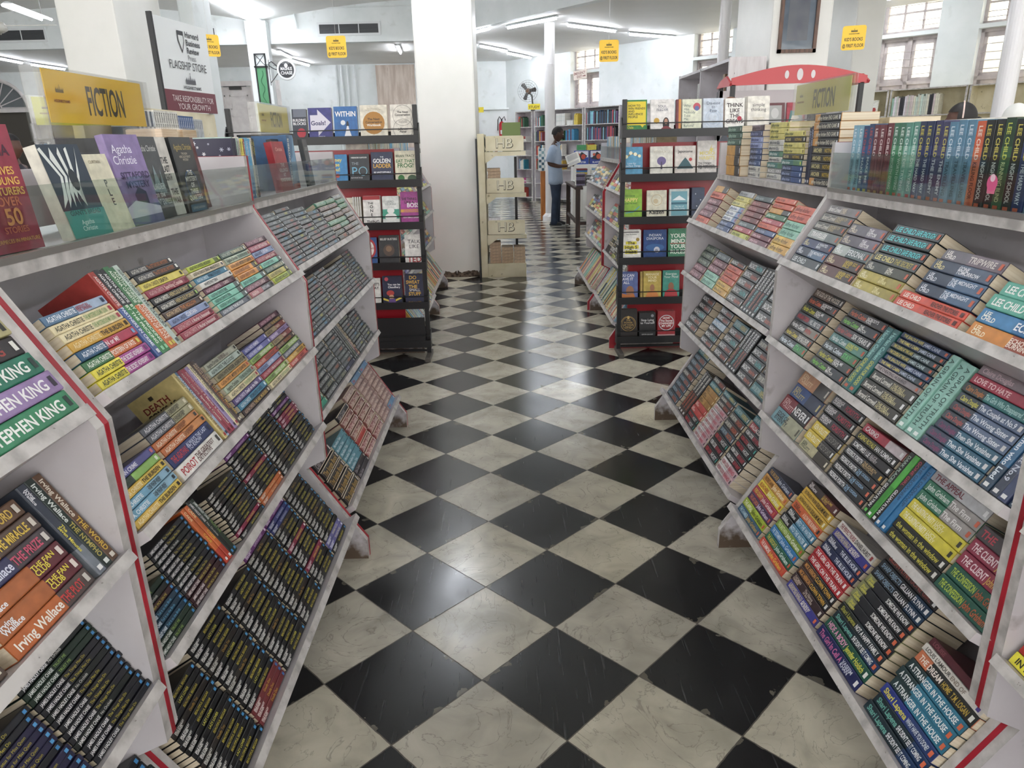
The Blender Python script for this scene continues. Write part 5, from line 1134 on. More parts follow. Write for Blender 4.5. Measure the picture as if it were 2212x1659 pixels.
fl(.935, .13, .20, .03, 7, 0, '#24282c', [('t', 'Agatha Christie', .5, .87, .075, '#c8a848', .85), ('t', 'THE NEW\nHERCULE POIROT\nMYSTERY', .5, .74, .03, '#d8c8b0', .7), ('o', .5, .35, .33, .03, '#2e5a94'), ('t', 'THE\nMYSTERY\nOF\nTHREE\nQUARTERS', .5, .36, .062, '#e8e4d8', .82, 1), ('r', .1, .0, .9, .1, '#3a6a8a'), ('t', 'SOPHIE HANNAH', .5, .05, .035, '#e8e4d8', .8)], 'black Three Quarters mystery book with blue spine and gold lettering', y=.07, spine='#34508c')
fl(1.072, .07, .20, .02, 8, 0, '#6a3434', [('t', 'The\nChristie', .3, .75, .09, '#e8d8d0', .6), ('p', [(.1, .1), (.3, .4), (.5, .15), (.8, .35), (.8, .05)], '#c89a4a')], 'reddish brown book at the right end behind the glass guard', y=.09)
for q in range(5):
    pass
uprights('L1', 1, .665, .022, .195, 'sit sit', y=.12)
# killings and sherlock volumes on the far left rack
t2_ = RACKS['L2'][0] @ tierM(1)
FG = 'books standing cover out on the top shelf of the far left rack'
def fl2(u, W, H, Th, lean, yaw, base, els, label, y=.05, spine=None, roll=0):
    face(t2_ @ T(u, y, .002) @ RZ(yaw) @ RX(-lean) @ RY(roll), W, H, Th, base, els, label, FG, spine=spine)
fl2(.475, .11, .19, .03, 8, -6, '#a82c34', [('t', 'Christie', .5, .85, .07, '#e8b0a0', .8), ('t', 'THE\nKILLINGS\nAT\nKINGFISHER', .5, .4, .07, '#f0e4dc', .85, 1)], 'red killings book standing behind the far left glass guard', y=.02)
fl2(.585, .09, .20, .02, 8, 0, '#2e2e30', [('r', .2, .3, .8, .75, '#4a4c50'), ('t', 'MYSTERIES', .5, .86, .06, '#c8c8c4', .8)], 'dark grey book between two red ones on the far left rack')
uprights('L2', 1, .68, .038, .215, 'ush', D=.14, y=.04)
fl2(.73, .13, .215, .03, 3, 4, '#4a7aa8', [('p', [(.0, .1), (.9, .4), (1, .95), (.9, 1), (.5, .6), (0, .5)], '#7aa8cc'), ('r', 0, 0, 1, .1, '#b83a34')], 'blue picture book turned sideways at the end of the far left rack', y=.05, spine='#a8282e')
fl2(.93, .12, .20, .02, 6, 6, '#34373c', [('c', .5, .4, .2, '#a03030'), ('t', 'CLASSIC', .5, .8, .07, '#c8c8c8', .8)], 'dark book with a red disc low behind the far left glass', y=.03)

# objects on the open middle of the left racks
def M_at(x, y, z, yaw=0): return T(x, y, z) @ RZ(yaw)
PG = 'shrink wrapped books on the top of the middle left rack'
for i, (yy, lab) in enumerate(((2.50, 'tan shrink wrapped book block, left of the two behind the glass'), (2.66, 'tan shrink wrapped book block, right of the two behind the glass'))):
    t = thing('wrapped_book_block', lab, 'book', M_at(-1.13, yy, 1.286, 90), PG)
    mb = MB(); mb.bbox(0, .125, 0, .12, 0, .235, noise_mat('tan_page_block', '#b89a78', '#cdb394', 6, .35, stretch=(1, 1, 30)), bev=.006); obj('page_block', mb, t)
    mb = MB(); mb.box(-.004, .129, -.004, .124, 0, .239, glass_mat('shrink_film', (.97, .97, .97, 1), .12, .10)); obj('shrink_film', mb, t)
for q in range(2):
    t = thing('snowflake_gift_box', '%s navy snowflake-patterned box at the near end of the far left rack top' % ('nearer' if q == 0 else 'farther'), 'box', RACKS['L2'][0] @ tierM(1) @ T(.032 + q * .02, .03, .001), 'snowflake boxes on the far left rack')
    mb = MB(); mb.bbox(0, .0185, 0, .15, 0, .198, mat('#23213a', .4), bev=.002); obj('box_body', mb, t)
    p = PR()
    for k in range(46):
        x = .008 + .134 * random.random(); y = .01 + .178 * random.random(); c = random.choice(('#e8e8f0', '#d8c878', '#b8bcd0')); r = random.uniform(.003, .007)
        for a_ in (0, pi / 3, 2 * pi / 3):
            p.poly([(x + r * cos(a_) + r * .16 * sin(a_), y + r * sin(a_) - r * .16 * cos(a_)), (x + r * cos(a_) - r * .16 * sin(a_), y + r * sin(a_) + r * .16 * cos(a_)), (x - r * cos(a_) - r * .16 * sin(a_), y - r * sin(a_) + r * .16 * cos(a_)), (x - r * cos(a_) + r * .16 * sin(a_), y - r * sin(a_) - r * .16 * cos(a_))], c)
            p.z = 0
    p.obj('snowflake_print', t, Matrix(((0, 0, -1, -.0006), (-1, 0, 0, .15), (0, 1, 0, 0), (0, 0, 0, 1))))

# second gondola behind with the white flagship sign board
t = thing('low_bookcase', 'pale bookcase under the white flagship store sign board', 'bookcase', M_at(-2.06, 4.25, 0, 90))
mb = MB(); mb.box(0, 1.9, .0, .5, 0, 1.46, LAM); mb.box(-.02, 1.92, .28, .34, 1.46, 1.72, CREAM); obj('body', mb, t)
BG = 'business books lined up on the pale bookcase under the sign board'
def biz(u, th, h, a, b_, lab, txt='', c='#222'):
    B = Matrix(((0, 0, 1, 0), (0, 1, 0, 0), (-1, 0, 0, h), (0, 0, 0, 1)))
    book(M_at(-2.06, 4.25, 0, 90) @ T(u, .05, 1.461) @ B, h, th - .001, .15, (a, b_, .4, txt, c, '', '#111', None), lab, BG)
u = .12
for i in range(9): biz(u, .026, .215, '#1f3a5c' if i % 2 else '#dfe2e4', '#e4e6e8' if i % 2 else '#23405e', '%s slim business book, %s from the left under the sign board' % ('blue and white' if i % 2 else 'white and blue', ORD[i])); u += .026
for i in range(11): biz(u, .03, .225, '#e6e3da', '#e6e3da', 'white business book, %s of the white row under the sign board' % ORD[i], 'Review Press', '#23242a'); u += .03
for i in range(8): biz(u, .03, .205, '#2c5a9c', '#34649f', 'blue business book, %s of the blue row under the sign board' % ORD[i], 'Strategy', '#d8e4f4'); u += .03
for i in range(5): biz(u, .03, .19, '#c8cdd0', '#b8c0c4', 'pale grey business book, %s of the grey row right of the blue ones' % ORD[i], 'Notes', '#3a4a6a'); u += .03
# cream books lying behind the upright row on the right
for i, (y0, z, d) in enumerate(((2.42, 1.43, .2), (2.42, 1.462, .2))):
    pass
def cream(x, y, z, L, th, c, lab, D=.2): book(M_at(x, y, z, -90), L, th, D, (c, c, .5, '', '#111', '', '#111', None), lab, 'large books lying behind the upright row on the right')
for i in range(7):
    cream(1.26 + .004 * (i % 2), 2.86 - .01 * (i % 3), 1.286 + i * .031, .40, .031, '#e0cfa9' if i % 2 else '#dcc9a4', 'long cream book behind the right upright row, %s from the bottom' % ORD[i], D=.17)
for i in range(4):
    cream(1.27, 2.40, 1.286 + i * .045, .25, .045, '#8a888c' if i > 1 else '#c8b898', '%s book stacked behind the right upright row, %s from the bottom' % ('grey' if i > 1 else 'tan', ORD[i]), D=.16)
    cream(1.27, 2.12, 1.286 + i * .045, .28, .045, '#24303c' if i > 1 else '#c8b898', '%s book stacked nearer behind the right upright row, %s from the bottom' % ('navy' if i > 1 else 'tan', ORD[i]), D=.16)
cream(1.27, 2.40, 1.467, .53, .018, '#ece8dc', 'white ream lying on the grey and navy books behind the right upright row', D=.16)
cream(1.27, 1.80, 1.286, .26, .20, '#c8d4ca', 'pale mint box file behind the right upright row', D=.16)
cream(1.27, 1.51, 1.286, .30, .235, '#8a2c40', 'maroon box lying behind the right upright row', D=.16)
t = thing('cupcake_sticker', 'tiny pink cupcake sticker on the right glass guard', 'sticker', RACKS['R1'][0] @ T(.80, .1335, 1.345))
p = PR(); p.poly([(-.012, -.018), (.012, -.018), (.015, 0), (-.015, 0)], '#e06a8a'); p.disc(0, .004, .017, '#e8508a'); p.disc(0, .014, .008, '#f0c8d8'); p.obj('sticker_print', t, RX(90))

# ------------------------------------------------------------------ sign holders
def castle(p, x, y, s, c):
    p.rect(x - .5 * s, y - .12 * s, x + .5 * s, y + .10 * s, c)
    for k in range(-2, 3):
        p.poly([(x + k * .2 * s - .06 * s, y + .1 * s), (x + k * .2 * s + .06 * s, y + .1 * s), (x + k * .2 * s, y + (.5 if k == 0 else .25) * s)], c)
def holder(M, W, label, card, txt, tc, dz=0):
    t = thing('sign_holder', label, 'sign', M, 'clear sign holders on the racks')
    mb = MB(); mb.box(-.014, W + .03, -.002, .001, 0, .175, ACRYL); mb.box(-.014, W + .03, .008, .011, 0, .175, ACRYL); mb.box(-.014, -.011, -.002, .04, 0, .175, ACRYL); mb.box(-.014, W + .03, -.002, .06, -.003, 0, ACRYL); obj('acrylic_stand', mb, t)
    mb = MB(); mb.box(0, W, .003, .005, .062, .170, mat(card, .5)); c = obj('card', mb, t)
    p = PR(); p.text(txt, W * .56, .052, .062, tc, 'c', W * .40, 1); castle(p, W * .12, .066, .03, '#7a6a2a'); p.text('HIGGINBOTHAMS', W * .12, .045, .006, '#7a2a24', 'c', W * .14, 1)
    obj('card_print', p.mb, c, T(0, .0026, .062) @ RX(90))
holder(M_at(-.97, 1.64, 1.452, 90), .43, 'clear stand with yellow FICTION card on the middle left rack', '#e3bb38', 'FICTION', '#3c3c30')
holder(M_at(-.97, 3.03, 1.452, 90), .40, 'clear stand with pale yellow FICTION card on the far left rack', '#d8cc6a', 'FICTION', '#6a684a')
holder(M_at(1.14, 2.97, 1.466, -90), .46, 'clear stand with olive FICTION card on the far right rack', '#bdb45e', 'FICTION', '#55563f')
holder(M_at(-1.9, 3.1, 1.50, 60), .40, 'clear stand with lime MANAGEMENT card behind the left FICTION stand', '#c8c83a', 'MANAGEMENT', '#6a6c2a')
# ================================================================== BLACK METAL STANDS
def stand(x0, x1, Y, label, red_panel=True):
    t = thing('book_display_stand', label, 'display stand', T(x0, Y, 0))
    Wd = x1 - x0
    for x in (0, Wd - .03):
        mb = MB(); mb.bbox(x, x + .03, .0, .03, .02, 1.70, BLACKM, bev=.003); mb.box(x, x + .03, .03, .075, 1.40, 1.43, BLACKM); mb.box(x, x + .03, .03, .075, .1, .13, BLACKM)
        for z in SZ: mb.prism([(-.035, z - .03), (.04, z - .03), (.04, z + .10), (.0, z + .10), (-.035, z + .05)], 0, x - .006 if x == 0 else x + .03, x if x == 0 else x + .036, BLACKM)
        obj('post', mb, t)
        mb = MB(); mb.bbox(x, x + .035, -.14, .10, 0, .035, mat('#4a4642', .5), bev=.004); obj('foot', mb, t)
    for k, z in enumerate(SZ):
        mb = MB(); mb.box(.03, Wd - .03, -.03, .09, z - .004, z, BLACKM); mb.bbox(0.0, Wd, -.036, -.03, z - .025, z + .025, BLACKM, bev=.001); mb.box(.03, Wd - .03, .08, .09, z, z + .05, BLACKM)
        so = obj('shelf', mb, t)
        mb = MB(); mb.tube([(0, -.034, z + .062), (Wd, -.034, z + .062)], .0035, BLACKM, 6); obj('rail', mb, t)
    mb = MB(); mb.box(.0, Wd, .03, .05, .035, .05, BLACKM); obj('base_bar', mb, t)
    if x0 < 0: mb = MB(); mb.box(.03, Wd - .03, -.028, -.02, .10, .30, BLACKM); obj('tray_front', mb, t)
    return t
SZ = (.107, .388, .665, .937, 1.213, 1.49)
stand(.770, 2.02, 4.90, 'black metal stand of cover-out books right of the aisle')
stand(-1.80, -.560, 4.92, 'black metal stand of cover-out books left of the aisle')
mb = MB(); mb.box(.86, 1.58, 5.012, 5.035, .05, 1.43, REDP); mb.box(.80, 1.2, 5.005, 5.011, .03, .11, LAMEDGE); tag(obj('red_end_panel', mb), 'glossy red end panel behind the right black stand', 'panel')
mb = MB(); mb.box(-1.46, -.74, 5.016, 5.035, .13, 1.43, REDP); tag(obj('red_end_panel', mb), 'glossy red end panel behind the left black stand', 'panel')

def P2X(px, side, row): return (.773 + (px - (1344, 1342, 1340, 1336, 1334, 1331)[row]) * .00304) if side > 0 else (-.568 + (px - (903, 907, 912, 919, 926, 932)[row]) * .00304)
def cov(side, row, p0, p1, H, base, els, label, Th=.025, n=1, lean=9, dz=0, spine=None):
    x0, x1 = P2X(p0, side, row), P2X(p1, side, row); Y = 4.90 if side > 0 else 4.92
    for i in range(n):
        face(T(x0 + .004, Y + .02 + i * (Th + .003), SZ[5 - row] + .002 + dz) @ RX(-lean), x1 - x0 - .008, H, Th, base, els if i == 0 else [], label if i == 0 else '%s copy behind the %s' % (ORD[i], label.replace('book ', '').replace('with ', '').replace(' the ', ' ')),
             'cover-out books on the %s black stand' % ('right' if side > 0 else 'left'), spine=spine)
W_ = '#f0eee8'
cov(1, 0, 1348, 1399, .208, '#2f8a3e', [('r', .12, .24, .95, .95, '#ecd024'), ('l', 'HOW TO\nWIN FRIENDS\nAND\nINFLUENCE\nPEOPLE', .17, .66, .062, '#2e3a1c', .75, 1), ('p', [(.7, .25), (.88, .25), (.8, .17)], '#ecd024'), ('l', 'Dale\nCarnegie', .13, .13, .07, '#ecd024', .8)], 'green and yellow cover-out book, leftmost on the top row, right stand')
cov(1, 0, 1404, 1457, .208, '#e8e4e2', [('t', 'SOUL\nFEEDER', .5, .74, .075, '#2c3a5c', .8), ('c', .26, .36, .12, '#c89a2a'), ('e', .66, .26, .14, .2, '#241c1e'), ('e', .66, .34, .075, .085, '#b98368'), ('p', [(.4, 0), (.95, 0), (.9, .12), (.72, .2), (.6, .2), (.45, .12)], '#8a2a34'), ('t', 'TANI PANDEY', .5, .9, .025, '#8a8484', .6)], 'white book with gold seal and a woman in red, top row, right stand')
cov(1, 0, 1459, 1472, .205, '#7a2c3a', [('r', .5, 0, 1, 1, '#d88a3a')], 'dark red and orange book edge between two covers, top row, right stand', Th=.035)
cov(1, 0, 1472, 1516, .205, '#dfe2c8', [('l', 'Why\nHas\nNobody\nTold\nMe\nThis\nBefore?', .08, .5, .075, '#3e5c5a', .85), ('c', .75, .77, .19, '#c84a5a'), ('c', .75, .72, .12, '#5a6aa8')], 'pale green-cream book with a round red badge, top row, right stand')
cov(1, 0, 1517, 1563, .208, '#c8d4e4', [('o', .5, .4, .4, .02, '#a8bcd8'), ('o', .5, .4, .28, .02, '#a8bcd8'), ('t', 'Dis-ease\nto\nEase', .5, .74, .085, '#2c3c64', .8)], 'pale blue glossy book with thin circles, top row, right stand')
cov(1, 0, 1564, 1608, .205, W_, [('t', 'THiNK\nLIKE\nTHE\nGREATS', .5, .55, .12, '#3c2c30', .9, 1), ('c', .75, .38, .12, '#c02c44')], 'white book with bold mixed letters and red dot, top row, right stand')
cov(1, 0, 1612, 1662, .215, '#ece8dc', [('t', 'simple\nthinking', .5, .68, .1, '#2a2a2c', .85), ('t', 'tackling problems\nwith simplicity', .5, .35, .035, '#b8a878', .8)], 'cream simple thinking book, rightmost on the top row, right stand', n=4, Th=.02)
cov(1, 1, 1341, 1391, .195, '#4a9cc8', [('p', [(.1, .6), (.5, .82), (.95, .7), (.9, .66), (.5, .77), (.12, .55)], '#8a7a4a'), ('c', .25, .68, .08, '#f0ecc8'), ('c', .45, .8, .08, '#f4f0d0'), ('c', .66, .76, .08, '#f4f0d0'), ('c', .85, .7, .07, '#f0ecc8'), ('t', 'Love for\nImperfect Things', .5, .42, .06, '#e0eef6', .85), ('p', [(.0, .0), (.22, .0), (.2, .3), (.12, .45), (.06, .3)], '#1e3444')], 'blue book with cream blossoms, leftmost on the second row, right stand')
cov(1, 1, 1405, 1457, .195, '#dedbd0', [('t', 'YOSHUKU', .5, .82, .08, '#b8b09a', .75), ('e', .5, .52, .2, .14, '#6a5a94'), ('p', [(.46, .25), (.54, .25), (.52, .5), (.48, .5)], '#4a4060'), ('t', 'Art of Manifesting', .5, .1, .035, '#4a4a4a', .6)], 'off-white book with a purple tree, second row, right stand')
cov(1, 1, 1459, 1507, .195, '#d8cfc8', [('t', 'Japonisme', .5, .82, .085, '#3a3438', .9, 1), ('p', [(.1, .25), (.35, .5), (.5, .62), (.65, .5), (.9, .25)], '#2e5a64'), ('c', .75, .55, .08, '#c83a3a'), ('t', 'Erin Niimi', .5, .1, .035, '#4a4a4a', .6)], 'beige book with a teal mountain and red sun, second row, right stand')
cov(1, 1, 1508, 1553, .225, '#d2ccc8', [('t', 'MICRO\nHABITS', .5, .58, .1, '#d8c86a', .9, 1), ('p', [(.6, .7), (.75, .9), (.72, .78), (.85, .78), (.66, .62), (.7, .7)], '#d8c86a'), ('l', 'Tiny Changes\nthat Supercharge\nHigh Performance', .05, .3, .05, '#3a3438', .9, 1)], 'taller greige book with gold letters, second row, right stand')
cov(1, 2, 1342, 1391, .20, '#8cc02a', [('t', 'HAPPY', .45, .65, .12, '#f0e070', .7, 1), ('t', 'YOU CAN BE', .42, .78, .04, '#2e5a1c', .6, 1), ('t', 'NO MATTER WHAT', .45, .53, .04, '#2e5a1c', .65, 1), ('p', [(.2, .2), (.6, .24), (.9, .42), (.88, .45), (.6, .29), (.2, .23)], '#5aa8a8')], 'lime green book, leftmost on the third row, right stand')
cov(1, 2, 1399, 1446, .19, '#dcd8c0', [('o', .5, .66, .28, .03, '#c8b48a'), ('c', .45, .62, .12, '#cdb98f'), ('t', 'Kaizen', .5, .25, .14, '#26262a', .85, 1)], 'cream book with big handwritten title and pale ring, third row, right stand')
cov(1, 2, 1449, 1496, .195, '#c8d4d0', [('r', .1, .1, .9, .92, '#6aa8b8'), ('p', [(.15, .62), (.5, .78), (.85, .62)], '#e8f0f2'), ('r', .1, .48, .9, .55, '#2e6a80'), ('t', 'The Art of\nSimple Living', .5, .38, .05, '#e4f0f0', .7)], 'pale teal book with a snowy peak, third row, right stand')
cov(1, 2, 1499, 1530, .20, '#2c3c5c', [('c', .3, .8, .05, '#a8b4c8'), ('c', .7, .6, .05, '#a8b4c8'), ('c', .4, .4, .05, '#a8b4c8'), ('c', .75, .25, .05, '#a8b4c8')], 'dark blue speckled books at the end of the third row, right stand', n=3, Th=.018)
cov(1, 3, 1341, 1388, .20, W_, [('r', .1, .92, .9, .945, '#2a2a2a'), ('t', 'Mel Robbins', .5, .86, .05, '#2a2a2a', .6), ('r', .22, .52, .78, .62, '#e8d82e'), ('r', .12, .37, .88, .49, '#e8d82e'), ('r', .18, .2, .82, .32, '#e8d82e'), ('t', 'The\nHigh 5\nHabit', .5, .42, .11, '#22241f', .8, 1), ('c', .83, .68, .09, '#a88a2e')], 'white and yellow High 5 book, leftmost on the fourth row, right stand', n=3, Th=.022)
cov(1, 3, 1391, 1446, .20, '#234a8c', [('t', 'INDIAN\nDIASPORA', .5, .76, .085, '#dfe6f2', .8), ('e', .5, .4, .4, .12, '#2e62a4'), ('c', .58, .32, .13, '#c8ccd8'), ('c', .56, .28, .08, '#8a90a8')], 'blue book with world map, fourth row, right stand')
cov(1, 3, 1447, 1494, .205, '#3a8a64', [('t', 'YOUR\nMIND\nYOUR\nRULES', .5, .5, .13, '#e8f0e4', .85, 1), ('r', .1, .5, .9, .52, '#c83a3a')], 'green book with white capitals, fourth row, right stand')
cov(1, 4, 1334, 1382, .185, '#5a6cac', [('t', 'YOU CAN\nHAVE IT\nALL', .42, .76, .1, '#e8ecf6', .8, 1), ('e', .6, .3, .2, .2, '#a8704c'), ('p', [(.1, 0), (.9, 0), (.8, .2), (.5, .16), (.2, .22)], '#d87a34')], 'periwinkle book with a seated figure in orange, fifth row, right stand', n=3, Th=.02)
cov(1, 4, 1385, 1393, .19, '#b89a4a', [], 'tan book edge between the blue and gold covers, fifth row, right stand', Th=.03)
cov(1, 4, 1392, 1436, .19, '#c8ac48', [('t', 'MANAGE\nYOUR\nMIND', .5, .78, .085, '#f0e4b0', .85, 1), ('e', .5, .4, .13, .13, '#a8704c'), ('p', [(.1, .0), (.9, .0), (.8, .2), (.6, .3), (.4, .3), (.2, .2)], '#e0843a')], 'gold book with a robed figure, fifth row, right stand', n=2, Th=.02)
cov(1, 4, 1437, 1478, .195, '#3a9a88', [('t', 'Energize\nYour Mind', .5, .82, .08, '#e8f4f0', .85), ('e', .5, .42, .17, .15, '#9a6444'), ('p', [(.08, .0), (.92, .0), (.85, .25), (.62, .33), (.38, .33), (.15, .25)], '#c8343a')], 'teal book with a figure in red, fifth row, right stand')
cov(1, 5, 1336, 1381, .20, '#241d1c', [('o', .5, .5, .42, .03, '#a8843c'), ('o', .5, .52, .34, .02, '#a8843c'), ('t', 'THE\nPOWER\nOF YOUR\nMIND', .5, .5, .06, '#c8a050', .55), ('e', .5, .72, .07, .06, '#c8a050')], 'black and gold ornate book, leftmost on the bottom row, right stand', n=3, Th=.02)
cov(1, 5, 1383, 1424, .175, '#222426', [('t', 'Stop Lying\nto Yourself', .5, .65, .085, '#f0f0ee', .85), ('c', .8, .88, .09, '#8a8c90'), ('t', 'SIMON GILHAM', .5, .12, .05, '#d8d8d4', .7)], 'black book with white title, bottom row, right stand', n=5, Th=.018)
cov(1, 5, 1426, 1470, .185, '#a81c26', [('o', .5, .55, .44, .04, '#c8ccd0'), ('t', 'HOW\nThe Secret\nCHANGED\nMY LIFE', .5, .58, .075, '#f2f2f0', .8, 1), ('r', 0, 0, 1, .1, '#c8a0a0')], 'crimson book with silver ring, bottom row, right stand', n=4, Th=.018)

cov(-1, 0, 634, 668, .20, '#2e3444', [('r', .1, .75, 1, 1, '#6a7080'), ('t', 'BUILDING\nBLOCKS', .5, .6, .08, '#e8e8ec', .9, 1), ('e', .6, .25, .3, .15, '#c83040')], 'dark book with red device, leftmost on the top row, left stand')
cov(-1, 0, 669, 722, .205, '#3c3c8c', [('p', [(.08, .3), (.4, .3), (.4, .15), (.95, .55), (.4, .95), (.4, .78), (.08, .78)], '#d8d4e4'), ('t', 'Goals!', .42, .54, .13, '#2a2a64', .7, 1), ('l', 'How to\nGet Everything', .4, .1, .045, '#d8d8ec', .55)], 'violet book with a big white arrow, top row, left stand')
cov(-1, 0, 724, 777, .21, '#2c6cb4', [('t', 'WITHIN', .5, .78, .15, '#f2f2f0', .88, 1), ('c', .38, .52, .1, '#dfe4ea'), ('p', [(.42, .12), (.72, .12), (.64, .3), (.6, .42), (.54, .42), (.5, .3)], '#e4e6ea'), ('p', [(.5, .42), (.64, .42), (.6, .56), (.54, .56)], '#26303c')], 'blue book with chess pieces, top row, left stand')
cov(-1, 0, 780, 841, .215, '#e2dac8', [('c', .5, .48, .4, '#b87c2e'), ('t', 'The Next\nConversation', .5, .55, .065, '#2c2620', .74, 1), ('t', 'Workbook', .5, .42, .065, '#f2ece0', .7, 1), ('t', 'Jefferson Fisher', .5, .05, .06, '#3a342c', .8, 1), ('t', 'Practical Exercises for\nArguing Less and Talking More', .5, .88, .028, '#9a8a6a', .8)], 'cream workbook with an ochre disc, top row, left stand')
cov(-1, 0, 845, 901, .215, '#e6e0d4', [('o', .5, .68, .4, .012, '#5a544c'), ('o', .5, .28, .4, .012, '#5a544c'), ('t', 'The Next\nConversation', .5, .74, .06, '#2c2620', .76, 1), ('t', 'ARGUE LESS,\nTALK MORE', .5, .5, .032, '#6a645c', .5), ('t', 'Jefferson\nFisher', .5, .25, .06, '#2c2620', .66, 1)], 'cream book with two thin rings, rightmost on the top row, left stand')
cov(-1, 1, 704, 750, .19, '#2c86c8', [('t', 'Money\nEase\nYou!', .4, .66, .12, '#e8d84a', .75, 1), ('c', .5, .28, .1, '#c8503a'), ('t', 'Karl Hanger', .5, .1, .05, '#e8f0f4', .7)], 'bright blue money book, leftmost on the second row, left stand')
cov(-1, 1, 752, 798, .19, '#2a3038', [('t', 'VIRENDER KAPOOR', .5, .88, .045, '#e8e8e8', .8, 1), ('t', 'THE', .3, .68, .09, '#9aa8b0', .5), ('t', 'P', .25, .42, .28, '#6ab4d8', .5), ('o', .68, .42, .22, .04, '#7ab8d0'), ('t', 'ADVANTAGE', .35, .2, .05, '#c8ccd0', .6)], 'charcoal book with big blue P and ring, second row, left stand')
cov(-1, 1, 800, 850, .20, '#242c54', [('t', 'THE', .5, .84, .045, '#e8ecf4', .4), ('t', 'GOLDEN', .5, .72, .13, '#f0f0f2', .82, 1), ('t', 'LADDER', .5, .56, .13, '#e0a83a', .82, 1), ('t', 'BE UNSTOPPABLE', .5, .35, .05, '#e8ecf4', .8, 1)], 'navy book with white and gold capitals, second row, left stand')
cov(-1, 1, 852, 906, .205, '#dfd8bc', [('t', 'BRIAN TRACY', .45, .84, .07, '#4a5a3c', .8, 1), ('t', 'EAT THAT', .45, .68, .1, '#3c7a3c', .8, 1), ('t', 'FROG!', .45, .54, .13, '#2e6e34', .8, 1), ('c', .25, .14, .14, '#2e7a34'), ('e', .72, .12, .2, .12, '#3a5a3a')], 'cream book with green capitals and frog, rightmost on the second row, left stand')
cov(-1, 2, 735, 776, .185, '#ded8c4', [('t', 'simple', .4, .8, .06, '#8a8a70', .6)], 'off-white book at the left end of the third row, left stand', n=2)
for q in range(4): cov(-1, 2, 757 + 5 * q, 763 + 5 * q, .19, '#d8d8d4', [], 'thin white book edge, %s of four, third row, left stand' % ORD[q], Th=.09, lean=5)
cov(-1, 2, 779, 820, .195, '#eeece8', [('r', 0, .87, 1, 1, '#c02c34'), ('t', 'THE', .45, .75, .07, '#26262a', .5, 1), ('t', 'O\nN\nE', .5, .5, .1, '#1e1e20', .5, 1), ('t', 'THING', .55, .12, .1, '#1e1e20', .8, 1)], 'white and red ONE THING book, third row, left stand', n=4, Th=.02)
cov(-1, 2, 822, 862, .19, '#e4e8e4', [('r', 0, .22, 1, .55, '#3aa488'), ('e', .5, .5, .22, .1, '#eef0ec'), ('e', .5, .28, .35, .14, '#eef0ec'), ('t', 'LEAD\nYOURSELF', .5, .77, .07, '#7a8a88', .7)], 'white and green book, third row, left stand', n=2)
cov(-1, 2, 863, 912, .215, '#b43a9a', [('t', 'SHE THINKS\nLIKE A', .42, .74, .075, '#3a1c34', .7, 1), ('t', 'BOSS', .6, .6, .13, '#f2e8f0', .6, 1), ('r', 0, .38, 1, .47, '#e0a03a'), ('t', 'LEADERSHIP', .5, .425, .06, '#c84a9a', .85, 1), ('t', 'NEW FEMALE LEADERS', .5, .22, .045, '#f0e0ec', .8, 1)], 'magenta book with orange band, rightmost on the third row, left stand', n=2)
cov(-1, 3, 775, 812, .19, '#2c5ca4', [('e', .5, .6, .45, .35, '#c83038'), ('e', .5, .6, .32, .27, '#e8e4e0'), ('t', 'THE\nPEACEMAKER', .5, .66, .07, '#a82a30', .8, 1)], 'blue book with a red ringed badge, fourth row, left stand')
cov(-1, 3, 814, 862, .20, '#3a3c40', [('t', 'BELIEF BUSTERS', .5, .88, .07, '#d8d8d4', .85, 1), ('e', .5, .5, .28, .2, '#5c4a40'), ('e', .5, .55, .15, .1, '#8a6a50')], 'dark shrink-wrapped book, fourth row, left stand', n=3)
cov(-1, 3, 873, 918, .205, '#eceae6', [('t', 'TALK\nLIKE', .5, .68, .12, '#3c3c42', .75), ('t', 'TED', .5, .17, .18, '#b82a34', .8, 1)], 'white book with red TED lettering, fourth row, left stand')
cov(-1, 4, 790, 820, .185, '#e4e2dc', [('t', "ARTIST'S\nWAY", .5, .7, .1, '#2c2c30', .8, 1)], 'white book at the left end of the fifth row, left stand')
cov(-1, 4, 822, 869, .195, '#232a4c', [('c', .22, .9, .1, '#d84a5a'), ('t', 'You can be\nChaudhary', .6, .66, .07, '#f0f0f4', .7, 1), ('e', .4, .4, .2, .1, '#c83a34'), ('e', .45, .26, .13, .08, '#d8a47a'), ('p', [(.25, .02), (.7, .02), (.62, .2), (.34, .2)], '#6a4a94'), ('p', [(.02, .16), (.3, .1), (.3, .16), (.02, .24)], '#e0c83a'), ('p', [(.98, .2), (.66, .1), (.66, .17), (.98, .27)], '#e0c83a')], 'navy comic book with a red and yellow drawing, fifth row, left stand', n=3, Th=.02)
cov(-1, 4, 874, 921, .205, '#232a4e', [('t', 'DO\nSWEAT\nTHE', .42, .74, .115, '#e8b43a', .7, 1), ('t', 'SMALL', .5, .47, .09, '#f0f0f0', .8), ('t', 'STUFF', .5, .34, .11, '#e8b43a', .8, 1), ('t', 'Sarah Lonsdale', .5, .06, .05, '#e8b43a', .8)], 'navy book with yellow capitals, rightmost on the fifth row, left stand', n=2)

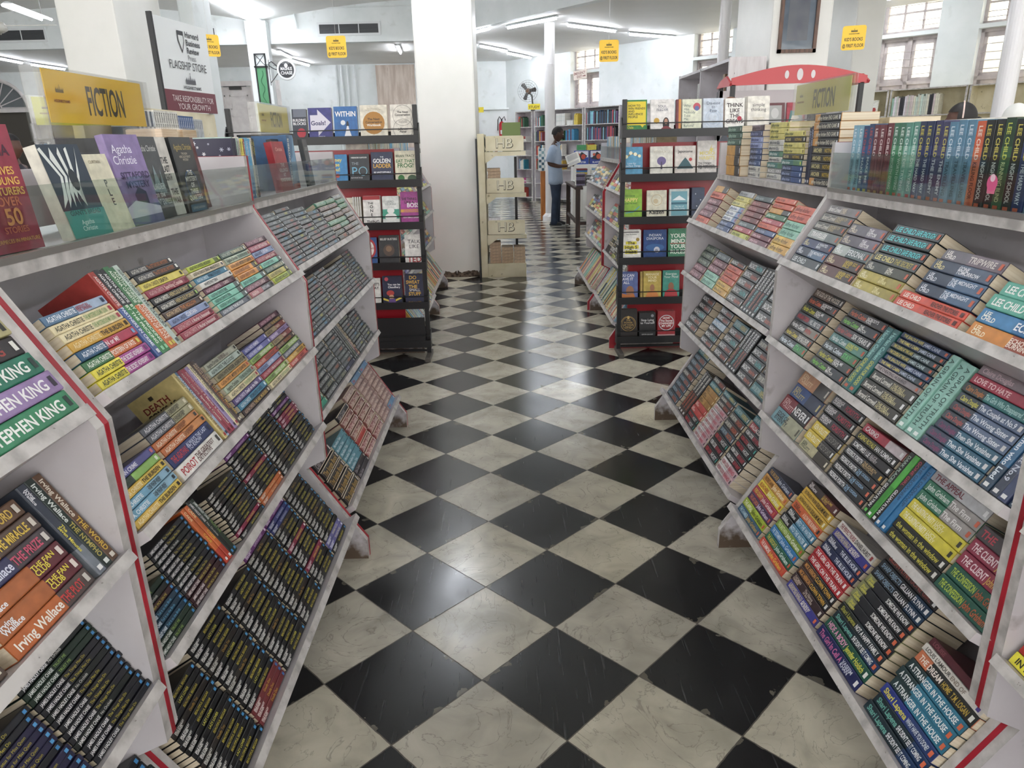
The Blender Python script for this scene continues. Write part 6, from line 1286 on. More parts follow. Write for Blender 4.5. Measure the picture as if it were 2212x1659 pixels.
# ================================================================== CREAM STEEL RACK WITH HB ENDS
t = thing('steel_book_rack', 'cream steel rack with raised HB end plates beside the white column', 'rack', T(-.29, 8.07, 0))
for y_ in (0, .9): mb = MB(); mb.bbox(0, .075, y_, y_ + .05, 0, 1.55, CREAM, bev=.004); obj('post', mb, t)
mb = MB(); mb.box(-.02, -.005, -.0, .95, 0, 1.5, BLACKM); obj('back_strip', mb, t)
for k, z in enumerate((1.305, .87, .42)):
    mb = MB(); mb.box(.09, .51, 0, .95, z + .03, z + .045, CREAM); mb.prism([(.08, z + .06), (.52, z + .06), (.52, z + .015), (.19, z + .015), (.13, z - .03), (.08, z - .06)], 1, -.006, .02, CREAM); obj('shelf', mb, t)
    mb = MB(); zz = z + .065
    pts = [(.09, zz), (.50, zz)] + [(.48 + .02 * cos(a), zz + .135 + .02 * sin(a)) for a in (0, pi / 4, pi / 2)] + [(.11 + .02 * cos(a), zz + .135 + .02 * sin(a)) for a in (pi / 2, 3 * pi / 4, pi)]
    mb.prism(pts, 1, -.012, 0, CREAM); e = obj('end_plate', mb, t)
    p = PR(); p.text('HB', .29, zz + .08, .10, '#4a4226', 'c', bold=1, sx=1.05); p.text('HB', .288, zz + .082, .094, '#e0d9bc', 'c', bold=0, sx=1.05); obj('raised_letters', p.mb, e, T(0, -.0125, 0) @ RX(90))
mb = MB(); mb.bbox(.075, .51, 0, .95, 0, .155, CREAM, bev=.004); mb.box(.10, .42, -.004, 0, .02, .10, CREAM); obj('base_drawer', mb, t)
mb = MB(); mb.box(.40, .43, .5, .53, .15, 1.3, BLACKM); mb.box(.2, .43, .5, .53, .95, .98, BLACKM); obj('rear_post', mb, t)
HG = 'books stored in the cream steel rack'
def stk(x, z, n, th, wd, c, lab, hard=False):
    for i in range(n):
        book(T(-.29 + x + random.uniform(-.003, .003), 8.09 + random.uniform(0, .01), z + i * th), wd, th - .001, .2, (c, c, .5, '', '#111', '', '#111', None), '%s book, %s from the bottom %s' % (cname(c), ORD[i], lab), HG, 'stored_book')
stk(.10, .157, 7, .034, .125, '#c8a888', 'of the left stack above the drawer')
stk(.235, .157, 5, .036, .13, '#c4a684', 'of the middle stack above the drawer')
stk(.375, .157, 5, .036, .125, '#c8ac8c', 'of the right stack above the drawer')
stk(.10, .47, 6, .032, .13, '#e0dee0', 'of the white stack on the lower HB shelf')
stk(.25, .47, 2, .03, .2, '#9a2430', 'of the red pair on the lower HB shelf')
stk(.10, .92, 8, .034, .14, '#b89a78', 'of the tan stack on the middle HB shelf')
for i, (x, c, a) in enumerate(((.06, '#23262a', 20), (.10, '#2a3a2e', 17), (.14, '#a8b83a', 15), (.19, '#a02834', 8))):
    B = Matrix(((0, 0, 1, 0), (0, 1, 0, 0), (-1, 0, 0, .17), (0, 0, 0, 1)))
    book(T(-.29 + x, 8.12, 1.352) @ RY(-a) @ B, .17, .028, .14, (c, c, .5, '', '#111', '', '#111', None), '%s book leaning on top of the cream HB rack' % cname(c), HG, 'stored_book')
mb = MB(); mb.bbox(.27, .47, .05, .3, 1.352, 1.66, mat('#6a7a46', .55), bev=.004); tag(obj('olive_box_file', mb, None, T(-.29, 8.07, 0)), 'olive green box standing on the cream HB rack', 'box')

# ================================================================== HANGING SIGNS AND BOARDS
def kids(x, y, z, yaw, label):
    t = thing('hanging_sign', label, 'sign', T(x, y, z) @ RZ(yaw), 'yellow hanging floor signs')
    w_, h_ = .20, .205
    pts = []
    for (cx, cz, a0) in ((w_ / 2 - .02, h_ / 2 - .02, 0), (-w_ / 2 + .02, h_ / 2 - .02, 90), (-w_ / 2 + .02, -h_ / 2 + .02, 180), (w_ / 2 - .02, -h_ / 2 + .02, 270)):
        for q in (0, 30, 60, 90): pts.append((cx + .02 * cos(R(a0 + q)), cz + .02 * sin(R(a0 + q))))
    mb = MB(); mb.prism(pts[::-1], 1, -.002, .002, mat('#efc23a', .45)); b_ = obj('panel', mb, t)
    p = PR(); p.text("KID'S BOOKS", 0, -.012, .028, '#2c2a1c', 'c', .155, 1); p.text('@ FIRST FLOOR', 0, -.065, .028, '#2c2a1c', 'c', .18, 1); castle(p, 0, .055, .055, '#6a5a1c'); p.text('HIGGINBOTHAMS', 0, .034, .008, '#4a3c14', 'c', .09, 1)
    obj('lettering', p.mb, b_, T(0, -.0025, 0) @ RX(90))
    mb = MB(); mb.tube([(0, 0, h_ / 2), (0, 0, (3.9 - z) if y < 13 else 1)], .0012, mat('#d8d8d4', .5), 5); obj('thread', mb, t)
kids(1.10, 8.0, 2.325, 0, 'yellow KIDS BOOKS sign hanging right of the white column before the window')
kids(-1.69, 8.0, 2.42, 0, 'yellow KIDS BOOKS sign hanging left of the white column under the air vent')
kids(-2.98, 8.0, 2.46, 38, 'yellow KIDS BOOKS sign hanging beside the white sign board')
kids(3.25, 7.2, 2.30, -18, 'yellow KIDS BOOKS sign hanging right of the framed picture')
# flagship board
t = thing('sign_board', 'tall white flagship store sign board with maroon foot on black posts', 'sign', T(-2.40, 5.46, 0) @ RZ(82))
mb = MB(); mb.bbox(0, .69, 0, .02, 1.724, 2.345, mat('#dfe3e4', .4), bev=.003); pn = obj('panel', mb, t)
mb = MB(); mb.box(0, .69, -.003, 0, 1.724, 1.87, mat('#6e3440', .4)); obj('maroon_band', mb, t)
mb = MB(); mb.box(-.022, 0, -.004, .03, 1.722, 2.36, BLACKM); obj('post', mb, t); mb = MB(); mb.box(.63, .66, .02, .04, 1.722, 1.78, BLACKM); obj('post', mb, t)
p = PR(); GR = '#3a3c44'
p.text('Harvard\nBusiness\nReview', .37, 2.21, .04, GR, 'l', .2, 1); p.text('Press', .37, 2.105, .035, '#6a6c74')
p.poly([(.27, 2.28), (.35, 2.28), (.35, 2.21), (.31, 2.13), (.27, 2.21)], GR); p.poly([(.28, 2.25), (.34, 2.25), (.34, 2.212), (.31, 2.15), (.28, 2.212)], '#dfe3e4')
p.text('FLAGSHIP STORE', .36, 2.045, .055, GR, 'c', .50); p.text('of', .36, 1.995, .012, GR, 'c')
castle(p, .36, 1.935, .13, '#5a5c64'); p.text('HIGGINBOTHAMS', .37, 1.895, .022, GR, 'c', .24, 1)
p.text('TAKE RESPONSIBILITY FOR\nYOUR GROWTH', .36, 1.787, .04, '#e8dcdc', 'c', .56)
obj('lettering', p.mb, pn, T(0, -.0045, 0) @ RX(90))
# round sign
t = thing('round_sign', 'round black and white bookshop bracket sign by the thin pillar', 'sign', T(-4.34, 15.6, 2.945) @ Matrix.Scale(1.3, 4))
mb = MB(); mb.lathe([(.145, -.012), (.15, 0), (.145, .012)], mat('#dadada', .4), 32, RX(90)); d = obj('disc', mb, t)
p = PR(); p.disc(0, 0, .118, '#22242a', n=32); p.text('MAGNUS\nCHASE', 0, -.015, .045, '#e8e8e8', 'c', .18, 1); p.disc(0, .06, .028, '#e0e0e0'); p.rect(-.004, .02, .004, .05, '#e0e0e0'); p.text('BOOK PUBLISHERS', 0, .095, .012, '#c8c8c8', 'c', .12)
obj('emblem', p.mb, d, T(0, -.0125, 0) @ RX(90))
mb = MB(); mb.tube([(-.14, 0, .05), (-.22, 0, .12), (-.26, 0, .1)], .008, BLACKM, 6); mb.tube([(-.14, 0, -.05), (-.2, 0, -.12), (-.26, 0, -.18)], .006, BLACKM, 6); mb.tube([(-.15, 0, 0), (-.2, 0, .02), (-.26, 0, .06)], .006, BLACKM, 6); mb.box(-.268, -.260, -.004, .004, -.22, .15, BLACKM); mb.box(-.30, -.26, -.004, .23, .09, .105, WALL); obj('bracket', mb, t)
# black framed green lamp on the thin pillar
t = thing('wall_banner', 'tall black framed green panel on the thin white pillar', 'banner', T(-4.975, 15.66, 0))
mb = MB()
for (a, b_, c_, d_) in ((0, .025, 2.2, 3.26), (.205, .23, 2.2, 3.26), (0, .23, 3.235, 3.26), (-.02, .25, 3.0, 3.03), (0, .23, 2.2, 2.23)): mb.box(a, b_, -.03, 0, c_, d_, BLACKM)
mb.tube([(.03, -.015, 3.04), (.2, -.015, 3.23)], .006, BLACKM, 6); mb.tube([(.2, -.015, 3.04), (.03, -.015, 3.23)], .006, BLACKM, 6); obj('frame', mb, t)
mb = MB(); mb.box(.025, .205, -.012, -.004, 2.23, 3.0, mat('#4f8a62', .4)); mb.tube([(.115 + .03 * sin(k * .9), -.016, 2.26 + .04 * k) for k in range(18)], .006, mat('#2f6a46', .5), 6); obj('green_panel', mb, t)
# framed portrait-format picture on the right pillar (glazed, dim)
t = thing('picture_frame', 'tall dark wooden picture frame on the right pillar, glass catching light', 'picture', T(2.955, 8.35, 0))
mb = MB(); FW = noise_mat('walnut_frame', '#4a342a', '#6a4a3a', 6, .35, stretch=(6, 6, 1))
for (a, b_, c_, d_) in ((0, .035, 2.30, 2.98), (.375, .41, 2.30, 2.98), (0, .41, 2.30, 2.335), (0, .41, 2.945, 2.98)): mb.box(a, b_, -.03, 0, c_, d_, FW)
obj('frame', mb, t)
mb = MB(); mb.box(.035, .375, -.010, -.002, 2.335, 2.945, noise_mat('faded_print', '#5c6484', '#8a8ca4', 2.5, .6)); mb.box(.09, .31, -.0115, -.010, 2.42, 2.9, noise_mat('faded_figure', '#6c6480', '#827a8c', 4, .6)); obj('print', mb, t)
mb = MB(); mb.box(.035, .375, -.016, -.013, 2.335, 2.945, GLASS); obj('frame_glass', mb, t)

# red arched header stand on the right
t = thing('arched_header_stand', 'rack with a red arched header and three oval cutouts', 'display stand', T(2.09, 7.0, 0))
mb = MB(); n = 18; top = [(1.24 * k / n, 1.965 + .10 * sin(pi * k / n)) for k in range(n + 1)]; bot = [(1.24 * k / n, 1.90 + .01 * sin(pi * k / n)) for k in range(n, -1, -1)]
HR = mat('#b84448', .35)
mb.prism((top + bot)[::-1], 1, 0, .02, HR)
for s_ in (0, 1):
    mb.prism([(0, 1.90), (-.02, 1.92), (.12, 1.99), (.30, 1.96), (.42, 1.90)], 0, 1.24 if s_ else -.02, 1.26 if s_ else 0, HR)
h_ = obj('header', mb, t)
p = PR()
for (x, s_) in ((.50, .7), (.62, 1), (.74, .7)): p.disc(x, 1.985, .028 * s_, '#d8d0d0', .05 * s_)
obj('oval_cutout', p.mb, h_, T(0, -.002, 0) @ RX(90))
for (x, y) in ((.02, .02), (1.2, .02), (.02, .4), (1.2, .4)):
    mb = MB(); mb.bbox(x - .02, x + .02, y - .02, y + .02, 0, 1.91, BLACKM, bev=.003); obj('post', mb, t)
for z in (.3, .75, 1.15, 1.50):
    mb = MB(); mb.box(0, 1.22, 0, .4, z, z + .02, BLACKM); obj('shelf', mb, t)
mb = MB(); mb.box(0, 1.22, .38, .395, .3, 1.88, mat('#c9c3c4', .5)); obj('back_panel', mb, t)
for i, (x, w__, c, els, lab) in enumerate(((.18, .17, '#3a7a94', [('t', 'SEA', .5, .7, .12, '#c8485a', .8, 1), ('p', [(0, .3), (.5, .5), (1, .35), (1, .6), (.5, .7), (0, .55)], '#9ac8d8')], 'teal and red wave book under the red arched header'), (.38, .18, '#6a3438', [('r', .15, .1, .85, .9, '#a8a8a4'), ('e', .5, .6, .2, .2, '#c8c8c4')], 'grey and maroon book under the red arched header'), (.58, .17, '#b03444', [('p', [(.1, .2), (.9, .3), (.8, .6), (.2, .7)], '#4a7a7a'), ('p', [(.2, .25), (.7, .4), (.6, .5), (.3, .5)], '#d8c8b8')], 'crimson patterned book under the red arched header'), (.78, .17, '#34343c', [], 'dark book beside the olive FICTION card'))):
    face(T(2.06 + x, 7.03, 1.522) @ RX(-8), w__, .23, .02, c, els, lab, 'books on the arched header stand')

# ================================================================== FARTHER FURNITURE
SHB = []
def shelved(M, seq_n, x0, x1, h0, h1, D, cols, lab, grp, gap=.0):
    x = x0; i = 0
    while x < x1 - .02 and i < seq_n:
        th = random.uniform(.022, .04); h = random.uniform(h0, h1); c = random.choice(cols)
        mb = MB(); mb.box(0, th - .002, 0, D, 0, h, PAPER, front=mat(c, .5, 'cover')); mb.box(-.0002, .002, -.001, D, 0, h + .002, mat(c, .5, 'cover')); mb.box(th - .004, th - .0018, -.001, D, 0, h + .002, mat(c, .5, 'cover'))
        o = obj('shelved_book', mb, None, M @ T(x, 0, 0)); tag(o, '%s book, %s from left, %s' % (cname(c), ORD[min(i, 59)], lab), 'book', grp)
        x += th + gap; i += 1
def lying(M, n, x, wd, th, D, cols, lab, grp):
    for i in range(n):
        c = random.choice(cols); mb = MB(); mb.box(0, wd, 0, D, .002, th - .002, PAPERW, front=mat(c, .5, 'cover')); mb.box(0, wd, -.001, D, th - .003, th - .001, mat(c, .5, 'cover'))
        o = obj('shelved_book', mb, None, M @ T(x, 0, i * th)); tag(o, '%s book, %s from bottom, %s' % (cname(c), ORD[i], lab), 'book', grp)
def bookcase(M, W, Z, label, D=.34, m=LAM, zs=(.1, .46, .80, 1.14, 1.48, 1.83), top=2.2):
    t = thing('wall_bookcase', label, 'bookcase', M)
    for x_ in (0, W - .03): mb = MB(); mb.box(x_, x_ + .03, 0, D, 0, top, m, front=LAMEDGE); obj('side_panel', mb, t)
    mb = MB(); mb.box(.03, W - .03, D - .015, D, .05, top, m); obj('back_panel', mb, t)
    for z in list(zs) + [top]:
        mb = MB(); mb.box(.0 if z == top else .03, W if z == top else W - .03, 0, D - (.0 if z == top else .015), z - .02, z, m, front=LAMEDGE); obj('shelf_board', mb, t)
    return t
ZS = (.1, .46, .80, 1.14, 1.48, 1.83)
MIX = ['#2c3a5c', '#8a2c34', '#c8a03a', '#dcd8cc', '#3a6a4c', '#5a3a64', '#2a8aa0', '#24242a', '#c84a3a', '#e8e4d8', '#7aa0c0']
cases = [(.72, .60, 'narrow grey wall bookcase left of the thin round column'), (1.40, .62, 'wall bookcase partly hidden by the round column'), (2.04, 1.0, 'wall bookcase below the first window, white boxed sets on its top shelf'), (3.08, 1.05, 'wall bookcase with tall dark rows right of the window'), (4.2, 1.05, 'wall bookcase half hidden by the right black stand')]
for (s_, W__, lab) in cases:
    Mx = WM @ T(s_, -.36, 0); bookcase(Mx, W__, 0, lab)
short = ['the narrow wall case', 'the column wall case', 'the window wall case', 'the dark-row wall case', 'the half hidden wall case']
for ci, (s_, W__, lab) in enumerate(cases[:4]):
    for k, z in enumerate(ZS):
        Mx = WM @ T(s_, -.34, z); sh = '%s shelf of %s' % (ORD[5 - k] if k < 5 else 'top', short[ci])
        g_ = 'books on the far wall bookcases'
        if ci == 3 and k >= 4: shelved(Mx, 30, .05, W__ - .06, .24, .29, .2, ['#24262c', '#3a2e2a', '#c04a54', '#2a4a6c', '#34343a', '#6a4a7a', '#7ac0d0'], 'the %s' % sh, g_)
        elif ci == 2 and k == 5: lying(Mx, 9, .10, .30, .030, .2, ['#dfe4e0', '#e8e8e4'], 'the white stack on %s' % short[2], g_); lying(Mx, 4, .46, .2, .028, .2, ['#e4e4e0'], 'the low white stack on %s' % short[2], g_); shelved(Mx @ T(.7, 0, 0), 4, 0, .2, .2, .28, .16, ['#d8b83a', '#e0c84a'], 'the yellow group of %s' % short[2], g_)
        elif ci == 2 and k == 4: shelved(Mx, 8, .08, .36, .2, .24, .16, ['#d8b83a', '#3a7a4c', '#8a2c34', '#e0c84a'], 'the %s' % sh, g_); shelved(Mx @ T(.42, 0, 0), 9, 0, .5, .22, .26, .16, ['#6a2434', '#3a8ab4', '#2a7aa8'], 'right half of %s' % sh, g_)
        elif ci == 0 and k in (1, 3, 4): lying(Mx, 4, .1, .24, .03, .2, MIX if k > 1 else ['#e0e0dc', '#c83a8a'], 'pile on %s' % sh, g_)
        elif ci == 0: shelved(Mx, 6, .1, .5, .2, .25, .16, MIX, 'the %s' % sh, g_)
        elif k in (2, 3, 4, 5): shelved(Mx, 8, .05, W__ - .1, .2, .26, .16, MIX, 'the %s' % sh, g_)
t = bookcase(T(-1.75, 19.85, 0), 1.0, 0, 'wall bookcase with pale blue rows behind the cream HB rack', zs=(.1, .5, .9, 1.3, 1.75))
shelved(T(-1.75, 19.87, 1.75), 30, .04, .95, .22, .28, .18, ['#8ab4cc', '#dfe8ec', '#4a7aa0'], 'the top shelf of the case behind the HB rack', 'pale blue books behind the HB rack')
# right low shelves under the windows
for k, (s_, W__) in enumerate(((8.75, 1.1), (9.87, 1.15), (11.04, 1.2))):
    Mx = WM @ T(s_, -.36, 0)
    bookcase(Mx, W__, 0, ('low cream bookcase under the right windows with picture books', 'low cream bookcase under the right windows with a row of pastel spines', 'low cream bookcase behind the right round column')[k], m=CREAM, zs=(.1, .6, 1.15, 1.74), top=2.15)
shelved(WM @ T(9.87, -.34, 1.74), 24, .04, 1.1, .27, .32, .2, ['#c8d0c4', '#b8c8dc', '#dcd8c4', '#c8dcd0', '#34343c', '#e0dce4', '#d8c8c8', '#9ac0b0'], 'the low cream bookcase', 'pastel spines under the right windows')
for i, (x, c, els, lab) in enumerate(((.45, '#d8e4ec', [('r', .1, .3, .9, .6, '#3a6ac0'), ('c', .15, .6, .12, '#3aa0d8'), ('r', .0, .0, 1, .2, '#c88a4a'), ('t', 'PLAY', .6, .8, .12, '#4a8ab0', .6, 1)], 'wide picture book with blue awning drawing under the right windows'), (.80, '#e8e8e0', [('c', .35, .45, .2, '#d8843a'), ('c', .7, .4, .17, '#b83a3a'), ('r', 0, 0, 1, .15, '#8ab84a')], 'white picture book with fruit drawing under the right windows'))):
    face(WM @ T(8.75 + x - .1, -.3, 1.745) @ RX(-8), .32 if i == 0 else .22, .26, .02, c, els, lab, 'picture books under the right windows')
# tall bookcases by the right pillar
t = thing('tall_bookcase', 'tall grey bookcase against the right pillar with stained white end panel', 'bookcase', T(2.44, 8.3, 0))
mb = MB(); mb.box(0, .40, 0, .03, 0, 2.27, noise_mat('stained_white_panel', '#cfc8c8', '#ddd8d8', 4, .5, c3='#4a4444', s3=12, lo3=.68, hi3=.74, stretch=(6, 6, 1))); obj('side_panel', mb, t)
for y_ in (1.17, 2.3): mb = MB(); mb.box(0, .40, y_, y_ + .03, 0, 2.27, LAM); obj('side_panel', mb, t)
mb = MB(); mb.box(.37, .40, .03, 2.3, 0, 2.25, LAM); obj('back_panel', mb, t)
for z in (.1, .6, 1.1, 1.6, 2.25):
    mb = MB(); mb.box(0, .37, .03, 2.3, z - .02, z + .01, LAM); obj('shelf_board', mb, t)
for i, (y, h, c) in enumerate(((.10, .55, '#a8242e'), (.20, .50, '#3a2a2a'), (.34, .52, '#8a6a4a'), (.55, .35, '#34343a'), (1.45, .50, '#c8c8c4'))):
    mb = MB(); mb.bbox(.06, .30, y, y + .08, 1.612, 1.612 + h, mat(c, .4, 'cover'), bev=.003); tag(obj('large_folder', mb, None, T(2.44, 8.3, 0)), '%s large folder in the tall bookcase by the right pillar, %s from the front' % (cname(c), ORD[i]), 'folder', 'folders in the tall bookcase')

# table with white cloth, books, packages
t = thing('table', 'dark wooden table under a white cloth beside the reading man', 'table', T(1.10, 11.55, 0))
mb = MB(); mb.bbox(0, .85, 0, 1.9, .73, .77, DWOOD); obj('tabletop', mb, t)
for (x, y) in ((.05, .05), (.80, .05), (.05, 1.85), (.80, 1.85)):
    mb = MB(); mb.bbox(x - .035, x + .035, y - .035, y + .035, 0, .73, DWOOD, bev=.003); obj('leg', mb, t)
mb = MB(); mb.box(.03, .07, .05, 1.85, .18, .23, DWOOD); mb.box(.05, .8, .03, .07, .18, .23, DWOOD); obj('stretcher', mb, t)
mb = MB(); CL = noise_mat('white_cloth', '#d8d8d4', '#e8e8e6', 3, .8)
nx, ny = 22, 26; vs = []; fs = []
for j in range(ny + 1):
    for i in range(nx + 1):
        x = -.0 + .9 * i / nx; v = j / ny * 2.45 - .5
        if v < 0: vs.append((x + .012 * sin(x * 20), -.03 - .03 * abs(sin(x * 16 + 1)) * (-v) * 2, .785 + v * (1.0 + .12 * sin(x * 9)) - (.0 if x > .12 else .0)))
        else: vs.append((x, v, .785 + .002 * sin(x * 30) * sin(v * 21)))
for j in range(ny):
    for i in range(nx): a = j * (nx + 1) + i; fs.append((a, a + 1, a + nx + 2, a + nx + 1))
mb.add(vs, fs, CL); o = obj('tablecloth', mb, None, T(1.22, 11.52, 0), smooth=True); sm = o.modifiers.new('thick', 'SOLIDIFY'); sm.thickness = .003; tag(o, 'white tablecloth hanging over the near end of the dark table', 'tablecloth')
TG = 'books piled on the white cloth table'
Mt = T(1.12, 11.6, .79)
for i, (x, y, n_, wd, th, cols, lab) in enumerate(((.0, .0, 7, .14, .026, ['#3a2c44', '#8a80a0', '#24242c'], 'the dark near left pile on the cloth table'), (.16, .02, 6, .14, .026, ['#b8bcc0', '#34343c', '#6a6c70'], 'the grey pile on the cloth table'), (.32, .0, 6, .18, .028, ['#8aa04a', '#d8d8cc', '#34443a'], 'the green-edged pile on the cloth table'), (.54, .0, 7, .24, .03, ['#dcd8d4', '#e8e4e0', '#c8b8b4'], 'the pale near right pile on the cloth table'), (.05, .5, 8, .18, .03, ['#d8b83a', '#3a7ac0', '#e8e8e4', '#8a2c34'], 'the tall mixed pile on the cloth table'), (.3, .5, 9, .24, .03, ['#e4e4e0', '#7ab0d8', '#e8e8e4'], 'the tall white pile on the cloth table'), (.1, 1.1, 7, .2, .03, MIX, 'the farthest left pile on the cloth table'), (.45, 1.1, 8, .2, .03, MIX, 'the farthest right pile on the cloth table'))):
    lying(Mt @ T(0, y, 0), n_, x, wd, th, .2, cols, lab, TG)
# counter with toy packages behind
mb = MB(); mb.bbox(0, 1.2, 0, .5, 0, 1.02, mat('#dcdcd8', .4), bev=.01); tag(obj('white_counter', mb, None, T(1.35, 14.6, 0)), 'white counter behind the cloth table carrying toy packages', 'counter')
for i, (x, c, c2, lab) in enumerate(((.0, '#2c4a9c', '#d84a34', 'blue toy package with orange piece, left on the white counter'), (.30, '#2a3f8c', '#e05a3a', 'blue toy package with orange piece, middle of the white counter'), (.62, '#2c4a9c', '#d8d8e0', 'blue toy package, right on the white counter'))):
    t = thing('toy_package', lab, 'package', T(1.38 + x, 14.65, 1.02), 'toy packages on the white counter')
    mb = MB(); mb.bbox(0, .28, 0, .15, 0, .26, mat(c, .35), bev=.006); b_ = obj('carton', mb, t)
    p = PR(); p.els([('r', .05, .5, .95, .95, '#dfe4f0'), ('p', [(.1, .4), (.5, .9), (.9, .6), (.6, .3)], '#34343c'), ('e', .62, .55, .16, .18, c2), ('e', .3, .7, .1, .1, c2), ('t', 'BLASTER', .5, .15, .12, '#e8ecf4', .8, 1)], .28, .26); obj('carton_print', p.mb, b_, T(0, -.001, 0) @ RX(90))
for i, (x, c) in enumerate(((.05, '#3a9a5a'), (.25, '#d8c83a'), (.48, '#34343c'), (.72, '#d8842a'))):
    mb = MB(); mb.bbox(0, .18, 0, .12, 0, .1, mat(c, .4, 'cover'), bev=.004); tag(obj('small_carton', mb, None, T(1.38 + x, 14.66, 1.285)), '%s small carton on top of the toy packages' % cname(c), 'carton', 'small cartons above the toy packages')
# wooden pedestal with patterned box
mb = MB(); mb.prism([(0, 0), (.30, 0), (.33, .1), (.30, .2), (0, .25)], 2, 0, .92, WOOD); tag(obj('wooden_pedestal', mb, None, T(.70, 14.35, 0)), 'orange-brown wooden pedestal behind the reading man', 'pedestal')
t = thing('patterned_box', 'blue and white checked display box on the wooden pedestal', 'box', T(.66, 14.40, .921))
mb = MB(); mb.bbox(0, .22, 0, .16, 0, .42, mat('#dfe4e4', .5), bev=.003); b_ = obj('box_body', mb, t)
p = PR()
for i in range(4):
    for j in range(8):
        if (i + j) % 2: p.rect(.005 + i * .053, .005 + j * .052, .055 + i * .053, .055 + j * .052, random.choice(('#4a7a94', '#2e5a70', '#8ab0b8'))); p.z -= .00025
obj('check_print', p.mb, b_, T(0, -.001, 0) @ RX(90))
# fire extinguisher
t = thing('fire_extinguisher', 'red fire extinguisher with black hose on the back wall', 'fire extinguisher', T(.0 - .05, 20.12, 1.62))
mb = MB(); mb.lathe([(.02, 0), (.07, .005), (.075, .03), (.075, .30), (.05, .36), (.02, .38)], mat('#b81c28', .3), 20); obj('cylinder', mb, t, smooth=True)
mb = MB(); mb.tube([(0, 0, .38), (0, 0, .43)], .02, BLACKM, 8); mb.tube([(.0, 0, .42), (-.06, 0, .5), (-.1, 0, .42), (-.11, 0, .15)], .012, BLACKM, 8); mb.tube([(0, 0, .42), (.07, 0, .5), (.1, 0, .40)], .012, BLACKM, 8); obj('hose', mb, t)
p = PR(); p.rect(-.04, .06, .04, .16, '#e8e4e0'); obj('label', p.mb, t, T(0, -.077, 0) @ RX(90))
# wall fan
t = thing('wall_fan', 'wall mounted fan with round wire cage left of the thin round column', 'fan', T(.62, 19.0, 2.66) @ RZ(-12))
mb = MB()
for r_ in (.25, .2, .15, .1, .05): mb.tube([(r_ * cos(2 * pi * k / 28), -.06 + (r_ / .25) ** 2 * .06, r_ * sin(2 * pi * k / 28)) for k in range(29)], .0035, mat('#7a7a78', .4, 'wire'), 5, cap=False)
for k in range(18):
    a = 2 * pi * k / 18; mb.tube([(.03 * cos(a), -.06, .03 * sin(a)), (.25 * cos(a), 0, .25 * sin(a))], .002, mat('#7a7a78', .4, 'wire'), 4)
obj('cage', mb, t)
for k in range(3):
    a = 120 * k + 10; mb = MB(); mb.prism([(.03, -.03), (.20, -.06), (.225, .0), (.20, .05), (.03, .03)], 2, -.003, .003, mat('#3c3a38', .4), Matrix.Rotation(R(90), 4, 'X') @ RZ(a) @ RX(18)); obj('blade', mb, t, T(0, -.02, 0))
mb = MB(); mb.lathe([(.02, -.04), (.05, -.03), (.05, .03), (.07, .05), (.07, .13), (.03, .15)], mat('#6a4a34', .4), 16, RX(-90)); mb.tube([(0, .12, 0), (.05, .3, -.1), (.05, .42, -.35)], .02, mat('#4a4a48', .4), 8); mb.box(0, .1, .40, .44, -.45, -.28, mat('#4a4a48', .4)); obj('motor', mb, t)
# small yellow shelf signs, exit sign
for (x, y, z, w__, txt, lab) in ((-.87, 19.8, 2.22, .36, 'REF', 'yellow shelf sign above the case behind the HB rack'), (.62, 19.0, 2.23, .3, 'STUDY', 'yellow shelf sign above the narrow wall case')):
    t = thing('shelf_sign', lab, 'sign', T(x, y, z)); mb = MB(); mb.box(0, w__, 0, .01, 0, .13, mat('#e0cc2e', .5)); b_ = obj('panel', mb, t)
    p = PR(); p.text(txt, w__ / 2, .06, .06, '#4a4420', 'c', bold=1); obj('lettering', p.mb, b_, T(0, -.001, 0) @ RX(90))
t = thing('exit_sign', 'small emergency exit sign hanging across the first window', 'sign', WM @ T(2.46, -.06, 2.83) @ RY(-4))
mb = MB(); mb.box(0, .42, 0, .01, 0, .2, mat('#dccfc4', .5)); b_ = obj('panel', mb, t)
p = PR(); p.text('EMERGENCY\nEXIT →'.replace('→', ''), .2, .1, .055, '#8a4438', 'c', .36, 1); p.poly([(.29, .05), (.36, .05), (.36, .035), (.39, .06), (.36, .085), (.36, .07), (.29, .07)], '#8a4438'); obj('lettering', p.mb, b_, T(0, -.001, 0) @ RX(90))
# left background: dark cases under the arch, small stuff
bookcase(T(-12.2, 19.6, 0), 1.2, 0, 'grey bookcase by the fanlight doorway at the far left')
shelved(T(-12.2, 19.62, 1.48), 20, .05, 1.1, .2, .26, .2, ['#24242c', '#3a7ab0', '#e0e0dc'], 'the case by the fanlight doorway', 'books by the fanlight doorway')

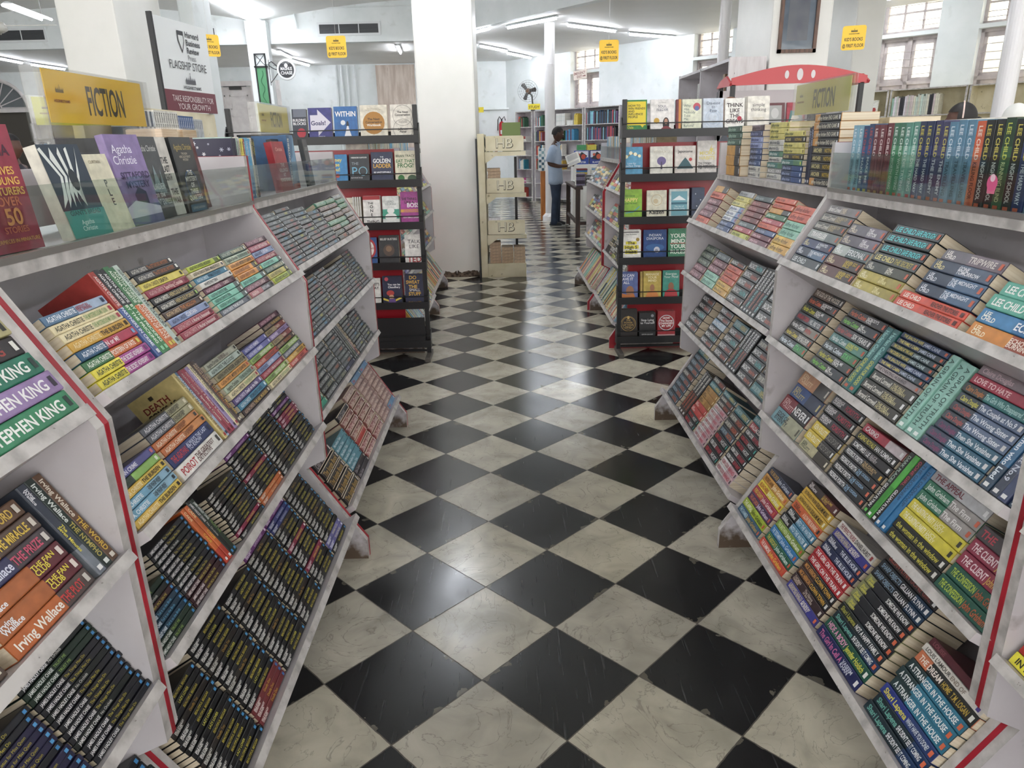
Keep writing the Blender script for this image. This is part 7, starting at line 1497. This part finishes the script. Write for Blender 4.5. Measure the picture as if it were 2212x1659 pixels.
# ================================================================== PEOPLE
def skin(nodes, edges, root=0, sub=2):
    """nodes (x,y,z,r) -> smooth limbs"""
    bm = bmesh.new(); lay = bm.verts.layers.skin.verify()
    vs = [bm.verts.new(n[:3]) for n in nodes]
    for v, n in zip(vs, nodes):
        r = n[3] if isinstance(n[3], tuple) else (n[3], n[3]); v[lay].radius = r
    vs[root][lay].use_root = True
    for a, b_ in edges: bm.edges.new((vs[a], vs[b_]))
    me = bpy.data.meshes.new('skin_tmp'); bm.to_mesh(me); bm.free()
    o = bpy.data.objects.new('skin_tmp', me); COL.objects.link(o)
    m1 = o.modifiers.new('s', 'SKIN'); m1.use_smooth_shade = True
    m2 = o.modifiers.new('d', 'SUBSURF'); m2.levels = sub
    dg = bpy.context.evaluated_depsgraph_get(); dg.update()
    out = bpy.data.meshes.new_from_object(o.evaluated_get(dg))
    bpy.data.objects.remove(o); bpy.data.meshes.remove(me)
    v = [p_.co.copy() for p_ in out.vertices]; f = [tuple(p_.vertices) for p_ in out.polygons]; bpy.data.meshes.remove(out)
    return v, f
def chain(nodes, edges, pts, start=None):
    prev = start
    for p_ in pts:
        nodes.append(p_); k = len(nodes) - 1
        if prev is not None: edges.append((prev, k))
        prev = k
    return prev
def head_mesh(mb, c, sk, M):
    """head looking along +x, c centre"""
    x, y, z = c
    bm = bmesh.new(); bmesh.ops.create_uvsphere(bm, u_segments=24, v_segments=18, radius=1)
    for v in bm.verts:
        p_ = v.co; px, py, pz = p_.x * .098, p_.y * .076, p_.z * .12
        if pz < 0: k = 1 + pz * 3.2; py *= max(.55, k); px = px * max(.7, 1 + pz * 1.6) + (-pz) * .14
        if p_.x > .75 and abs(p_.y) < .25 and -.35 < p_.z < .1: px += .022 * (1 - abs(p_.y) / .25) * (1 if p_.z < -.1 else .5)      # nose
        if p_.x > .7 and .1 < p_.z < .3 and abs(p_.y) > .2: px -= .008                                                                  # eye sockets
        if p_.x > .6 and -.62 < p_.z < -.5 and abs(p_.y) < .4: px += .006                                                                # lips
        v.co = (x + px, y + py, z + pz)
    mb.frombm(bm, sk, M)
    for s_ in (-1, 1): mb.ball((x - .005, y + s_ * .076, z - .01), (.02, .01, .032), sk, M, 10, 8)
def hand(nodes, edges, wrist, d, side, curl=.5):
    """palm and five separate finger chains from node index wrist; d pointing direction, side = lateral direction"""
    w0 = Vector(nodes[wrist][:3]); d = Vector(d).normalized(); s_ = Vector(side).normalized(); n_ = d.cross(s_)
    nodes.append((*(w0 + d * .05), (.035, .018))); pk = len(nodes) - 1; edges.append((wrist, pk))
    for i, (o_, L_) in enumerate(((-.030, .062), (-.010, .075), (.010, .070), (.030, .055))):
        b_ = w0 + d * .09 + s_ * o_; c1_ = b_ + d * L_ * .5 - n_ * L_ * .15 * curl; c2_ = c1_ + d * L_ * .3 - n_ * L_ * .35 * curl
        chain(nodes, edges, [(*b_, .0095), (*c1_, .0085), (*c2_, .007)], pk)
    b_ = w0 + d * .03 - s_ * .035; chain(nodes, edges, [(*b_, .011), (*(b_ + d * .03 - s_ * .02 - n_ * .01), .010), (*(b_ + d * .055 - s_ * .022 - n_ * .02), .008)], wrist)

# the reading man: faces +x, holds an open book
SK = mat('#4a3026', .5, 'skin'); SHIRT = noise_mat('blue_grey_shirt', '#93a4bc', '#a6b5c9', 4, .8); TRO = noise_mat('navy_trousers', '#202c40', '#2a384e', 6, .8)
t = thing('person', 'man in a pale blue short-sleeved shirt reading an open book by the cloth table', 'person', T(.90, 13.12, 0) @ RZ(-8))
nd = []; ed = []
chain(nd, ed, [(0, 0, .92, .10), (-.01, 0, 1.08, .105), (-.02, 0, 1.25, .12), (-.01, 0, 1.36, .08), (.01, 0, 1.43, .052), (.03, 0, 1.50, .05)])
for s_ in (-1, 1):
    a = chain(nd, ed, [(-.02, s_ * .17, 1.36, .055), (-.07, s_ * .20, 1.20, .046), (-.10, s_ * .20, 1.09, .042), (.06, s_ * .15, 1.045, .036), (.18, s_ * .08, 1.05, .027)], 3)
    hand(nd, ed, a, (1, -s_ * .25, .12), (0, .95, .2), .8)
    chain(nd, ed, [(.0, s_ * .09, .86, .09), (.01, s_ * .10, .50, .055), (-.03 + (.03 if s_ > 0 else 0), s_ * .10, .10, .035), (.04, s_ * .10, .05, .035)], 0)
v, f = skin(nd, ed); mb = MB(); mb.add(v, f, SK); head_mesh(mb, (.045, 0, 1.575), SK, T(.045, 0, 1.575) @ RY(18) @ T(-.045, 0, -1.575))
body = obj('body', mb, t, smooth=True)
mb = MB(); hb = mat('#191616', .7, 'hair'); bm = bmesh.new(); bmesh.ops.create_uvsphere(bm, u_segments=24, v_segments=16, radius=1)
for v_ in bm.verts:
    p_ = v_.co; v_.co = (.035 + p_.x * .104 - .004, p_.y * .082, 1.59 + p_.z * .118)
bmesh.ops.delete(bm, geom=[v_ for v_ in bm.verts if (v_.co.x > .09 and v_.co.z < 1.645) or v_.co.z < 1.53 or (v_.co.x > .05 and v_.co.z < 1.60)], context='VERTS')
mb.frombm(bm, hb, T(.045, 0, 1.575) @ RY(18) @ T(-.045, 0, -1.575)); obj('hair', mb, t, smooth=True)
mb = MB(); mb.ball((.14, 0, 1.50), (.02, .035, .022), hb, None, 12, 8); mb.ball((.152, 0, 1.535), (.012, .03, .006), hb, None, 12, 8)
for s_ in (-1, 1): mb.ball((.142, s_ * .03, 1.592), (.008, .016, .004), hb, None, 8, 6)
obj('beard', mb, t, smooth=True)
mb = MB()
for s_ in (-1, 1): mb.ball((.135, s_ * .03, 1.573), (.008, .012, .006), mat('#e0dcd4', .3), None, 8, 6); mb.ball((.141, s_ * .03, 1.571), (.004, .005, .005), mat('#120e0c', .2), None, 8, 6)
obj('eyes', mb, t)
def loft(mb, rings, m_, n=20, M=None, closed=True):
    """rings: (cx, cy, cz, rx, ry) ellipses stacked into a tube of cloth"""
    vs = []; fs = []
    for (cx, cy, cz, rx, ry) in rings:
        for k in range(n): a_ = 2 * pi * k / n; vs.append((cx + rx * cos(a_), cy + ry * sin(a_), cz + .004 * sin(3 * a_ + cz * 30)))
    for i in range(len(rings) - 1):
        for k in range(n): k2 = (k + 1) % n; fs.append((i * n + k, i * n + k2, (i + 1) * n + k2, (i + 1) * n + k))
    if closed: fs += [tuple(range(n - 1, -1, -1)), tuple(range((len(rings) - 1) * n, len(rings) * n))]
    mb.add(vs, fs, m_, M)
mb = MB(); loft(mb, [(.0, 0, .74, .125, .17), (.0, 0, .82, .13, .172), (-.005, 0, .95, .125, .165), (-.015, 0, 1.08, .122, .165), (-.02, 0, 1.20, .128, .18), (-.02, 0, 1.30, .12, .19), (-.015, 0, 1.365, .09, .165), (-.005, 0, 1.40, .068, .10), (.005, 0, 1.43, .062, .065)], SHIRT)
for s_ in (-1, 1): mb.tube([(-.015, s_ * .13, 1.345), (-.03, s_ * .18, 1.31), (-.065, s_ * .205, 1.22), (-.09, s_ * .212, 1.12)], [.075, .078, .070, .072], SHIRT, 14)
mb.prism([(.0, 1.40), (.065, 1.40), (.085, 1.44), (.02, 1.46)], 1, -.055, .055, SHIRT)
obj('shirt', mb, t, smooth=True)
mb = MB(); loft(mb, [(0, 0, .72, .105, .155), (0, 0, .80, .115, .16), (0, 0, .90, .11, .155)], TRO)
for s_ in (-1, 1):
    dx = .03 if s_ > 0 else 0
    loft(mb, [(-.02 + dx, s_ * .10, .045, .066, .058), (-.02 + dx, s_ * .10, .10, .062, .056), (-.005 + dx * .6, s_ * .10, .30, .066, .062), (.012, s_ * .097, .50, .072, .068), (.006, s_ * .088, .68, .09, .082), (0, s_ * .08, .78, .10, .08)], TRO)
obj('trousers', mb, t, smooth=True)
for s_ in (-1, 1):
    mb = MB(); x = -.02 + (.05 if s_ > 0 else 0); mb.bbox(x - .07, x + .20, s_ * .10 - .048, s_ * .10 + .048, .0, .025, mat('#8a8a84', .6), bev=.008); mb.ball((x + .03, s_ * .10, .045), (.12, .046, .045), mat('#23262a', .5), None, 14, 10); mb.ball((x - .02, s_ * .10, .075), (.055, .042, .04), mat('#23262a', .5), None, 14, 10); obj('shoe', mb, t, smooth=True)
t = thing('open_book', 'open book held in both hands by the reading man', 'book', T(.90, 13.12, 0) @ RZ(-8) @ T(.21, 0, 1.075) @ RY(-22) @ RX(34))
for s_ in (-1, 1):
    mb = MB(); M_ = RX(s_ * 14)
    mb.box(0, .24, min(0, s_ * .17), max(0, s_ * .17), .0, .012, PAPERW, M_); mb.box(-.004, .244, min(0, s_ * .175), max(0, s_ * .175), -.004, 0, mat('#2c2c34', .5), M_); b_ = obj('page_block', mb, t)
p = PR()
for s_ in (-1, 1):
    for k in range(10): p.rect(.03, min(s_ * (.03 + k * .013), s_ * (.036 + k * .013)), .21, max(s_ * (.03 + k * .013), s_ * (.036 + k * .013)), '#9a9aa0'); p.z -= .00025
    obj('printed_lines', p.mb, t, RX(s_ * 14) @ T(0, 0, .0125)); p = PR()

def simple_person(x, y, yaw, top, label, skc, hairc, shirtc, troc, extra=None):
    t = thing('person', label, 'person', T(x, y, 0) @ RZ(yaw) @ Matrix.Scale(top / 1.70, 4))
    sk = mat(skc, .5, 'skin'); nd = []; ed = []
    chain(nd, ed, [(0, 0, .92, .11), (0, 0, 1.2, .13), (0, 0, 1.37, .08), (.01, 0, 1.45, .052), (.02, 0, 1.52, .05)])
    for s_ in (-1, 1):
        a = chain(nd, ed, [(0, s_ * .18, 1.37, .055), (0, s_ * .23, 1.1, .042), (.05, s_ * .22, .86, .028)], 2); hand(nd, ed, a, (.2, 0, -1), (1, 0, .2), .5)
        chain(nd, ed, [(0, s_ * .09, .85, .09), (0, s_ * .1, .48, .055), (0, s_ * .1, .06, .035)], 0)
    v, f = skin(nd, ed, sub=1); mb = MB(); mb.add(v, f, sk); head_mesh(mb, (.03, 0, 1.585), sk, Matrix.Identity(4)); obj('body', mb, t, smooth=True)
    if hairc:
        mb = MB(); bm = bmesh.new(); bmesh.ops.create_uvsphere(bm, u_segments=24, v_segments=16, radius=1)
        for v_ in bm.verts: p_ = v_.co; v_.co = (.02 + p_.x * .108, p_.y * .088, 1.60 + p_.z * .12)
        bmesh.ops.delete(bm, geom=[v_ for v_ in bm.verts if (v_.co.x > .08 and v_.co.z < 1.64) or v_.co.z < 1.50], context='VERTS'); mb.frombm(bm, mat(hairc, .6, 'hair')); mb.ball((-.09, 0, 1.56), (.045, .05, .05), mat(hairc, .6, 'hair')); obj('hair', mb, t, smooth=True)
    mb = MB(); cs = mat(shirtc, .8, 'cloth'); loft(mb, [(0, 0, .80, .13, .17), (0, 0, 1.05, .125, .165), (0, 0, 1.25, .13, .185), (0, 0, 1.36, .1, .17), (0, 0, 1.42, .07, .08)], cs)
    for s_ in (-1, 1): mb.tube([(0, s_ * .13, 1.35), (0, s_ * .19, 1.30), (0, s_ * .235, 1.10)], [.07, .072, .062], cs, 12)
    obj('shirt', mb, t, smooth=True)
    mb = MB(); ct = mat(troc, .8, 'cloth'); loft(mb, [(0, 0, .74, .11, .155), (0, 0, .92, .11, .155)], ct)
    for s_ in (-1, 1): loft(mb, [(0, s_ * .1, .04, .062, .058), (0, s_ * .1, .45, .07, .066), (0, s_ * .085, .78, .095, .08)], ct)
    obj('trousers', mb, t, smooth=True)
    for s_ in (-1, 1): mb = MB(); mb.ball((.04, s_ * .1, .04), (.13, .05, .042), mat('#2a2624', .5)); obj('shoe', mb, t, smooth=True)
    if extra: extra(t)
simple_person(1.93, 6.35, 180, 1.77, 'balding person whose crown shows above the right black stand', '#7a5440', None, '#5a5c64', '#2a2c34')
def band(t):
    mb = MB(); mb.tube([(.02 + .02 * cos(a), .092 * cos(a), 1.60 + .125 * sin(a)) for a in [pi * k / 10 for k in range(11)]], .006, mat('#e0c8c0', .5), 6); obj('hairband', mb, t)
simple_person(3.49, 5.7, 165, 1.65, 'dark-haired woman whose head shows above the cream boxes at right', '#5a3c30', '#1c1818', '#8a4a5a', '#2a2a34', band)
simple_person(-4.80, 7.3, 0, 1.63, 'person whose black hair shows below the left FICTION stand', '#5a3c30', '#141214', '#34343c', '#23232a')
simple_person(3.62, 5.3, 90, 1.62, 'person in a white cap and pale top at the right edge', '#6a4838', '#dcdcd6', '#d8dcd4', '#34343c')
# ================================================================== BOOKS INTO OBJECTS
def project(p):
    q = p - CAMP; x, y, z = q.dot(_r), q.dot(_u), q.dot(_f)
    if z < .05: return None
    return 1106 + 1533.3 * x / z, 829.5 - 1533.3 * y / z
def area(b):
    L, Th, D = b['L'], b['T'], b['D']
    c = [(0, 0, 0), (L, 0, 0), (L, 0, Th), (0, 0, Th)] if not b['cover'] and b['cover'] != [] else [(0, 0, Th), (L, 0, Th), (L, D, Th), (0, D, Th)]
    ps = [project(b['M'] @ Vector(p)) for p in c]
    if any(p is None for p in ps): return 0
    if all(not (-10 < p[0] < 2222 and -10 < p[1] < 1669) for p in ps): return 0
    a = 0
    for i in range(4):
        x0, y0 = ps[i]; x1, y1 = ps[(i + 1) % 4]; a += x0 * y1 - x1 * y0
    return abs(a) / 2
MESHC = {}
def cover_shape(b, mb, M=None):
    L, Th, D = b['L'], b['T'], b['D']; s = b['s']; hard = b['hard']
    c = min(.0026 if hard else .0011, Th * .2); r = min(Th * (.42 if hard else .16), .012 if hard else .0022)
    A, B = mat(s[0], .38, 'cover'), mat(s[1], .38, 'cover')
    if hard: arc = [(r * (1 - sin(a)), r * (1 - cos(a))) for a in (0, pi / 6, pi / 3, pi / 2)]
    else: arc = [(r, 0), (r * .3, r * .3), (0, r)]
    sec = [(D, 0)] + arc + [(y, Th - z) for (y, z) in reversed(arc)] + [(D, Th), (D, Th - c), (c + r * .6, Th - c), (c + r * .6, c), (D, c)]
    n = len(sec); cuts = [0, L] if s[0] == s[1] or s[2] >= .97 else [0, L * s[2], L]
    vs = [(x, y, z) for x in cuts for (y, z) in sec]
    for k in range(len(cuts) - 1):
        mb.add([], [], A)
        fs = []
        for i in range(n):
            j = (i + 1) % n; fs.append((k * n + j, k * n + i, (k + 1) * n + i, (k + 1) * n + j))
        base = vs if k == 0 else None
        if k == 0: mb.add(vs, fs, A, M); b0 = len(mb.v) - len(vs)
        else:
            q = mb.m(B)
            for f in fs: mb.f.append(tuple(i + b0 for i in f)); mb.mi.append(q)
    m_ = len(cuts) - 1; q = mb.m(A)
    half = n // 2
    # end caps as strips between outer and inner outline
    def cap(off, flip):
        outer = list(range(0, n - 4)); inner = [n - 1, n - 2, n - 3, n - 4]
        o0 = len(outer)
        mid = o0 // 2
        a_ = outer[:mid + 1] + [n - 2, n - 1]; b__ = outer[mid:] + [n - 4, n - 3, n - 2]
        for f in (a_, b__):
            f = [i + off + b0 for i in f]
            if flip: f = f[::-1]
            mb.f.append(tuple(f)); mb.mi.append(q)
    cap(0, False); cap(m_ * n, True)
def page_shape(b, mb, M=None):
    L, Th, D = b['L'], b['T'], b['D']; c = .0028 if b['hard'] else .0011; c = min(c, Th * .2); i = .003 if b['hard'] else .0008
    mb.box(i, L - i, .002, D - i - .001, c, Th - c, PAPER, M)
def print_shape(b, pr):
    L, Th = b['L'], b['T']; s = b['s']
    t1, c1, t2, c2, mk = s[3], s[4], s[5], s[6], s[7]
    small = s[3].startswith(('ERLE', 'JAMES H'))
    h = Th * (.40 if s[3] == 'LEE CHILD' and Th > .028 and L < .2 else .50)
    if t1 and t2: x1 = L * (s[2] if .3 < s[2] < .7 else .46)
    else: x1 = L * .9
    def put(t, x, w, c, bold, sc=1.0):
        n = t.count('\n') + 1
        hh = h * sc if n == 1 else Th * .31
        pr.text(t, x, Th / 2, hh, c, 'l', w, bold, .42, .98)
    if t1: put(t1, L * .05, x1 - L * .07, c1, 1)
    if t2: put(t2, x1 if t1 else L * .1, (L * .90 - (x1 if t1 else L * .1) - .002) * (.8 if small else 1), c2, 0 if small else 1, .8 if small else 1)
    if mk: pr.rect(L * .925, Th * .25, L * .925 + min(Th * .55, L * .045), Th * .75, mk)
def finish(b):
    L, Th, D = b['L'], b['T'], b['D']; s = b['s']
    key = (round(L, 4), round(Th, 4), round(D, 4), s[0], s[1], s[2], b['hard'])
    if key not in MESHC:
        mb = MB(); cover_shape(b, mb); m1 = mb.mesh('book_cover'); mb = MB(); page_shape(b, mb); m2 = mb.mesh('page_block'); MESHC[key] = (m1, m2)
    m1, m2 = MESHC[key]
    t = thing(b['name'], b['label'], b['cat'], b['M'], b['group'])
    link('cover', m1, t); link('page_block', m2, t)
    k2 = key + (s[3], s[5], s[7], 'p')
    if s[3] or s[5] or s[7]:
        if k2 not in MESHC:
            pr = PR(); print_shape(b, pr); MESHC[k2] = pr.mb.mesh('spine_print') if pr.mb.f else None
        if MESHC[k2]: link('spine_print', MESHC[k2], t, T(0, -.0004, 0) @ RX(90))
    if b.get('back'):
        pr = PR(); pr.els(b['back'], D, L)
        obj('cover_print', pr.mb, t, Matrix(((0, -1, 0, L), (-1, 0, 0, D), (0, 0, -1, -.0005), (0, 0, 0, 1))))
    if b['cover']:
        pr = PR(); pr.els(b['cover'], D, L)
        B = Matrix(((0, -1, 0, L), (1, 0, 0, 0), (0, 0, 1, Th + .0005), (0, 0, 0, 1)))
        obj('cover_print', pr.mb, t, B)
for b in BOOKS:
    if isinstance(b['s'], str): b['s'] = S[b['s']]
    b['a'] = area(b)
kinds = {}
for b in BOOKS: kinds.setdefault(b['name'], []).append(b)
rest = []
for k, L_ in kinds.items():
    L_.sort(key=lambda b: -b['a'])
    if k == 'paperback': L_.sort(key=lambda b: -b['a'] * (50 if b.get('back') else 1)); rest = [b for b in L_[295:] if b['a'] > 0]; L_ = L_[:295]
    for b in L_:
        if b['a'] > 0 or k != 'paperback': finish(b)
big = MB()
for b in rest:
    key = (round(b['L'], 4), round(b['T'], 4), round(b['D'], 4)) + b['s']
    cover_shape(b, big, b['M']); page_shape(b, big, b['M'])
    if b['a'] > 60 and (b['s'][3] or b['s'][5] or b['s'][7]):
        k2 = ('pr',) + key
        if k2 not in MESHC: pr = PR(); print_shape(b, pr); MESHC[k2] = pr.mb
        pm = MESHC[k2]; Mx = b['M'] @ T(0, -.0004, 0) @ RX(90); base = len(big.v)
        big.v.extend([tuple(Mx @ Vector(p)) for p in pm.v]); mi = [big.m(m_) for m_ in pm.ms]
        big.f.extend([tuple(i + base for i in f) for f in pm.f]); big.mi.extend([mi[i] for i in pm.mi])
o = obj('paperbacks', big); tag(o, 'mass of smaller and farther paperbacks filling the remaining rack shelves', 'books', None, 'stuff')
0 and print('books', {k: len(v) for k, v in kinds.items()}, 'rest', len(rest), 'mats', len(MATS), 'objs', len(bpy.data.objects), 'bigverts', len(big.v))
